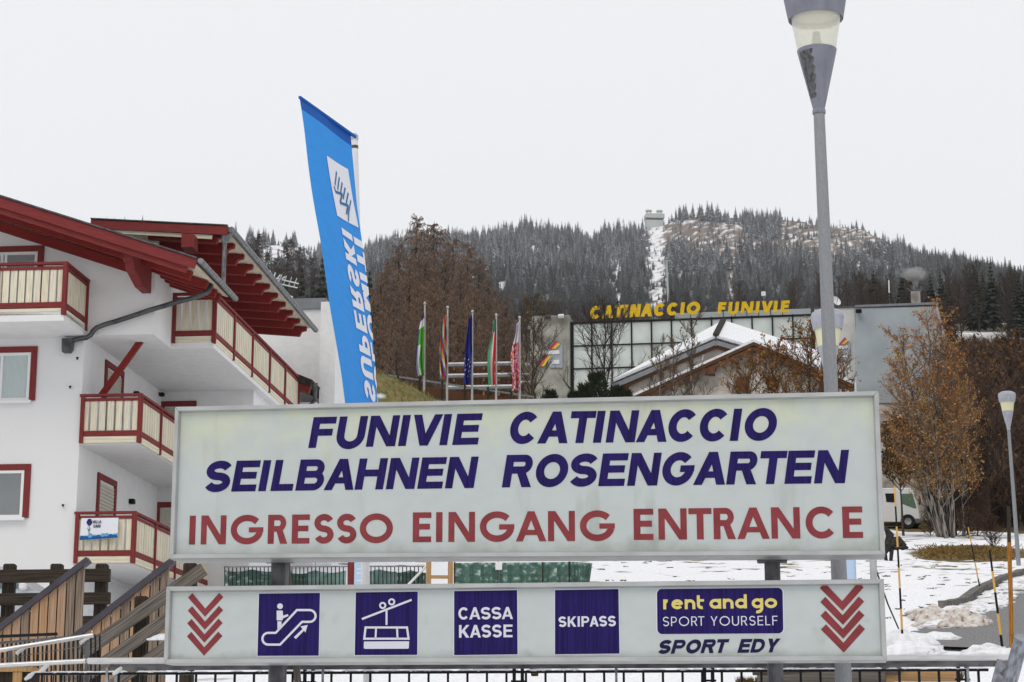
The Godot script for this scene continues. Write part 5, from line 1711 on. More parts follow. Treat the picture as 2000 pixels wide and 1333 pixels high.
# ---------------------------------------------------------------- the white house with red balconies
func railing(bal: Node3D, a: Vector3, b: Vector3, yt: float, posts: Array, n: Vector3, h := 1.17, pitch := 0.19, slat := 0.152) -> void:
	# a, b: plan ends of the balcony front (y ignored); n: outward normal
	var A := Vector3(a.x, yt, a.z); var B := Vector3(b.x, yt, b.z)
	var dir := (B - A).normalized()
	var ln := (B - A).length()
	var dn := Vector3.DOWN
	var k := h / 1.17
	var m := MB.new(); m.bar(A + dn * 0.03 - dir * 0.05, B + dn * 0.03 + dir * 0.05, 0.11, 0.06); obj("handrail", m, M.red, bal)
	m = MB.new(); m.bar(A + dn * 0.135 * k, B + dn * 0.135 * k, 0.06, 0.075); obj("upper_rail", m, M.red, bal)
	m = MB.new(); m.bar(A + dn * 0.945 * k, B + dn * 0.945 * k, 0.07, 0.13); obj("lower_rail", m, M.red, bal)
	m = MB.new(); m.bar(A + dn * 1.09 * k + n * 0.005, B + dn * 1.09 * k + n * 0.005, 0.03, 0.155); obj("fascia_board", m, M.cream, bal)
	m = MB.new(); m.bar(A + dn * 1.09 * k + n * 0.012 + Vector3(0, 0.0, 0), B + dn * 1.09 * k + n * 0.012, 0.03, 0.012); obj("fascia_groove", m, M.soffit, bal)
	for p in posts:
		var q := A.lerp(B, p)
		m = MB.new(); m.bar(q + n * 0.02 + dn * (h + 0.0), q + n * 0.02 + dn * 0.06, 0.095, 0.075, n); obj("post", m, M.red, bal)
	var cnt := int(ln / pitch)
	for i in cnt:
		var s := (i + 0.5) / cnt
		var clash := false
		for p in posts:
			if absf(p - s) * ln < 0.07: clash = true
		var q := A.lerp(B, s)
		m = MB.new()
		m.bar(q + dn * 0.885 * k, q + dn * 0.17 * k, slat * (0.97 + 0.06 * rng.randf()), 0.022, n)
		obj("slat", m, M["cream%d" % (rng.randi() % 3)], bal)

func window(t: Node3D, o: Vector3, ex: Vector3, n: Vector3, w: float, h: float, style: String, sides := "trl") -> void:
	# o: lower left corner of the glazed opening on the wall face
	var win := Node3D.new()
	win.name = numbered(t, "door" if style == "door" or style == "shutter_door" else "window")
	t.add_child(win)
	var up := Vector3.UP
	var bs := Basis(ex, up, n)
	var sw := 0.15
	var add := func(called: String, cx: float, cy: float, cz: float, sx: float, sy: float, sz: float, m: Material) -> void:
		var mb := MB.new()
		mb.cbox(o + ex * cx + up * cy + n * cz, Vector3(sx, sy, sz), 0.006, bs)
		obj(called, mb, m, win)
	add.call("surround", w * 0.5, h + sw * 0.5, 0.02, w + sw * 2.0, sw, 0.06, M.red)
	add.call("surround", w + sw * 0.5, h * 0.5, 0.02, sw, h - 0.002, 0.058, M.red)
	add.call("surround", -sw * 0.5, h * 0.5, 0.02, sw, h - 0.002, 0.058, M.red)
	if style == "shutter_door":
		for i in int(h / 0.09):
			add.call("shutter_slat", w * 0.5, 0.045 + 0.09 * i, 0.012, w, 0.078, 0.02, M.shutter)
		return
	var fw := 0.075
	add.call("frame", w * 0.5, h - fw * 0.5, 0.018, w, fw, 0.036, M.upvc)
	add.call("frame", w * 0.5, fw * 0.5, 0.018, w, fw, 0.036, M.upvc)
	for x in [fw * 0.5, w - fw * 0.5]:
		add.call("frame", x, h * 0.5, 0.016, fw, h, 0.036, M.upvc)
	if style != "door":
		for x in [w * 0.5 - 0.05, w * 0.5 + 0.05]:
			add.call("mullion", x, h * 0.5, 0.020, 0.07, h - fw * 2.0, 0.036, M.upvc)
		add.call("sill", w * 0.5, -0.035, 0.05, w + 0.14, 0.07, 0.16, M.upvc)
	# what stands behind the pane
	if style == "curtain":
		var mb := MB.new()
		var k := 60
		for i in k:
			var x0 := w * i / k; var x1 := w * (i + 1) / k
			var z0 := 0.006 + 0.005 * sin(x0 * 55.0) ; var z1 := 0.006 + 0.005 * sin(x1 * 55.0)
			mb.quad(o + ex * x0 + n * z0, o + ex * x1 + n * z1, o + ex * x1 + n * z1 + up * h, o + ex * x0 + n * z0 + up * h)
		obj("curtain", mb, M.curtain, win)
	var g := MB.new()
	var za := n * 0.015
	g.quad(o + ex * fw + up * fw + za, o + ex * (w - fw) + up * fw + za, o + ex * (w - fw) + up * (h - fw) + za, o + ex * fw + up * (h - fw) + za)
	obj("pane", g, M.glass, win)

func build_house() -> void:
	var D := 47.5
	var c := P(158, 800, D)
	var gy0 := G(c.x, D) - 0.4
	var t := thing("apartment_house", "white house with red and cream balconies and a red timber roof", "house", Vector3(c.x, gy0, -D), -deg_to_rad(5.3))
	var XL := -9.0
	# key levels
	var ysof := on(t, 230, 654, 0).y               # underside of the wide top storey
	var X1 := on(t, 302, 600, 0).x
	var zf := onx(t, 335, 674, X1).z               # where the side balcony begins
	var X2: float = on(t, 417, 672, zf).x
	var zE: float = onx(t, 582, 745, X2).z         # its far end
	var zO := 1.9
	var r0 := on(t, 0, 384, zO); var r1 := on(t, 385, 506, zO)
	var xe: float = r1.x
	var slope: float = (r1.y - r0.y) / (r1.x - r0.x)
	var roof_y := func(x: float) -> float: return r1.y + slope * (x - r1.x)
	# front wall, lower part and wide upper part up to the roof
	var mb := MB.new()
	var under := 0.30
	# hollow rooms lie behind the front windows
	var openings: Array = []
	for q in [[62, 689, 783], [49, 919, 1012]]:
		var rt := on(t, q[0], q[1], 0); var bt := on(t, q[0], q[2], 0)
		openings.push_back([rt.x - 1.55, bt.y, 1.55, rt.y - bt.y])
	var wt := on(t, 75, 492, 0); var wb := on(t, 75, 600, 0)
	openings.push_back([wt.x - 1.7, wb.y - 0.4, 1.7, wt.y - wb.y + 0.4])
	var wall := CSGCombiner3D.new()
	wall.name = numbered(t, "wall")
	t.add_child(wall)
	var shell := CSGPolygon3D.new()
	shell.name = "shell"
	shell.polygon = PackedVector2Array([Vector2(XL, -1), Vector2(0, -1), Vector2(0, ysof), Vector2(X1, ysof), Vector2(X1, roof_y.call(X1) - under), Vector2(XL, roof_y.call(XL) - under)])
	shell.depth = -zf
	shell.material = M.plaster
	wall.add_child(shell)
	for q in openings:
		for k in [[0.0, 0.5], [0.35, -zf - 0.5]]:
			var bx := CSGBox3D.new()
			bx.name = numbered(wall, "opening")
			bx.operation = CSGShape3D.OPERATION_SUBTRACTION
			bx.size = Vector3(q[2] + k[0] * 2.0, q[3] + k[0], k[1] if k[0] > 0.0 else 0.6)
			bx.material = M.plaster
			wall.add_child(bx)
			bx.position = Vector3(q[0] + q[2] * 0.5, q[1] + q[3] * 0.5, 0.0 if k[0] == 0.0 else -0.25 - k[1] * 0.5)
	# side wall and rear core
	mb = MB.new()
	var yg: float = on(t, 200, 1112, 0.0).y
	mb.span(Vector3(XL, yg, zE - 2.0), Vector3(0, ysof - 0.005, zf - 0.003))
	obj("side_wall", mb, M.plaster, t)
	mb = MB.new()
	mb.span(Vector3(XL, -1, zE - 2.0), Vector3(-0.01, yg - 0.005, zf - 0.003))
	obj("garage_wall", mb, M.plaster, t)
	mb = MB.new()
	mb.span(Vector3(XL, ysof + 0.20, zE - 2.0), Vector3(X1 - 0.4, ysof + 2.7, zf - 0.003))
	obj("upper_side_wall", mb, M.plaster, t)
	# slab of the top storey over the side
	mb = MB.new()
	mb.prism([Vector2(0.003, 0.002), Vector2(X1 - 0.003, 0.002), Vector2(X1 - 0.003, -zf), Vector2(X2, -zf), Vector2(X2, -zE), Vector2(0.003, -zE)], Vector3(0, ysof, 0), Vector3.RIGHT, Vector3.FORWARD, -0.004, 0.18)
	obj("top_storey_slab", mb, M.plaster, t)
	# wing at the far end that faces the viewer
	var zq: float = onx(t, 309, 960, 0).z
	mb = MB.new()
	mb.span(Vector3(0.002, -1, zq - 3.0), Vector3(2.6, ysof - 0.006, zq))
	obj("return_wall", mb, M.plaster, t)
	# balconies -----------------------------------------------------------
	var bal := Node3D.new(); bal.name = numbered(t, "balcony"); t.add_child(bal)
	var yb: float = on(t, 375, 574, zf).y
	var hb: float = yb - on(t, 375, 672, zf).y
	railing(bal, Vector3(X1 + 0.03, 0, zf), Vector3(X2, 0, zf), yb + 0.02, [0.02, 1.0], Vector3.BACK, hb)
	railing(bal, Vector3(X2, 0, zf), Vector3(X2, 0, zE), yb, [0.0, 0.195, 0.40, 0.61, 0.81, 1.0], Vector3.RIGHT, hb, 0.21, 0.17)
	bal.set_meta("label", "long top balcony under the rafters on the side of the house")
	for lv in [[163, 275, 770.5, 866, "middle"], [150, 263, 1000, 1101, "bottom"]]:
		bal = Node3D.new(); bal.name = numbered(t, "balcony"); t.add_child(bal)
		var xb: float = on(t, lv[1], lv[2], 0.02).x
		var y1: float = on(t, 230, lv[2], 0.02).y
		var hh: float = y1 - on(t, 230, lv[3], 0.02).y
		railing(bal, Vector3(0.03, 0, 0.02), Vector3(xb, 0, 0.02), y1 + 0.01, [0.02, 1.0], Vector3.BACK, hh)
		railing(bal, Vector3(xb, 0, 0.02), Vector3(xb, 0, zE + 1.0), y1, [0.0, 0.16, 0.33, 0.5, 0.66, 0.83, 1.0], Vector3.RIGHT, hh, 0.21, 0.17)
		mb = MB.new()
		mb.span(Vector3(0.004, y1 - hh - 0.02, zE + 1.0), Vector3(xb - 0.03, y1 - hh + 0.18, -0.02))
		obj("balcony_slab", mb, M.plaster, bal)
	# front balcony at the top left
	bal = Node3D.new(); bal.name = numbered(t, "balcony"); t.add_child(bal)
	var zp := 1.75
	var fx: float = on(t, 129, 512, zp).x
	var fy: float = on(t, 60, 513.5, zp).y
	var fh: float = fy - on(t, 60, 617, zp).y
	railing(bal, Vector3(fx - 4.2, 0, zp), Vector3(fx, 0, zp), fy, [0.0, 0.61, 1.0], Vector3.BACK, fh)
	railing(bal, Vector3(fx, 0, zp), Vector3(fx, 0, 0.05), fy - 0.005, [0.0, 0.97], Vector3.RIGHT, fh, 0.19, 0.17)
	mb = MB.new()
	mb.span(Vector3(fx - 4.3, fy - fh - 0.14, 0.004), Vector3(fx + 0.02, fy - fh + 0.10, zp + 0.02))
	obj("balcony_slab", mb, M.plaster, bal)
	bal.set_meta("label", "balcony projecting from the front gable wall")
	# roof over the front gable -------------------------------------------------
	var rl := XL - 1.0
	var yl: float = roof_y.call(rl)
	var zg: float = onx(t, 452, 582, xe).z
	var rf := roof_slab(t, "main_roof", [Vector3(rl, yl, zO), Vector3(xe, r1.y, zO), Vector3(xe, r1.y, zg), Vector3(rl, yl, zg)], 0.07, M.roofing)
	mb = MB.new()
	for i in 16:
		var x0 := lerpf(rl, xe - 0.05, i / 16.0); var x1 := lerpf(rl, xe - 0.05, (i + 1) / 16.0) - 0.012
		var a := Vector3((x0 + x1) * 0.5, (roof_y.call(x0) + roof_y.call(x1)) * 0.5 - 0.095, 0)
		mb.bar(Vector3(a.x, a.y, zO - 0.05), Vector3(a.x, a.y, zg + 0.05), (x1 - x0), 0.03, Vector3(-slope, 1, 0))
	obj("soffit_boards", mb, M.soffit, rf)
	var xs := func(x: float, dy: float, z: float) -> Vector3: return Vector3(x, roof_y.call(x) + dy, z)
	mb = MB.new(); mb.bar(xs.call(rl, 0.015, zO + 0.02), xs.call(xe, 0.015, zO + 0.02), 0.10, 0.035); obj("verge_flashing", mb, M.zinc_dark, rf)
	mb = MB.new(); mb.bar(xs.call(rl, -0.14, zO), xs.call(xe - 0.02, -0.14, zO), 0.05, 0.24); obj("fascia", mb, M.red, rf)
	mb = MB.new(); mb.bar(xs.call(rl, -0.30, zO - 0.09), xs.call(xe - 0.25, -0.30, zO - 0.09), 0.07, 0.20); obj("inner_fascia", mb, M.red, rf)
	mb = MB.new(); mb.bar(xs.call(rl, -0.27, zO * 0.45), xs.call(xe - 0.4, -0.27, zO * 0.45), 0.16, 0.22); obj("verge_rafter", mb, M.red_rafter, rf)
	mb = MB.new(); mb.bar(xs.call(rl, -0.42, 0.04), xs.call(X1 - 0.2, -0.42, 0.04), 0.08, 0.24); obj("frieze_board", mb, M.red_rafter, rf)
	for i in 4:
		var z := lerpf(0.0, zg + 0.3, i / 3.0)
		mb = MB.new(); mb.bar(xs.call(X1 - 0.9, -0.24, z), xs.call(xe - 0.22, -0.24, z), 0.14, 0.20); obj("rafter", mb, M.red_rafter, rf)
	# purlin end with stepped underside
	var k0 := on(t, 241, 500, 1.72); var k1 := on(t, 258.5, 500, 1.72)
	var pxm: float = (k0.x + k1.x) * 0.5
	var pw: float = k1.x - k0.x
	mb = MB.new()
	var ytop: float = roof_y.call(pxm) - 0.30
	mb.prism([Vector2(0, 0), Vector2(1.78, 0), Vector2(1.78, -0.22), Vector2(1.62, -0.26), Vector2(1.58, -0.40), Vector2(0.7, -0.62), Vector2(0, -0.62)], Vector3(pxm, ytop, -0.05), Vector3.BACK, Vector3.UP, -pw * 0.5, pw * 0.5)
	obj("purlin", mb, M.red, t)
	# gutter of the main roof and its long down pipe
	mb = MB.new(); mb.tube([Vector3(xe + 0.09, r1.y - 0.06, zO + 0.05), Vector3(xe + 0.09, r1.y - 0.09, zg - 0.1)], [0.07], 8); obj("gutter", mb, M.zinc, rf)
	var dp: Array = []
	for q in [[410, 540, -0.45], [412, 557, -0.3], [404, 572, -0.1], [385, 580, 0.05], [340, 592, 0.16], [290, 607, 0.16], [230, 627, 0.16], [205, 634, 0.16], [188, 641, 0.16], [181, 648, 0.16], [177, 655, 0.16], [168, 660, 0.16], [150, 663, 0.14], [136, 667, 0.12]]:
		dp.push_back(on(t, q[0], q[1], q[2]))
	mb = MB.new(); mb.tube(dp, [0.062], 10); obj("downpipe", mb, M.zinc_dark, t)
	var hp := on(t, 132.5, 675, 0.11)
	mb = MB.new()
	mb.prism([Vector2(-0.13, 0.16), Vector2(0.13, 0.16), Vector2(0.12, -0.10), Vector2(0.07, -0.18), Vector2(-0.11, -0.18), Vector2(-0.12, -0.10)], hp, Vector3.RIGHT, Vector3.UP, -0.10, 0.10)
	obj("rainwater_hopper", mb, M.zinc_dark, t)
	# low side roof with rafters ------------------------------------------------
	var z2: float = onx(t, 446, 456, xe).z
	var zr: float = onx(t, 611, 659, xe).z
	var s1 := on(t, 445, 442, z2); var s0 := on(t, 178, 429, z2)
	var sl: float = (s1.y - s0.y) / (s1.x - s0.x)
	var r2 := roof_slab(t, "side_roof", [s0, s1, Vector3(s1.x, s1.y, zr), Vector3(s0.x, s0.y, zr)], 0.06, M.roofing)
	var ny := 14
	mb = MB.new()
	for i in ny:
		var x0 := lerpf(s0.x, s1.x - 0.03, float(i) / ny); var x1 := lerpf(s0.x, s1.x - 0.03, (i + 1.0) / ny) - 0.012
		var y := s1.y + sl * ((x0 + x1) * 0.5 - s1.x) - 0.09
		mb.bar(Vector3((x0 + x1) * 0.5, y, z2 - 0.04), Vector3((x0 + x1) * 0.5, y, zr + 0.04), x1 - x0, 0.03)
	obj("soffit_boards", mb, M.soffit, r2)
	mb = MB.new(); mb.bar(s0 + Vector3(0, -0.13, 0.02), s1 + Vector3(0, -0.13, 0.02), 0.05, 0.22); obj("fascia", mb, M.red, r2)
	mb = MB.new(); mb.bar(s0 + Vector3(0, -0.27, -0.04), s1 + Vector3(-0.4, -0.27, -0.04), 0.05, 0.10); obj("fascia_trim", mb, M.soffit, r2)
	mb = MB.new(); mb.bar(s0 + Vector3(0, 0.012, 0.03), s1 + Vector3(0, 0.012, 0.03), 0.08, 0.03); obj("verge_flashing", mb, M.zinc_dark, r2)
	var nr := 11
	for i in nr:
		var z := lerpf(z2 - 0.25, zr + 0.25, float(i) / (nr - 1))
		mb = MB.new()
		var h := 0.28
		var xr: float = s1.x - 0.12
		var x0: float = X1 - 0.6
		var y1: float = s1.y - 0.11
		var y0: float = y1 + sl * (x0 - s1.x)
		mb.prism([Vector2(x0, y0), Vector2(xr, y1), Vector2(xr - 0.02, y1 - 0.10), Vector2(xr - 0.16, y1 - 0.14), Vector2(xr - 0.22, y1 - h), Vector2(x0, y0 - h)], Vector3(0, 0, z), Vector3.RIGHT, Vector3.UP, -0.085, 0.085)
		obj("rafter", mb, M.red_rafter, r2)
	mb = MB.new(); mb.box(Vector3(on(t, 372, 470, z2 + 0.05).x, s1.y - 0.45, z2 + 0.12), Vector3(0.3, 0.35, 0.5)); obj("purlin", mb, M.red, r2)
	mb = MB.new(); mb.tube([Vector3(xe + 0.08, s1.y - 0.10, z2 + 0.03), Vector3(xe + 0.08, s1.y - 0.14, zr - 0.05)], [0.08], 8); obj("gutter", mb, M.zinc, r2)
	mb = MB.new()
	var dx: float = on(t, 438, 500, z2 - 0.1).x
	mb.tube([Vector3(xe + 0.05, s1.y - 0.12, z2 - 0.1), Vector3(dx, s1.y - 0.42, z2 - 0.1), Vector3(dx, on(t, 438, 560, z2 - 0.1).y, z2 - 0.1)], [0.075, 0.055, 0.055], 10); obj("downpipe", mb, M.zinc, r2)
	mb = MB.new(); mb.tube([Vector3(dx, s1.y - 0.42, z2 - 0.1), Vector3(dx, s1.y - 0.20, z2 - 0.1)], [0.07, 0.13], 10); obj("funnel", mb, M.zinc, r2)
	# a floor-to-roof wall behind the top balcony keeps the storey closed
	mb = MB.new()
	mb.span(Vector3(X1 - 1.2, ysof + 2.6, zr + 0.5), Vector3(X1 - 0.42, s1.y - 0.3, z2 - 0.3))
	obj("clerestory", mb, M.plaster, t)
	# diagonal brace under the slab
	mb = MB.new(); mb.bar(on(t, 281, 658, -0.9), on(t, 196, 776, -0.9), 0.14, 0.12, Vector3.BACK); obj("brace", mb, M.red_rafter, t)
	# windows -------------------------------------------------------------------
	var F0 := Vector3.RIGHT; var N0 := Vector3.BACK
	for i in 3:
		var q: Array = openings[i]
		window(t, Vector3(q[0], q[1], 0), F0, N0, q[2], q[3], "curtain" if i == 0 else "clear")
	# on the side wall: x = 0, running back
	var SX := Vector3.FORWARD; var SN := Vector3.RIGHT
	for q in [[208, 238, 716, 775, "shutter_door"], [193, 231, 936, 1005, "shutter_door"]]:
		var a := onx(t, q[0], q[2], 0.0); var b := onx(t, q[1], q[2], 0.0)
		var low := onx(t, q[0], q[3], 0.0).y - 0.9
		window(t, Vector3(0, low, a.z), SX, SN, minf(a.z - b.z, 1.3), a.y - low, q[4])
	for q in [[322, 350, 795, zq], [313, 338, 992, zq]]:
		var a := on(t, q[0], q[2], zq)
		var low: float = a.y - 2.1
		window(t, Vector3(a.x, low, zq), Vector3.RIGHT, Vector3.BACK, 0.75, 2.1, "shutter_door")
	# small wall lamps, hooks
	for q in [[253, 980, 0.09, 0.13], [311, 771, 0.08, 0.10], [262, 768, 0.07, 0.08]]:
		var p := onx(t, q[0], q[1], 0.0)
		mb = MB.new(); mb.cbox(p + Vector3(0.07, 0, 0), Vector3(0.14, q[3], q[2] * 2.0), 0.015); obj("wall_lamp", mb, M.black, t)
	for q in [[137, 758], [123, 989], [151, 702]]:
		var p := on(t, q[0], q[1], 0.0)
		mb = MB.new(); mb.tube([p, p + Vector3(0.01, 0.02, 0.08), p + Vector3(0.05, 0.015, 0.10)], [0.02], 6); obj("wall_hook", mb, M.black, t)
	# cloth banner on the bottom balcony ------------------------------------------
	var bz := 0.11
	var c0 := on(t, 157, 1056, bz)
	var bn := thing("cloth_banner", "white villa banner with blue flower and blue hills tied to bottom balcony", "banner", t.transform * Vector3(c0.x, c0.y, bz), t.rotation.y)
	var bw: float = on(t, 231, 1050, bz).x - c0.x
	var bh: float = on(t, 160, 1012.5, bz).y - c0.y
	var W := func(s: float, q: float) -> Vector3: return Vector3(s * bw * (1.0 if q < 0.5 else 0.985), q * bh + s * 0.02 * (1.0 - q) + s * (1.0 - q) * 0.03, 0.012 * sin(s * 9.0) * (1.0 - q) + 0.05 * (1.0 - q))
	mb = MB.new()
	for i in 16:
		for j in 6:
			mb.quad(W.call(i / 16.0, j / 6.0), W.call((i + 1) / 16.0, j / 6.0), W.call((i + 1) / 16.0, (j + 1) / 6.0), W.call(i / 16.0, (j + 1) / 6.0))
	obj("cloth", mb, M.banner_white, bn)
	var lift := Vector3(0, 0, 0.012)
	for lay in [[M.banner_sky, 0.22, 3.0, 0.006], [M.banner_blue, 0.14, 0.0, 0.010]]:
		mb = MB.new()
		for i in 32:
			var a := i / 32.0; var b := (i + 1) / 32.0
			var ha: float = lay[1] + 0.05 * sin(a * 17.0 + lay[2]) + 0.03 * sin(a * 41.0 + lay[2]); var hb2: float = lay[1] + 0.05 * sin(b * 17.0 + lay[2]) + 0.03 * sin(b * 41.0 + lay[2])
			var lf := Vector3(0, 0, lay[3])
			mb.quad(W.call(a, 0.0) + lf, W.call(b, 0.0) + lf, W.call(b, hb2) + lf, W.call(a, ha) + lf)
		obj("printed_hills", mb, lay[0], bn)
	mb = MB.new(); mb.bar(W.call(0.235, 0.25) + lift, W.call(0.23, 0.82) + lift, 0.012, 0.004, Vector3.BACK); obj("printed_stem", mb, M.leaf_green, bn)
	mb = MB.new()
	mb.tri(W.call(0.235, 0.33) + lift, W.call(0.29, 0.60) + lift, W.call(0.235, 0.42) + lift)
	mb.tri(W.call(0.235, 0.33) + lift, W.call(0.235, 0.42) + lift, W.call(0.17, 0.58) + lift)
	obj("printed_leaf", mb, M.leaf_green, bn)
	mb = MB.new()
	var fc: Vector3 = W.call(0.23, 0.80) + lift
	var fp: Array = []
	for i in 12: fp.push_back(Vector2(0.075 * cos(TAU * i / 12.0) * (1.0 if i % 2 == 0 else 0.8), 0.085 * sin(TAU * i / 12.0)))
	mb.prism(fp, fc, Vector3.RIGHT, Vector3.UP, 0.0, 0.003)
	obj("printed_flower", mb, M.flower, bn)
	word(bn, "VILLA", WID_ROUND, 0.16, bh * 0.14, W.call(0.32, 0.74) + lift, W.call(0.55, 0.74) + lift, 0.0, M.navy_dark, 0.003, 0.2)
	word(bn, "DANI", WID_ROUND, 0.16, bh * 0.14, W.call(0.35, 0.54) + lift, W.call(0.53, 0.54) + lift, 0.0, M.navy_dark, 0.003, 0.2)
	# annex behind with flat roof --------------------------------------------------
	var ad := 62.0
	var ac := P(600, 800, ad)
	var an := thing("annex_building", "white flat roofed block with grey coping behind the blue banner", "building", Vector3(ac.x, G(ac.x, ad) - 1.0, -ad), -deg_to_rad(5.3))
	var a0 := on(an, 470, 600, 0); var a1 := on(an, 634, 604, 0)
	mb = MB.new(); mb.span(Vector3(a0.x, -1, -8.0), Vector3(a1.x, a1.y, 0)); obj("wall", mb, M.plaster, an)
	var ct: float = on(an, 600, 583, 0.08).y
	mb = MB.new(); mb.span(Vector3(a0.x, a1.y + 0.002, -8.1), Vector3(a1.x + 0.05, ct, 0.08)); obj("coping", mb, M.coping, an)
	var f0 := on(an, 627, 590, 1.3); var f1 := on(an, 657, 590, 1.3)
	mb = MB.new(); mb.span(Vector3(f0.x, -1, 0.09), Vector3(f1.x, f0.y, 1.3)); obj("pier", mb, M.plaster, an)
	# little porch roof on the annex
	var p0 := on(an, 566, 723, 2.6); var p1 := on(an, 610, 742, 2.6)
	roof_slab(an, "porch_roof", [Vector3(p0.x - 0.8, p0.y + 0.3, 2.6), Vector3(p1.x, p1.y, 2.6), Vector3(p1.x, p1.y, 0.1), Vector3(p0.x - 0.8, p0.y + 0.3, 0.1)], 0.20, M.roofing)
	mb = MB.new(); mb.bar(Vector3(p0.x, p0.y - 0.42, 2.4), Vector3(p1.x - 0.1, p1.y - 0.28, 2.4), 0.2, 0.24); obj("porch_beam", mb, M.red, an)
	mb = MB.new(); mb.tube([Vector3(p1.x + 0.08, p1.y - 0.1, 2.6), Vector3(p1.x + 0.08, p1.y - 0.6, 2.5), Vector3(p1.x - 0.1, p1.y - 0.75, 2.4), Vector3(p1.x - 0.8, p1.y - 0.78, 2.2)], [0.09, 0.06, 0.05, 0.05], 8); obj("porch_downpipe", mb, M.zinc_dark, an)
	mb = MB.new(); mb.span(Vector3(p0.x - 0.8, -1, 0.09), Vector3(p1.x - 0.05, p1.y - 0.5, 1.6)); obj("porch_wall", mb, M.plaster, an)
	# aerial on the house roof
	var ap := P(548, 584, 58.5)
	var ae := thing("roof_aerial", "white television aerial on a bracket behind the side roof gutter", "aerial", ap, 0.4)
	mb = MB.new(); mb.tube([Vector3(0, -0.6, 0), Vector3(0, 0.75, 0)], [0.03], 6); obj("mast", mb, M.zinc, ae)
	mb = MB.new()
	mb.tube([Vector3(-0.15, 0.62, 0), Vector3(0.55, 0.52, 0)], [0.022], 6)
	for i in 4: mb.tube([Vector3(-0.05 + 0.16 * i, 0.50 - 0.02 * i, -0.1), Vector3(-0.02 + 0.16 * i, 0.72 - 0.02 * i, 0.1)], [0.014], 5)
	mb.tube([Vector3(0.0, 0.45, 0), Vector3(0.5, 0.36, 0.1)], [0.02], 6)
	obj("boom", mb, M.white_plastic, ae)
	mb = MB.new()
	for i in 5: mb.tube([Vector3(-0.3 + 0.05 * i, 0.55, -0.2), Vector3(-0.45 + 0.16 * i, 0.95 - 0.05 * i, -0.2)], [0.018], 5)
	mb.cbox(Vector3(-0.15, 0.4, -0.1), Vector3(0.28, 0.2, 0.15), 0.03)
	mb.tube([Vector3(0.0, 0.2, 0), Vector3(0.35, 0.05, 0.1)], [0.03], 6)
	obj("reflector", mb, M.white_plastic, ae)

# ---------------------------------------------------------------- stairs, fences and car in the yard
func plank_wall(label: String, d: float, u0: float, v0: float, u1: float, v1: float, vb: float, n: int) -> void:
	var a := P(u0, v0, d); var b := P(u1, v1, d)
	var bot := P(u0, vb, d).y
	var t := thing("stair_parapet", label, "parapet", Vector3(b.x, G(b.x, d), -d), -0.05, "timber stair parapets")
	var la := t.transform.affine_inverse() * a; var lb := t.transform.affine_inverse() * b
	la.z = 0; lb.z = 0
	var yb := minf(bot - t.position.y, 0.0)
	for i in n:
		var x0 := lerpf(la.x, lb.x, float(i) / n); var x1 := lerpf(la.x, lb.x, (i + 1.0) / n) - 0.016
		var y0 := lerpf(la.y, lb.y, float(i) / n) - 0.05; var y1 := lerpf(la.y, lb.y, (i + 1.0) / n) - 0.05
		var mb := MB.new()
		var z := 0.006 * (rng.randf() - 0.5)
		mb.prism([Vector2(x0, yb), Vector2(x1, yb), Vector2(x1, y1), Vector2(x0, y0)], Vector3(0, 0, z), Vector3.RIGHT, Vector3.UP, -0.03, 0.0)
		obj("plank", mb, [M.plank_a, M.plank_b, M.plank_a, M.plank_c, M.plank_b][(i * 7 + 3) % 5] if i < n - 2 else M.plank_c, t)
	var bp := MB.new()
	bp.prism([Vector2(la.x + 0.02, yb), Vector2(lb.x - 0.03, yb), Vector2(lb.x - 0.03, lb.y - 0.09), Vector2(la.x + 0.02, la.y - 0.09)], Vector3(0, 0, -0.038), Vector3.RIGHT, Vector3.UP, -0.01, 0.0)
	obj("backing_board", bp, M.wood_dark, t)
	for i in 3:
		var mb := MB.new()
		var x := lerpf(la.x, lb.x, 0.15 + 0.38 * i)
		mb.span(Vector3(x - 0.05, yb, -0.16), Vector3(x + 0.05, lerpf(la.y, lb.y, 0.15 + 0.38 * i) - 0.1, -0.052))
		obj("stud", mb, M.wood_dark, t)
	var cp := MB.new(); cp.bar(la + Vector3(0, 0, -0.03), lb + Vector3(0.03, 0.03, -0.03), 0.16, 0.075); obj("metal_capping", cp, M.flash, t)

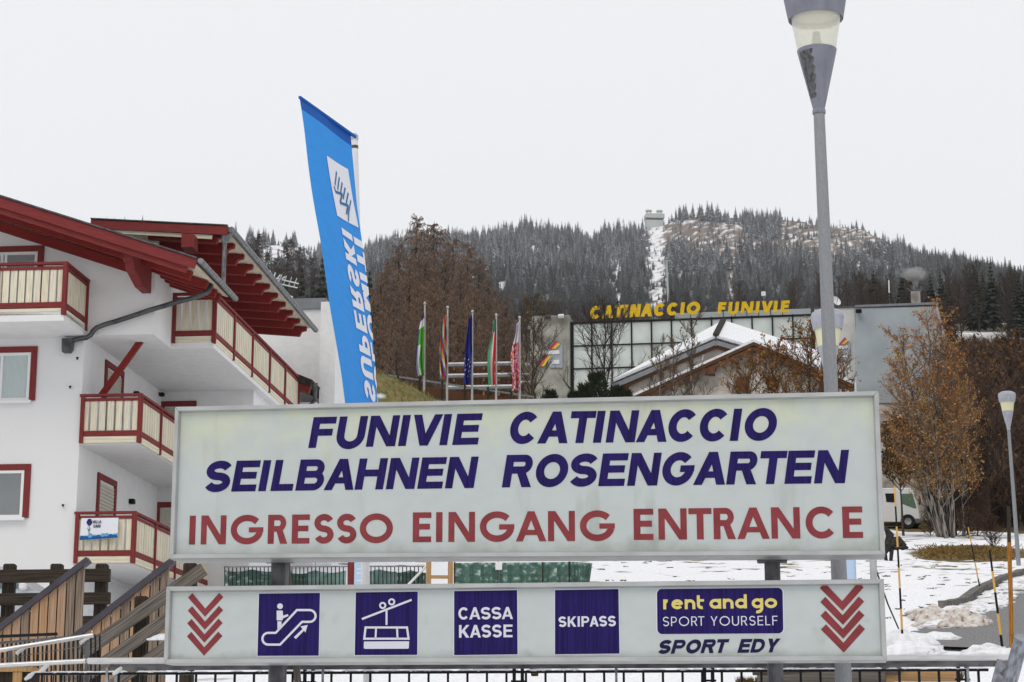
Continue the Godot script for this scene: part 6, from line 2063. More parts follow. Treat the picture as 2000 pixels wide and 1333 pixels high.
func build_yard() -> void:
	plank_wall("timber plank stair parapet nearer the car, with dark sloping capping", 26.0, -50, 1262, 168, 1098, 1330, 12)
	plank_wall("timber plank stair parapet beside the sign edge, with dark sloping capping", 24.5, 140, 1247, 333, 1100, 1330, 10)
	# old squared rail fence
	var fd := 28.5
	var c := P(110, 1200, fd)
	var t := thing("rail_fence", "dark weathered rail fence standing behind the plank stair parapet", "fence", Vector3(c.x, G(c.x, fd), -fd), -0.03)
	var mb: MB
	for q in [[1111, 1137], [1157, 1181], [1203, 1222]]:
		var l := on(t, -60, (q[0] + q[1]) * 0.5 + 3, 0.1); var r := on(t, 215, (q[0] + q[1]) * 0.5, 0.1)
		mb = MB.new(); mb.bar(l, r, 0.10, (q[1] - q[0]) * fd / F * 0.95); obj("rail", mb, M.wood_dark, t)
	for u in [20.0, 112.0, 200.0]:
		var tp := on(t, u, 1102, -0.02)
		mb = MB.new(); mb.cbox(Vector3(tp.x, tp.y * 0.5 - 0.1, -0.02), Vector3(0.17, tp.y + 0.2, 0.15), 0.02); obj("post", mb, M.wood_dark, t)
	# sloping board fence in front of the second parapet
	fd = 22.8
	c = P(250, 1250, fd)
	t = thing("sloping_board_fence", "grey weathered boards sloping up beside the lower sign board", "fence", Vector3(c.x, G(c.x, fd), -fd), -0.05)
	for q in [[160, 1276, 398, 1112, 0.15], [150, 1333, 345, 1196, 0.14], [185, 1362, 345, 1250, 0.13]]:
		mb = MB.new(); mb.bar(on(t, q[0], q[1], 0.06), on(t, q[2], q[3], 0.06), 0.05, q[4]); obj("board", mb, M.wood_old, t)
	for q in [[184, 1240], [277, 1165], [372, 1100]]:
		var tp := on(t, q[0], q[1], -0.06)
		mb = MB.new(); mb.cbox(Vector3(tp.x, (tp.y - 0.4) * 0.5, -0.07), Vector3(0.15, tp.y + 0.4, 0.14), 0.02); obj("post", mb, M.wood_dark, t)
	var sn := MB.new(); lump(sn, on(t, 312, 1249, 0.02), Vector3(0.16, 0.06, 0.08), 5)
	obj("snow_cap", sn, M.snow, t)
	# black stair railing in front of the first parapet
	fd = 20.5
	c = P(80, 1300, fd)
	t = thing("stair_railing", "black metal stair railing with thin bars below the bright handrail", "railing", Vector3(c.x, G(c.x, fd), -fd))
	mb = MB.new(); mb.bar(on(t, -30, 1245, 0), on(t, 112, 1239, 0), 0.05, 0.03); obj("top_rail", mb, M.fence_black, t)
	for i in 26:
		var u := -20.0 + i * 8.6
		mb = MB.new(); mb.bar(on(t, u, 1340, 0), on(t, u, 1257 - 0.08 * u, 0), 0.016, 0.016); obj("bar", mb, M.fence_black, t)
	mb = MB.new(); mb.bar(on(t, -30, 1259, 0), on(t, 170, 1242, 0), 0.03, 0.025); obj("middle_rail", mb, M.post_grey, t)
	# bright sloping handrail
	fd = 18.6
	c = P(60, 1333, fd)
	t = thing("sloping_handrail", "bright steel handrail tube sloping up in front of the stair parapets", "handrail", Vector3(c.x, G(c.x, fd), -fd))
	mb = MB.new(); mb.tube([on(t, -40, 1277, 0), on(t, 182, 1241, 0)], [0.021], 12); obj("tube", mb, M.handrail, t)
	for q in [[43, 1270], [168, 1250]]:
		mb = MB.new()
		var p := on(t, q[0], q[1], 0)
		mb.tube([p + Vector3(-0.05, -0.03, 0.0), p + Vector3(0.04, 0.035, 0)], [0.02, 0.014], 8)
		mb.lathe([Vector2(0.001, -0.012), Vector2(0.026, -0.012), Vector2(0.026, 0.012), Vector2(0.001, 0.012)], 8, p + Vector3(-0.035, -0.02, 0), Basis(Vector3.BACK, 0.9))
		obj("turnbuckle", mb, M.handrail, t)
	for u in [20.0, 170.0]:
		mb = MB.new(); mb.bar(on(t, u, 1272 - 0.17 * u, -0.02), on(t, u, 1400, -0.02), 0.035, 0.035); obj("post", mb, M.post_grey, t)
	mb = MB.new(); mb.bar(on(t, -40, 1295, -0.01), on(t, 165, 1262, -0.01), 0.008, 0.008); obj("cable", mb, M.post_grey, t)
	# timber box at the lower left
	fd = 17.9
	c = P(35, 1345, fd)
	t = thing("timber_box", "brown timber box standing under the handrail", "box", Vector3(c.x, G(c.x, fd) - 0.1, -fd))
	var tp0 := on(t, -30, 1306, 0); var tp1 := on(t, 58, 1306, 0)
	mb = MB.new(); mb.span(Vector3(tp0.x, 0, -0.4), Vector3(tp1.x, tp0.y - 0.03, 0)); obj("carcass", mb, M.wood_dark, t)
	mb = MB.new(); mb.span(Vector3(tp0.x, tp0.y - 0.03, -0.45), Vector3(tp1.x + 0.04, tp0.y + 0.01, 0.03)); obj("lid", mb, M.ochre, t)
	mb = MB.new(); mb.span(Vector3(tp1.x - 0.14, 0, 0.002), Vector3(tp1.x - 0.06, tp0.y - 0.035, 0.03)); obj("cleat", mb, M.ochre, t)
	# parked car
	fd = 38.0
	c = P(-20, 1200, fd)
	t = thing("parked_car", "silver estate car parked behind the dark rail fence", "car", Vector3(c.x, P(0, 1262, fd).y, -fd), -0.08)
	var prof := [Vector2(-2.2, 0.28), Vector2(2.1, 0.28), Vector2(2.15, 0.62), Vector2(1.95, 0.86), Vector2(1.15, 0.95), Vector2(-2.15, 0.98), Vector2(-2.25, 0.6)]
	mb = MB.new(); mb.prism(prof, Vector3.ZERO, Vector3.RIGHT, Vector3.UP, -0.85, 0.85); obj("body", mb, M.car_paint, t)
	mb = MB.new(); mb.prism([Vector2(-2.05, 0.985), Vector2(1.1, 0.955), Vector2(0.35, 1.44), Vector2(-0.2, 1.5), Vector2(-1.7, 1.47)], Vector3.ZERO, Vector3.RIGHT, Vector3.UP, -0.74, 0.74); obj("cabin", mb, M.car_paint, t)
	for w in [[[-1.9, 1.02], [-0.95, 1.02], [-0.95, 1.38], [-1.62, 1.38]], [[-0.85, 1.02], [0.02, 1.01], [0.02, 1.39], [-0.85, 1.39]], [[0.12, 1.01], [0.92, 1.0], [0.33, 1.36], [0.12, 1.38]]]:
		var q: Array = []
		for p in w: q.push_back(Vector2(p[0], p[1]))
		mb = MB.new(); mb.prism(q, Vector3(0, 0, 0.742), Vector3.RIGHT, Vector3.UP, -0.01, 0.006); obj("side_window", mb, M.car_glass, t)
	for x in [-1.35, 1.3]:
		mb = MB.new(); mb.lathe([Vector2(0.2, 0.08), Vector2(0.3, 0.1), Vector2(0.32, 0.04), Vector2(0.32, -0.1)], 18, Vector3(x, 0.31, 0.80), Basis(Vector3.RIGHT, PI / 2))
		var w := obj("wheel", mb, M.tyre, t)
		mb = MB.new(); mb.lathe([Vector2(0.001, 0.07), Vector2(0.19, 0.085)], 14, Vector3(x, 0.31, 0.80), Basis(Vector3.RIGHT, PI / 2)); obj("rim", mb, M.rim_grey, w)
	mb = MB.new(); mb.cbox(Vector3(0.92, 1.02, 0.92), Vector3(0.12, 0.13, 0.18), 0.03); obj("wing_mirror", mb, M.car_white, t)
	mb = MB.new(); lump(mb, Vector3(-0.3, 1.0, 0.80), Vector3(0.35, 0.07, 0.1), 8); obj("snow_patch", mb, M.snow, t)
	# garden fence with green netting, seen between the two boards
	fd = 46.0
	c = P(560, 1160, fd)
	t = thing("netted_fence", "thin barred garden fence backed with green netting, seen between the boards", "fence", Vector3(c.x, G(c.x, fd) - 0.2, -fd), 0.0)
	mb = MB.new(); mb.bar(on(t, 437, 1107.5, 0), on(t, 834, 1106.5, 0), 0.04, 0.03); obj("top_rail", mb, M.zinc, t)
	for i in 51:
		var u := 439.0 + i * 7.72
		if u > 675 and u < 720: continue
		mb = MB.new(); mb.bar(on(t, u, 1180, 0), on(t, u, 1108, 0), 0.022, 0.022); obj("bar", mb, M.fence_black, t)
	for q in [[438, 560, "net_green", 1112], [560, 600, "net_green", 1116], [600, 676, "net_pale", 1114], [722, 775, "net_pale", 1112], [775, 832, "net_green", 1114]]:
		mb = MB.new()
		for i in 24:
			var u0 := lerpf(q[0], q[1], i / 24.0); var u1 := lerpf(q[0], q[1], (i + 1) / 24.0)
			var s0 := 5.0 * sin(PI * fmod(u0 - 430.0, 62.0) / 62.0); var s1 := 5.0 * sin(PI * fmod(u1 - 430.0 - 0.01, 62.0) / 62.0)
			var z0 := -0.10 + 0.03 * sin(u0 * 0.9); var z1 := -0.10 + 0.03 * sin(u1 * 0.9)
			mb.quad(on(t, u0, 1185, z0), on(t, u1, 1185, z1), on(t, u1, q[3] + s1, z1), on(t, u0, q[3] + s0, z0))
		obj("netting", mb, M[q[2]], t)
	# red post with a banner, flag pole base
	var rp := thing("red_post", "red painted post beside the narrow pale banner, seen between the boards", "post", P(685, 1180, 45.0))
	mb = MB.new(); mb.cbox(Vector3(0, 0.42, 0), Vector3(0.16, 1.05, 0.16), 0.02); obj("shaft", mb, M.red, rp)
	var nb := thing("narrow_banner", "narrow pale blue banner with white lettering next to the red post", "banner", P(701, 1180, 44.6))
	mb = MB.new(); mb.span(Vector3(-0.115, 0, -0.02), Vector3(0.115, 0.95, 0.0)); obj("cloth", mb, M.pale_blue, nb)
	for i in 3:
		mb = MB.new(); draw_glyph(mb, ["I", "T", "I"][i], 0.22, 0.7, Vector3(-0.06, 0.50 + 0.13 * i, 0.004), Vector3(0, 0.14, 0), Vector3(0.14, 0, 0), -0.004, -0.001)
		obj("letter", mb, M.banner_white, nb)
	# timber frame and pale diagonal pole
	var tf := thing("timber_trestle", "light timber trestle of two posts and a rail between the nets", "trestle", P(858, 1190, 44.0))
	for x in [-0.24, 0.24]:
		mb = MB.new(); mb.cbox(Vector3(x, 0.5, 0), Vector3(0.11, 1.15, 0.1), 0.012); obj("post", mb, M.ochre, tf)
	mb = MB.new(); mb.bar(Vector3(-0.2, 0.70, 0.02), Vector3(0.2, 0.70, 0.02), 0.06, 0.07); obj("rail", mb, M.ochre, tf)
	var dpole := thing("leaning_pole", "pale pole leaning against the light timber frame", "pole", P(782, 1150, 44.2))
	mb = MB.new(); mb.tube([Vector3(-0.15, -0.25, 0), P(836, 1103, 44.2) - dpole.position], [0.028], 8); obj("shaft", mb, M.white_plastic, dpole)
	# right-hand netting
	fd = 45.5
	c = P(1000, 1160, fd)
	t = thing("green_net_barrier", "dark green net barrier partly dusted with snow below the chalet slope", "barrier", Vector3(c.x, G(c.x, fd) - 0.3, -fd))
	for q in [[886, 1110, "net_green", 1100, 1098], [1110, 1157, "net_pale", 1097, 1100]]:
		mb = MB.new()
		for i in 30:
			var u0 := lerpf(q[0], q[1], i / 30.0); var u1 := lerpf(q[0], q[1], (i + 1) / 30.0)
			var z0 := 0.05 * sin(u0 * 0.25) + 0.02 * sin(u0 * 1.1); var z1 := 0.05 * sin(u1 * 0.25) + 0.02 * sin(u1 * 1.1)
			mb.quad(on(t, u0 - (12 if q[2] == "net_pale" else 0) * i / 30.0, 1185, z0), on(t, u1 - (12 if q[2] == "net_pale" else 0) * (i + 1) / 30.0, 1185, z1), on(t, u1, lerpf(q[3], q[4], (i + 1) / 30.0), z1), on(t, u0, lerpf(q[3], q[4], i / 30.0), z0))
		obj("netting", mb, M.net_green if q[2] == "net_green" else M.net_green, t)
	for u in [888.0, 973.0, 1060.0, 1112.0]:
		mb = MB.new(); mb.bar(on(t, u, 1190, 0.08), on(t, u, 1098, 0.08), 0.03, 0.03); obj("stake", mb, M.wood_dark, t)
	var ns := thing("notice_plate", "small white notice plate on a thin stake in front of the green net", "notice", P(974, 1185, 44.8))
	mb = MB.new(); mb.bar(Vector3(0, -0.2, 0), Vector3(0, 0.9, 0), 0.02, 0.02); obj("stake", mb, M.post_grey, ns)
	mb = MB.new(); mb.cbox(Vector3(0, 0.90, 0.015), Vector3(0.15, 0.17, 0.015), 0.003); obj("plate", mb, M.white_plastic, ns)

func lump(mb: MB, c: Vector3, r: Vector3, sd: int, bumps := 0.25) -> void:    # rough rounded heap
	var nu := 16; var nv := 8
	var f := func(i: int, j: int) -> Vector3:
		var a := TAU * (i % nu) / nu; var b := -0.25 + (PI * 0.5 + 0.25) * j / nv
		var d := Vector3(cos(a) * cos(b), sin(b), sin(a) * cos(b))
		var k := 1.0 + bumps * nz.get_noise_3d(d.x * 90.0 + sd * 31.0, d.y * 90.0, d.z * 90.0 + sd * 17.0) * 2.0
		return c + d * r * k
	for i in nu:
		for j in nv:
			var q: Array = [f.call(i, j + 1), f.call(i + 1, j + 1), f.call(i + 1, j), f.call(i, j)]
			var m: Array = []
			for p in q: m.push_back(((p - c) / (r * r)).normalized())
			mb.ntri(q[0], q[1], q[2], m[0], m[1], m[2], Vector2(q[0].x, q[0].z), Vector2(q[1].x, q[1].z), Vector2(q[2].x, q[2].z))
			mb.ntri(q[0], q[2], q[3], m[0], m[2], m[3], Vector2(q[0].x, q[0].z), Vector2(q[2].x, q[2].z), Vector2(q[3].x, q[3].z))

# ---------------------------------------------------------------- slope, road and trees on the right
func build_right_side() -> void:
	# kerb line on the ground
	var kp: Array = []
	for q in [[1722, 1268], [1768, 1252], [1815, 1226], [1865, 1197], [1930, 1163], [2000, 1130], [2090, 1092]]:
		kp.push_back(ground_hit(q[0], q[1]))
	var line: Array = []
	for i in kp.size() - 1:
		for k in 8: line.push_back(kp[i].lerp(kp[i + 1], k / 8.0))
	line.push_back(kp[kp.size() - 1])
	var mb := MB.new()
	var rd := func(i: int, w: float) -> Vector3:
		var a: Vector3 = line[maxi(i - 1, 0)]; var b: Vector3 = line[mini(i + 1, line.size() - 1)]
		var dr := (b - a); dr.y = 0
		var sd := Vector3(-dr.z, 0, dr.x).normalized()      # to the right of the travel direction (towards the viewer)
		var p: Vector3 = line[i] + sd * w
		p.y = G(p.x, -p.z) + 0.07
		return p
	for i in line.size() - 1:
		for j in 18:
			var w0 := j * 0.5; var w1 := (j + 1) * 0.5
			mb.quad(rd.call(i, w1), rd.call(i + 1, w1), rd.call(i + 1, w0), rd.call(i, w0))
	struct("road", mb, M.asphalt)
	# kerb stones
	var kerb := thing("stone_kerb", "grey stone kerb between the snowy slope and the road", "kerb", line[0])
	for i in range(22, line.size() - 1):
		mb = MB.new()
		var a: Vector3 = rd.call(i, -0.10) - line[0]; var b: Vector3 = rd.call(i + 1, -0.10) - line[0]
		var dd := (b - a).normalized() * 0.012
		mb.bar(a + dd + Vector3(0, 0.06, 0), b - dd + Vector3(0, 0.06, 0), 0.20, 0.22)
		obj("kerb_stone", mb, M.kerb, kerb)
	# ploughed snow along the kerb
	var bank := MB.new()
	for i in range(14, line.size() - 1):
		for k in 2:
			var w := 0.22 + 0.26 * k + 0.1 * rng.randf()
			var p: Vector3 = rd.call(i, w)
			lump(bank, p - Vector3(0, 0.03, 0), Vector3(0.32, 0.11 - 0.03 * k, 0.30), i * 3 + k)
	var bk := obj("snow_bank", bank, M.snow); bk.set_meta("kind", "stuff"); tag(bk, "ragged strip of ploughed snow lying along the stone kerb", "snow")
	# dirty heap at the kerb end and clean mounds by the railing
	var heap := thing("dirty_snow_heap", "dirty brown snow heap spilling over the end of the kerb", "snow heap", ground_hit(1850, 1235))
	mb = MB.new()
	for k in 24:
		var u := 1812 + 80 * rng.randf(); var v := 1200 + 36 * rng.randf()
		var p := ground_hit(u, v)
		lump(mb, p - heap.position, Vector3(0.30 + 0.25 * rng.randf(), 0.10 + 0.16 * rng.randf(), 0.35), 40 + k, 0.3)
	obj("heap", mb, M.dirty_snow, heap)
	var mi := 0
	for q in [[1765, 1268, 0.55, 0.30], [1810, 1255, 0.55, 0.22], [1740, 1280, 0.7, 0.25], [1790, 1278, 0.5, 0.16], [1925, 1283, 0.42, 0.22], [1945, 1288, 0.5, 0.2], [1900, 1290, 0.4, 0.12]]:
		var g := ground_hit(q[0], q[1])
		var o := thing("snow_mound", "clean snow mound at the road edge behind the bright handrail" if mi < 4 else "rounded snow mound on the asphalt behind the steel railing end", "snow heap", g, 0.0, "snow mounds at the road edge" if mi < 4 else "snow mounds by the railing end")
		mb = MB.new(); lump(mb, Vector3(0, -0.05, 0), Vector3(q[2], q[3], q[2] * 0.8), 70 + mi); obj("mound", mb, M.snow, o)
		mi += 1
	# rough tufts poking through the snow
	var tf := MB.new()
	for k in 160:
		var u := 1150.0 + 850.0 * rng.randf(); var v := 1096.0 + 130.0 * rng.randf()
		if u > 1860 and v > 1160: continue
		var g := ground_hit(u, v)
		for w in 5:
			tf.col = Color(0.16, 0.11, 0.05).lerp(Color(0.07, 0.07, 0.03), rng.randf())
			blade(tf, g + Vector3(rng.randf() - 0.5, 0, rng.randf() - 0.5) * 0.25, g + Vector3(rng.randf() - 0.5, 0.12 * rng.randf() + 0.02, rng.randf() - 0.5) * 0.3, 0.03, rng)
	for k in 1700:
		var u := 1890.0 + 110.0 * (rng.randf() + rng.randf() - 1.0); var v := 1081.0 + 15.0 * (rng.randf() + rng.randf() - 1.0)
		var g := ground_hit(u, v)
		tf.col = Color(0.36, 0.235, 0.09).lerp(Color(0.22, 0.165, 0.065), rng.randf())
		blade(tf, g, g + Vector3(rng.randf() - 0.5, 0.2 + 0.2 * rng.randf(), rng.randf() - 0.5) * 0.4, 0.05, rng)
	for k in 3600:
		var x := -13.0 + 17.0 * rng.randf(); var d := 94.0 + 18.0 * rng.randf()
		var g := Vector3(x, G(x, d), -d)
		tf.col = Color(0.34, 0.27, 0.12).lerp(Color(0.20, 0.20, 0.07), rng.randf())
		blade(tf, g, g + Vector3(rng.randf() - 0.5, 0.3 + 0.3 * rng.randf(), rng.randf() - 0.5) * 0.55, 0.06, rng)
	var to := obj("dry_grass", tf, M.vcol); to.set_meta("kind", "stuff"); tag(to, "dry brown grass poking through the thin snow", "grass")
	# birches with the last orange leaves
	var ba := bare_tree(831, 22, Color(0.16, 0.10, 0.065), Color(0.34, 0.21, 0.12), 0.0012, 1300, Color(0.38, 0.14, 0.04), Color(0.50, 0.31, 0.12), 0.0052, 0.25, 0.2, "birch_bark")
	var bb := bare_tree(832, 20, Color(0.15, 0.095, 0.06), Color(0.32, 0.19, 0.10), 0.0012, 1300, Color(0.35, 0.12, 0.035), Color(0.46, 0.27, 0.09), 0.0052, 0.23, 0.2, "birch_bark")
	var bc := bare_tree(833, 18, Color(0.14, 0.09, 0.055), Color(0.30, 0.18, 0.09), 0.0013, 1500, Color(0.26, 0.11, 0.03), Color(0.54, 0.36, 0.14), 0.0055, 0.2, 0.2, "birch_bark")
	var bi := 0
	for q in [[1800, 606, 95.0, 0, 1.15, 1846], [1846, 640, 95.5, 1, 1.1, 1856], [1768, 640, 95.2, 2, 1.1, 1842], [1872, 690, 94.7, 1, 1.0, 1862], [1735, 690, 95.6, 0, 1.0, 1838], [1822, 740, 94.4, 2, 1.2, 1850], [1772, 770, 96.0, 1, 1.1, 1843], [1890, 735, 97.5, 2, 0.9, 1884], [1748, 790, 96.2, 2, 1.1, 1836]]:
		plant_tree("birch_tree", ["tallest orange leaved birch in front of the corrugated block", "tall birch stem with orange leaves at the block's raking edge", "tall thin birch with sparse tips before the corrugated block", "white stemmed birch standing in the turf strip", "sparse birch behind the sign's upper edge", "half tall dense birch with rust leaves", "lower bushy birch with rust leaves", "white trunked birch before the dark wood", "low rust leaved birch beside the sign frame"][bi], q[0], q[1], q[2], [ba, bb, bc][q[3]], q[5], "orange leaved birches right of the sign", 0.0, q[4])
		bi += 1
	var dn := bare_tree(834, 46, Color(0.07, 0.05, 0.03), Color(0.13, 0.085, 0.04), 0.006, 2600, Color(0.10, 0.055, 0.02), Color(0.20, 0.11, 0.03), 0.018, 0.30, 0.40, "bark_grey")
	plant_tree("round_tree", "small round crowned brown tree with straight trunk in front of the truck", 1755, 822, 100.0, dn)
	# shrubs under the birches and the dark brown thicket to the right
	var sh := bare_tree(835, 34, Color(0.06, 0.04, 0.035), Color(0.12, 0.075, 0.055), 0.0050, 500, Color(0.14, 0.07, 0.03), Color(0.22, 0.12, 0.05), 0.012, 0.42, 0.05, "bark")
	for q in [[1815, 985, 101.0], [1835, 965, 102.0], [1862, 935, 99.0], [1885, 925, 100.0], [1905, 960, 98.0], [1935, 1000, 82.0], [1890, 985, 92.0]]:
		plant_tree("bare_shrub", "leafless brown shrub among the birch stems and the slope" , q[0], q[1], q[2], sh, -1, "shrubs under the birches", 0.0, 1.4)
	var th := bare_tree(836, 34, Color(0.085, 0.062, 0.052), Color(0.19, 0.125, 0.095), 0.0036, 500, Color(0.12, 0.06, 0.02), Color(0.22, 0.12, 0.04), 0.010, 0.36, 0.06, "bark")
	for k in 44:
		var u := 1868.0 + 165.0 * rng.randf(); var d := 112.0 + 60.0 * rng.randf()
		plant_tree("thicket_tree", "dark brown leafless tree in the thicket behind the small lamp", u, 655.0 + 230.0 * rng.randf(), d, th, -1, "thicket right of the birches", 0.0, 1.3)
	# dark evergreen shrub
	var r := RandomNumberGenerator.new(); r.seed = 5
	var g0 := ground_hit(1942, 1012)
	var ev := thing("evergreen_shrub", "dark evergreen shrub beside the small street lamp", "bush", g0)
	mb = MB.new(); mb.tube([Vector3(0, -0.3, 0), Vector3(0, 1.0, 0)], [0.06, 0.02], 5); obj("stem", mb, M.bark, ev)
	mb = MB.new()
	for i in 1500:
		var an := r.randf() * TAU; var y := r.randf()
		var rad := (1.0 - y * 0.6) * 1.1 * sqrt(r.randf())
		var p := Vector3(cos(an) * rad, 0.2 + y * 1.7, sin(an) * rad)
		mb.col = Color(0.02, 0.028, 0.014).lerp(Color(0.10, 0.07, 0.03), r.randf() * r.randf())
		blade(mb, p, p + Vector3(cos(an) * 0.15, 0.2, sin(an) * 0.15), 0.10, r)
	obj("foliage", mb, M.vcol, ev)
	# truck behind the trees
	var tg := ground_hit(1790, 1033)
	var td := -tg.z
	var tr := thing("delivery_truck", "white cab-over truck parked behind the round tree trunk", "truck", tg, -0.1)
	var s := td / F
	var Wd := func(u: float, v: float) -> Vector2: return Vector2((u - 1790) * s, (1033 - v) * s)
	mb = MB.new()
	var q2: Array = []
	for p in [[1706, 1018], [1797, 1020], [1797, 1006], [1794, 990], [1789, 965], [1786, 957], [1782, 955], [1706, 955]]: q2.push_back(Wd.call(p[0], p[1]))
	mb.prism(q2, Vector3.ZERO, Vector3.RIGHT, Vector3.UP, -2.0, 0.0); obj("cab", mb, M.car_white, tr)
	q2 = []
	for p in [[1762, 964], [1785, 964], [1792, 993], [1787, 993], [1765, 984]]: q2.push_back(Wd.call(p[0], p[1]))
	mb = MB.new(); mb.prism(q2, Vector3.ZERO, Vector3.RIGHT, Vector3.UP, -0.02, 0.02); obj("side_window", mb, M.car_glass_green, tr)
	q2 = []
	for p in [[1732, 963], [1752, 963], [1752, 981], [1734, 980]]: q2.push_back(Wd.call(p[0], p[1]))
	mb = MB.new(); mb.prism(q2, Vector3.ZERO, Vector3.RIGHT, Vector3.UP, -0.02, 0.02); obj("rear_window", mb, M.black, tr)
	var wc: Vector2 = Wd.call(1774, 1020)
	mb = MB.new(); mb.lathe([Vector2(0.2, 0.14), Vector2(0.38, 0.16), Vector2(0.42, 0.1), Vector2(0.42, -0.2)], 18, Vector3(wc.x, 0.42, -0.06), Basis(Vector3.RIGHT, PI / 2)); var wh := obj("wheel", mb, M.tyre, tr)
	mb = MB.new(); mb.lathe([Vector2(0.001, 0.10), Vector2(0.2, 0.145)], 14, Vector3(wc.x, 0.42, -0.06), Basis(Vector3.RIGHT, PI / 2)); obj("rim", mb, M.rim_grey, wh)
	mb = MB.new(); mb.cbox(Vector3(Wd.call(1796, 980).x + 0.05, Wd.call(1796, 980).y, 0.15), Vector3(0.12, 0.42, 0.18), 0.04); obj("wing_mirror", mb, M.black, tr)
	mb = MB.new(); mb.cbox(Vector3(Wd.call(1782, 956).x - 0.9, Wd.call(1782, 953).y, -1.0), Vector3(1.9, 0.08, 1.8), 0.03); obj("roof_snow", mb, M.snow, tr)
	mb = MB.new(); mb.cbox(Vector3(Wd.call(1792, 1012).x, 0.45, -1.0), Vector3(0.5, 0.3, 2.06), 0.04); obj("bumper", mb, M.post_grey, tr)
	# marker poles in the snow
	snow_pole(1764, 1272, 1747, 950, "tall black and yellow snow pole nearest the sign edge", 8, 0.019)
	snow_pole(1917, 1166, 1891, 1030, "short thin snow pole with yellow top by the kerb", 4, 0.018)
	snow_pole(1960, 1284, 1933, 1075, "leaning black and yellow snow pole at the road edge", 5, 0.022)
	var ob := ground_hit(1975, 1285)
	var op := thing("orange_pole", "thick rusty orange pole standing at the road edge", "pole", ob)
	mb = MB.new(); mb.tube([Vector3(0, -0.2, 0), P(1974, 1160, -ob.z) - ob, P(1971, 1060, -ob.z) - ob], [0.036, 0.034, 0.032], 10); obj("shaft", mb, M.pole_orange, op)
	mb = MB.new(); mb.tube([P(1971, 1060, -ob.z) - ob, P(1970, 990, -ob.z) - ob], [0.030, 0.024], 10); obj("weathered_top", mb, M.wood_dark, op)
	# stump figure by the sign edge
	var sg := ground_hit(1737, 1096)
	var st := thing("dark_stump", "dark gnarled stump with two leg-like roots beside the sign frame", "stump", sg)
	mb = MB.new()
	var e := -sg.z / F
	mb.tube([Vector3(-6 * e, 0, 0), Vector3(-8 * e, 14 * e, 0), Vector3(0, 30 * e, 0), Vector3(2 * e, 50 * e, 0.1), Vector3(-6 * e, 66 * e, 0)], [0.06, 0.07, 0.16, 0.14, 0.05], 8)
	mb.tube([Vector3(3 * e, 0, 0), Vector3(5 * e, 16 * e, 0), Vector3(4 * e, 32 * e, 0)], [0.06, 0.07, 0.12], 8)
	obj("trunk", mb, M.stone_dark, st)
	mb = MB.new()
	mb.tube([Vector3(2 * e, 34 * e, 0), Vector3(18 * e, 36 * e, 0.1), Vector3(30 * e, 26 * e, 0.15)], [0.18, 0.2, 0.1], 8)
	lump(mb, Vector3(22 * e, 24 * e, 0.1), Vector3(0.2, 0.2, 0.2), 9, 0.6)
	obj("branch_mass", mb, M.stone_dark, st)
	# slim grey posts and a slack cable near the board edge
	for q in [[1705, 1097, 1127, 0.055, "alu", "short grey steel post at the end of the slack cable"], [1661, 1095, 1129, 0.08, "pale_blue", "pale bluish tube post standing right of the lamp post"]]:
		var dd := 31.0
		var tp := P(q[0], q[1] - 6, dd)
		var po := thing("slim_post", q[5], "post", Vector3(tp.x, G(tp.x, dd) - 0.1, -dd))
		mb = MB.new(); mb.tube([Vector3.ZERO, Vector3(0, tp.y - po.position.y, 0)], [q[3]], 10); obj("shaft", mb, M[q[4]], po)
	var ca := P(1704, 1093, 31.0); var cb := ground_hit(1760, 1240)
	var cbl := thing("slack_cable", "thin black cable running from the grey post down to the snow", "cable", cb)
	mb = MB.new(); mb.tube([ca - cb, (ca - cb) * 0.5 + Vector3(0, -0.08, 0), Vector3.ZERO], [0.014], 6); obj("strand", mb, M.black, cbl)
	# logs behind the fence
	var li := 0
	for q in [[1470, 1760, 1307, 0.060], [1560, 1875, 1322, 0.062], [1480, 1730, 1328, 0.06]]:
		var dd := 19.0
		var a := P(q[0], q[2], dd); var b := P(q[1], q[2] - 3, dd - 0.3)
		var lg := thing("log", ["brown log lying behind the black fence below the arrow panel", "brown log lying under the bright handrail right of the sign", "lower brown log resting under the first one"][li], "log", a, 0.0, "logs behind the black fence")
		mb = MB.new(); mb.tube([Vector3.ZERO, (b - a) * 0.5 + Vector3(0, 0.01, 0), b - a], [q[3], q[3] * 1.05, q[3]], 12); obj("trunk", mb, M.wood_old if li != 1 else M.ochre, lg)
		li += 1
	# cushions of grass beside the logs
	var cg := MB.new()
	for k in 900:
		var z: Array = [[1460, 1326, 22], [1850, 1312, 30], [1720, 1326, 24], [1044, 1303, 6], [1640, 1330, 20]][k % 5]
		var p := P(z[0] + (rng.randf() - 0.5) * 2.0 * z[2], z[1] + 6.0 * rng.randf(), 19.4)
		cg.col = Color(0.10, 0.09, 0.02).lerp(Color(0.22, 0.12, 0.04), rng.randf())
		blade(cg, p + Vector3(0, -0.06, 0), p + Vector3((rng.randf() - 0.5) * 0.06, 0.035, (rng.randf() - 0.5) * 0.06), 0.012, rng)
	var cgo := obj("grass_tufts", cg, M.vcol); cgo.set_meta("kind", "stuff"); tag(cgo, "olive and brown grass tufts around the logs behind the fence", "grass")

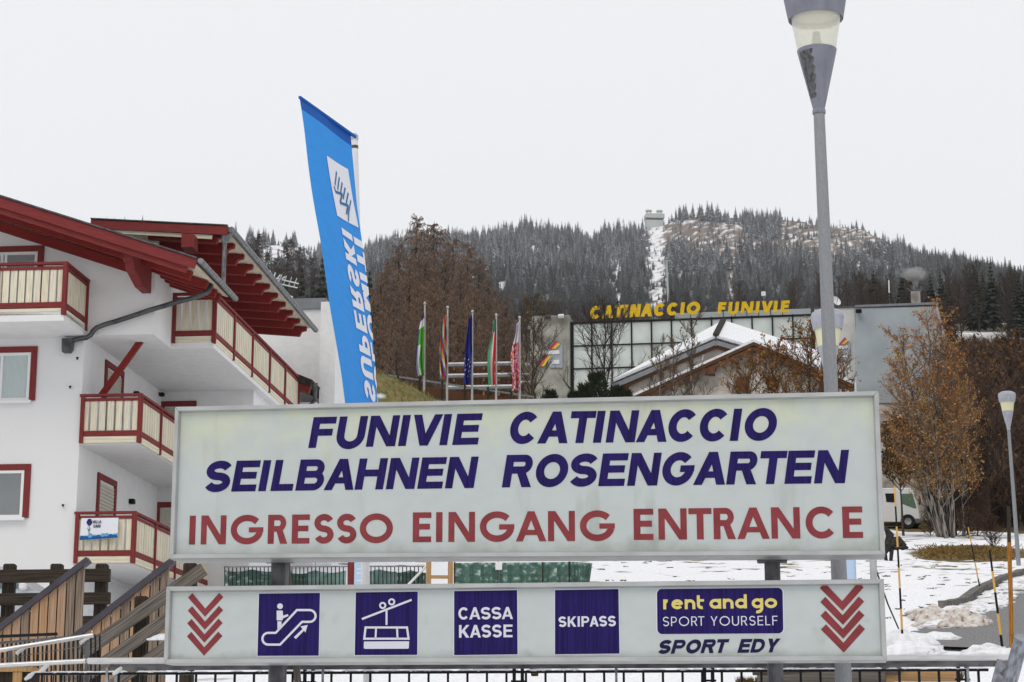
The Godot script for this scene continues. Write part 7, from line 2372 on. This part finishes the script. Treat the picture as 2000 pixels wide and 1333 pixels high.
func snow_pole(u0: float, v0: float, u1: float, v1: float, label: String, bands: int, rad: float) -> void:
	var g := ground_hit(u0, v0)
	var tp := P(u1, v1, -g.z) - g
	var t := thing("snow_pole", label, "snow pole", g, 0.0, "snow marker poles")
	for i in bands:
		var a := tp * (float(i) / bands) ; var b := tp * ((i + 1.0) / bands)
		if i == 0: a = -tp * 0.05
		var mb := MB.new(); mb.tube([a, b], [rad * (1.0 - 0.3 * i / bands), rad * (1.0 - 0.3 * (i + 1.0) / bands)], 8)
		obj("band", mb, M.black if i % 2 == 0 else M.pole_yellow, t)

# ---------------------------------------------------------------- front fence and handrail
func build_front_railing() -> void:
	var d := 17.6
	var a := P(64, 1317, d); var b := P(1930, 1309, d - 0.3)
	var t := thing("bar_fence", "long black bar fence standing in the snow behind the sign posts", "fence", Vector3(0, G(0, d), -d))
	var la := a - t.position; var lb := b - t.position
	var mb := MB.new(); mb.bar(la, lb, 0.035, 0.022); obj("top_rail", mb, M.fence_black, t)
	mb = MB.new(); mb.bar(la + Vector3(0, -0.85, 0), lb + Vector3(0, -0.85, 0), 0.03, 0.02); obj("bottom_rail", mb, M.fence_black, t)
	var n := 49
	for i in n:
		var p := la.lerp(lb, (i + 0.5) / n)
		mb = MB.new(); mb.bar(p + Vector3(0, -0.84, 0), p + Vector3(0, -0.01, 0), 0.02, 0.02, Vector3.BACK); obj("bar", mb, M.fence_black, t)
	for u in [610.0, 1020.0, 1390.0, 1880.0]:
		var p := la.lerp(lb, (u - 64.0) / 1866.0)
		mb = MB.new()
		for s in [-0.035, 0.035]:
			mb.bar(p + Vector3(s, -1.05, 0), p + Vector3(s, 0.03, 0), 0.03, 0.03, Vector3.BACK)
		for k in 4: mb.box(p + Vector3(0, -0.08 - 0.09 * k, 0), Vector3(0.13, 0.018, 0.02))
		obj("clamped_post", mb, M.fence_black, t)
	# snow caught on the rail
	var sn := MB.new()
	for i in 150:
		var p := la.lerp(lb, rng.randf())
		lump(sn, p + Vector3(0, 0.010, 0), Vector3(0.03 + 0.05 * rng.randf(), 0.010 + 0.006 * rng.randf(), 0.016), i)
	var so := obj("rail_snow", sn, M.snow, t); so.set_meta("kind", "stuff")
	# bright handrail
	d = 17.25
	t = thing("bright_handrail", "bright aluminium handrail running behind the lower sign board", "handrail", Vector3(0, G(0, d), -d))
	var p0 := P(-60, 1303.5, d + 0.4) - t.position; var p1 := P(170, 1291.5, d + 0.2) - t.position; var p2 := P(1972, 1284.5, d - 0.3) - t.position
	mb = MB.new(); mb.tube([p0, p1 - Vector3(0.01, 0, 0)], [0.021], 12); obj("tube", mb, M.handrail, t)
	mb = MB.new(); mb.cbox((p1 + p2) * 0.5, Vector3((p2 - p1).length(), 0.052, 0.06), 0.012, Basis(Vector3.BACK, atan2(p2.y - p1.y, p2.x - p1.x)).rotated(Vector3.UP, -atan2(p2.z - p1.z, p2.x - p1.x))); obj("flat_rail", mb, M.handrail, t)
	mb = MB.new(); mb.bar(p1 + Vector3(0.2, -0.055, -0.01), p2 + Vector3(0, -0.05, -0.01), 0.045, 0.05); obj("under_rail", mb, M.post_grey, t)
	for u in [210.0, 228.0, 640.0, 1215.0, 1890.0]:
		var q := p1.lerp(p2, (u - 170.0) / 1800.0)
		mb = MB.new(); mb.bar(q + Vector3(0, -1.1, -0.02), q + Vector3(0, -0.06, -0.02), 0.02, 0.02, Vector3.BACK); obj("support_rod", mb, M.steel, t)
	for q in [[58, 1321], [86, 1306], [230, 1311]]:
		mb = MB.new()
		var p := P(q[0], q[1], d) - t.position
		mb.tube([p + Vector3(-0.04, -0.03, 0), p, p + Vector3(0.035, 0.03, 0)], [0.012, 0.022, 0.012], 8)
		obj("cable_fitting", mb, M.handrail, t)
	# steel end pieces at the lower right
	d = 15.6
	var e := P(1960, 1400, d)
	t = thing("steel_railing_end", "blue-grey steel tube and flat bar slanting up at the railing end", "railing", Vector3(e.x, G(e.x, d), -d))
	mb = MB.new(); mb.tube([P(1948, 1420, d) - t.position, P(1996, 1246, d - 0.5) - t.position], [0.057], 16); obj("slanting_tube", mb, M.steel, t)
	mb = MB.new(); mb.bar(P(1930, 1400, d + 0.6) - t.position, P(1957, 1290, d + 0.6) - t.position, 0.075, 0.03, Vector3.BACK); obj("flat_bar", mb, M.steel, t)
	mb = MB.new(); mb.bar(P(1955, 1318, d + 0.6) - t.position, P(1975, 1300, d + 0.6) - t.position, 0.03, 0.06, Vector3.BACK); obj("bracket", mb, M.post_grey, t)

# ---------------------------------------------------------------- street lamps
func lamp(label: String, base: Vector3, cone: Vector3, r0: float, r1: float, lens: Material, flake: bool, paint: Material) -> void:
	# cone: world position of the lower end of the conical head
	var t := thing("street_lamp", label, "street lamp", base, 0.0, "cone headed street lamps")
	var c := cone - base
	var mb := MB.new(); mb.tube([Vector3(0, -0.3, 0), c * 0.5, c], [r0, (r0 + r1) * 0.5, r1], 20); obj("pole", mb, M.pole_grey, t)
	mb = MB.new(); mb.lathe([Vector2(r1 * 1.1, -0.035), Vector2(r1 * 1.18, -0.03), Vector2(r1 * 1.18, 0.0), Vector2(0.052, 0.01), Vector2(0.178, 0.565), Vector2(0.17, 0.567), Vector2(0.02, 0.56)], 32, c); var hd := obj("lamp_cone", mb, paint, t)
	mb = MB.new(); mb.lathe([Vector2(0.172, 0.568), Vector2(0.226, 0.90)], 32, c); obj("lamp_glass", mb, lens, t)
	mb = MB.new(); mb.lathe([Vector2(0.055, 0.57), Vector2(0.035, 0.72), Vector2(0.03, 0.74), Vector2(0.001, 0.745)], 16, c); obj("bulb_holder", mb, M.coping, t)
	mb = MB.new(); mb.lathe([Vector2(0.21, 0.905), Vector2(0.243, 0.86), Vector2(0.247, 0.862), Vector2(0.285, 1.08), Vector2(0.265, 1.15), Vector2(0.18, 1.20), Vector2(0.001, 1.22)], 32, c); obj("lamp_cap", mb, paint, t)
	mb = MB.new(); mb.lathe([Vector2(0.001, 0.93), Vector2(0.21, 0.905)], 24, c); obj("reflector", mb, M.shutter, t)
	if flake:
		# peeled paint: thin dark shell over the left of the cone
		mb = MB.new()
		for j in 26:
			var y0 := lerpf(0.10, 0.53, j / 26.0); var y1 := lerpf(0.10, 0.53, (j + 1) / 26.0)
			var e0 := 0.52 + 0.10 * sin(j * 1.3) * 0.4 - 0.12 * absf(j / 26.0 - 0.5) + 0.02 * sin(j * 3.7); var e1 := 0.52 + 0.10 * sin((j + 1) * 1.3) * 0.4 - 0.12 * absf((j + 1) / 26.0 - 0.5) + 0.02 * sin((j + 1) * 3.7)
			var rr := func(y: float) -> float: return lerpf(0.052, 0.178, (y - 0.01) / 0.555) + 0.0012
			var at := func(y: float, s: float) -> Vector3:
				var an := PI + 0.25 + s * 1.9
				return c + Vector3(cos(an) * rr.call(y), y, -sin(an) * rr.call(y))
			for k in 6:
				mb.quad(at.call(y0, e0 * k / 6.0), at.call(y0, e0 * (k + 1) / 6.0), at.call(y1, e1 * (k + 1) / 6.0), at.call(y1, e1 * k / 6.0))
		obj("peeled_paint", mb, M.lamp_flake, hd)

func build_lamps() -> void:
	var d := 17.0
	var b := P(1648, 1333, d)
	var cn := P(1599.5, 216, d)
	var dir := (b - cn) / (cn.y - b.y)
	var gnd := G(b.x, d)
	var base := b + dir * (b.y - gnd)
	lamp("large grey cone headed street lamp rising right behind the sign", Vector3(base.x, gnd, -d), cn, 0.076, 0.050, M.lamp_glass, true, M.lamp_grey)
	var d2 := 67.0
	var g2 := ground_hit(1990, 1106)
	d2 = -g2.z
	lamp("small grey street lamp standing on the snowy slope by the thicket", g2, P(1970, 838, d2), 0.07, 0.05, M.lamp_lens_far, false, M.lamp_pale)
	var d3 := 33.0
	var top := P(1620, 700, d3)
	lamp("street lamp half hidden behind the large lamp's pole", Vector3(top.x, G(top.x, d3), -d3), P(1620, 742, d3), 0.07, 0.05, M.lamp_lens_far, false, M.lamp_pale)

# ---------------------------------------------------------------- blue banner flag on its leaning pole
func build_banner_flag() -> void:
	var d := 18.2
	var tp := P(692, 268, d); var low := P(720, 1333, d)
	var dir := (low - tp) / (tp.y - low.y)
	var g := G(low.x, d)
	var base := low + dir * (low.y - g)
	var t := thing("banner_flag", "tall blue ski banner on a leaning white pole behind the sign", "flag", Vector3(base.x, g, -d))
	var c := tp - t.position
	var mb := MB.new(); mb.tube([Vector3(0, -0.3, 0), c * 0.5, c], [0.042, 0.038, 0.034], 14); obj("pole", mb, M.white_plastic, t)
	mb = MB.new(); mb.tube([c * 0.985, c * 0.98], [0.037], 14); obj("pole_ring", mb, M.zinc_dark, t)
	mb = MB.new(); mb.lathe([Vector2(0.036, -0.03), Vector2(0.04, -0.03), Vector2(0.04, 0.015), Vector2(0.02, 0.035), Vector2(0.001, 0.04)], 14, c); obj("pole_cap", mb, M.alu, t)
	# cloth corners: free edge towards the viewer, hoist edge at the pole
	var dh := 18.0; var df := 16.95
	var H := PackedVector3Array(); var E := PackedVector3Array()
	for q in [[685, 265], [697, 400], [711, 500], [722, 600], [730, 690], [737, 785], [743, 880]]: H.push_back(P(q[0], q[1], dh) - t.position)
	for q in [[585, 191], [600, 306], [617, 420], [634, 530], [652, 640], [673, 782], [684, 850]]: E.push_back(P(q[0], q[1], df) - t.position)
	# resample both edges by height
	var pick := func(A: PackedVector3Array, y: float) -> Vector3:
		if y >= A[0].y: return A[0] + (A[0] - A[1]).normalized() * (y - A[0].y)
		for i in A.size() - 1:
			if y <= A[i].y and y >= A[i + 1].y: return A[i].lerp(A[i + 1], (A[i].y - y) / (A[i].y - A[i + 1].y))
		return A[A.size() - 1]
	var yT: float = minf(H[0].y, 100.0); var yB: float = maxf(H[6].y, E[6].y)
	var eT: float = E[0].y
	var S := func(s: float, q: float) -> Vector3:      # s: 0 free edge .. 1 hoist, q: 0 top .. 1 bottom
		var yh := lerpf(yT, yB, q); var ye := lerpf(eT, yB, q)
		var a: Vector3 = pick.call(E, ye); var b: Vector3 = pick.call(H, yh)
		var p := a.lerp(b, s)
		p += Vector3(1, 0, 0.4) * (0.020 * sin(s * 5.2 + q * 2.0) * sin(PI * s) * (0.4 + q))
		p += Vector3(0.4, 0, 0) * 0.012 * sin(q * 17.0 + s * 3.0) * (1.0 - s)
		return p
	if not M.has("flag_blue"):
		var im := noise_bytes(128, 512, 0.02, 3, 90)
		mk("flag_blue", Color(0.055, 0.33, 0.78), 0.75, ramp(im, [[0.0, gy(0.97)], [0.6, gy(1.0)]]), Vector2(1, 1))
		M.flag_blue.backlight_enabled = true
		M.flag_blue.backlight = Color(0.10, 0.25, 0.5)
		mk("flag_hem", Color(0.02, 0.11, 0.42), 0.75)
		mk("flag_white", Color(0.78, 0.79, 0.84), 0.75)
		mk("flag_line", Color(0.05, 0.18, 0.36), 0.75)
	var nx := 12; var ny := 50
	mb = MB.new()
	for i in nx:
		for j in ny:
			var s0 := float(i) / nx; var s1 := (i + 1.0) / nx; var q0 := lerpf(0.035, 1.0, float(j) / ny); var q1 := lerpf(0.035, 1.0, (j + 1.0) / ny)
			mb.quad(S.call(s0, q1), S.call(s1, q1), S.call(s1, q0), S.call(s0, q0))
	var cloth := obj("cloth", mb, M.flag_blue, t)
	mb = MB.new()
	for i in nx:
		mb.quad(S.call(float(i) / nx, 0.0355), S.call((i + 1.0) / nx, 0.0355), S.call((i + 1.0) / nx, 0.0), S.call(float(i) / nx, 0.0))
	obj("hem", mb, M.flag_hem, cloth)
	mb = MB.new(); mb.bar(S.call(0.0, 0.0) + Vector3(0, 0.004, 0), S.call(1.0, 0.0) + Vector3(0.04, 0.004, -0.06), 0.022, 0.022); obj("boom", mb, M.flag_hem, t)
	# print laid on the cloth: map (s, q) strips a few millimetres in front
	var nrm := func(s: float, q: float) -> Vector3:
		var a: Vector3 = S.call(s + 0.02, q) - S.call(s - 0.02, q); var b: Vector3 = S.call(s, q - 0.01) - S.call(s, q + 0.01)
		var nn := a.cross(b).normalized()
		return nn if nn.z > 0 else -nn
	var V := func(s: float, q: float) -> Vector2: return Vector2(s, q)
	var lf0 := MB.new()
	for i in 10:
		for j in 12:
			var c4: Array = []
			for k in [[0, 1], [1, 1], [1, 0], [0, 0]]:
				var x: float = (i + k[0]) / 10.0; var y: float = (j + k[1]) / 12.0
				var a := Vector2(0.40, 0.135).lerp(Vector2(0.87, 0.125), x); var b := Vector2(0.47, 0.315).lerp(Vector2(0.955, 0.305), x)
				var p := a.lerp(b, y)
				c4.push_back(S.call(p.x, p.y) + nrm.call(p.x, p.y) * 0.005)
			lf0.quad(c4[0], c4[1], c4[2], c4[3])
	obj("logo_field", lf0, M.flag_white, cloth)
	var strip := func(pts: Array, w: float, m: Material, lift: float, called: String) -> void:
		var pm := MB.new()
		for i in pts.size() - 1:
			var a: Vector2 = pts[i]; var b: Vector2 = pts[i + 1]
			var dr := Vector2((b.x - a.x) * 1.15, (b.y - a.y) * 3.2).normalized()
			var no := Vector2(-dr.y / 1.15, dr.x / 3.2) * w
			var ex := Vector2(dr.x / 1.15, dr.y / 3.2) * w * 0.5
			var k := 4
			for j in k:
				var p0 := (a - ex).lerp(b + ex, float(j) / k); var p1 := (a - ex).lerp(b + ex, (j + 1.0) / k)
				var c4: Array = []
				for p in [p0 + no, p1 + no, p1 - no, p0 - no]: c4.push_back(S.call(p.x, p.y) + nrm.call(p.x, p.y) * (lift + i * 0.0004))
				pm.quad(c4[0], c4[1], c4[2], c4[3])
		obj(called, pm, m, cloth)
	# mountain line emblem: five rising strokes over a zigzag
	for i in 5:
		strip.call([V.call(0.60 + 0.055 * i, 0.165 + 0.011 * i), V.call(0.53 + 0.055 * i, 0.212 + 0.009 * i)], 0.012, M.flag_line, 0.009, "emblem_line")
	strip.call([V.call(0.50, 0.222), V.call(0.52, 0.236), V.call(0.68, 0.226), V.call(0.60, 0.262), V.call(0.78, 0.252), V.call(0.72, 0.285)], 0.014, M.flag_line, 0.009, "emblem_line")
	strip.call([V.call(0.86, 0.228), V.call(0.78, 0.272), V.call(0.74, 0.305)], 0.010, M.flag_line, 0.009, "emblem_line")
	# lettering runs up the cloth, seen mirrored from behind: letter tops point to the hoist
	var lay := func(text: String, qa: float, qb: float, s0: float, s1: float) -> void:
		var n := text.length()
		var tot := 0.0
		for ch in text: tot += (0.24 if ch == "I" else (WID_BOLD.get(ch, 0.82) as float)) + 0.12
		var x := 0.0
		for ch in text:
			var gw: float = 0.24 if ch == "I" else (WID_BOLD.get(ch, 0.82) as float)
			var pm := MB.new()
			var lf := 0.006
			for sh in glyph(ch, 0.24, gw):
				var tmp := MB.new()
				if sh.has("p"): tmp.prism(sh.p, Vector3.ZERO, Vector3.RIGHT, Vector3.UP, 0.0, 0.0)
				elif sh.has("c"): tmp.stroke(sh.c, 0.24, true, Vector3.ZERO, Vector3.RIGHT, Vector3.UP, 0.0, 0.0)
				else: tmp.stroke(sh.l, sh.get("w", 0.24), false, Vector3.ZERO, Vector3.RIGHT, Vector3.UP, 0.0, 0.0)
				for i in range(0, tmp.v.size(), 3):
					if absf((tmp.v[i + 1] - tmp.v[i]).cross(tmp.v[i + 2] - tmp.v[i]).z) < 1e-7 or tmp.n[i].z < 0.5: continue
					var w3: Array = []
					var most := 9.0
					for k in 3:
						var p := tmp.v[i + k]
						var q := lerpf(qa, qb, (x + p.x) / tot) 
						var s := lerpf(s0, s1, p.y) + 0.16 * clampf((q - 0.335) / 0.515, 0.0, 1.1)
						most = minf(most, s)
						s = minf(s, 1.0)
						w3.push_back(S.call(s, q) + nrm.call(s, q) * lf)
					if most < 1.0: pm.tri(w3[0], w3[1], w3[2])      # the rest lies behind the fold of the cloth
				lf += 0.0006
			if pm.v.size() > 0: obj("letter", pm, M.flag_white, cloth)
			x += gw + 0.12
	lay.call("SUPERSKI", 0.86, 0.335, 0.535, 0.775)
	lay.call("DOLOMITI", 0.90, 0.335, 0.805, 0.985)
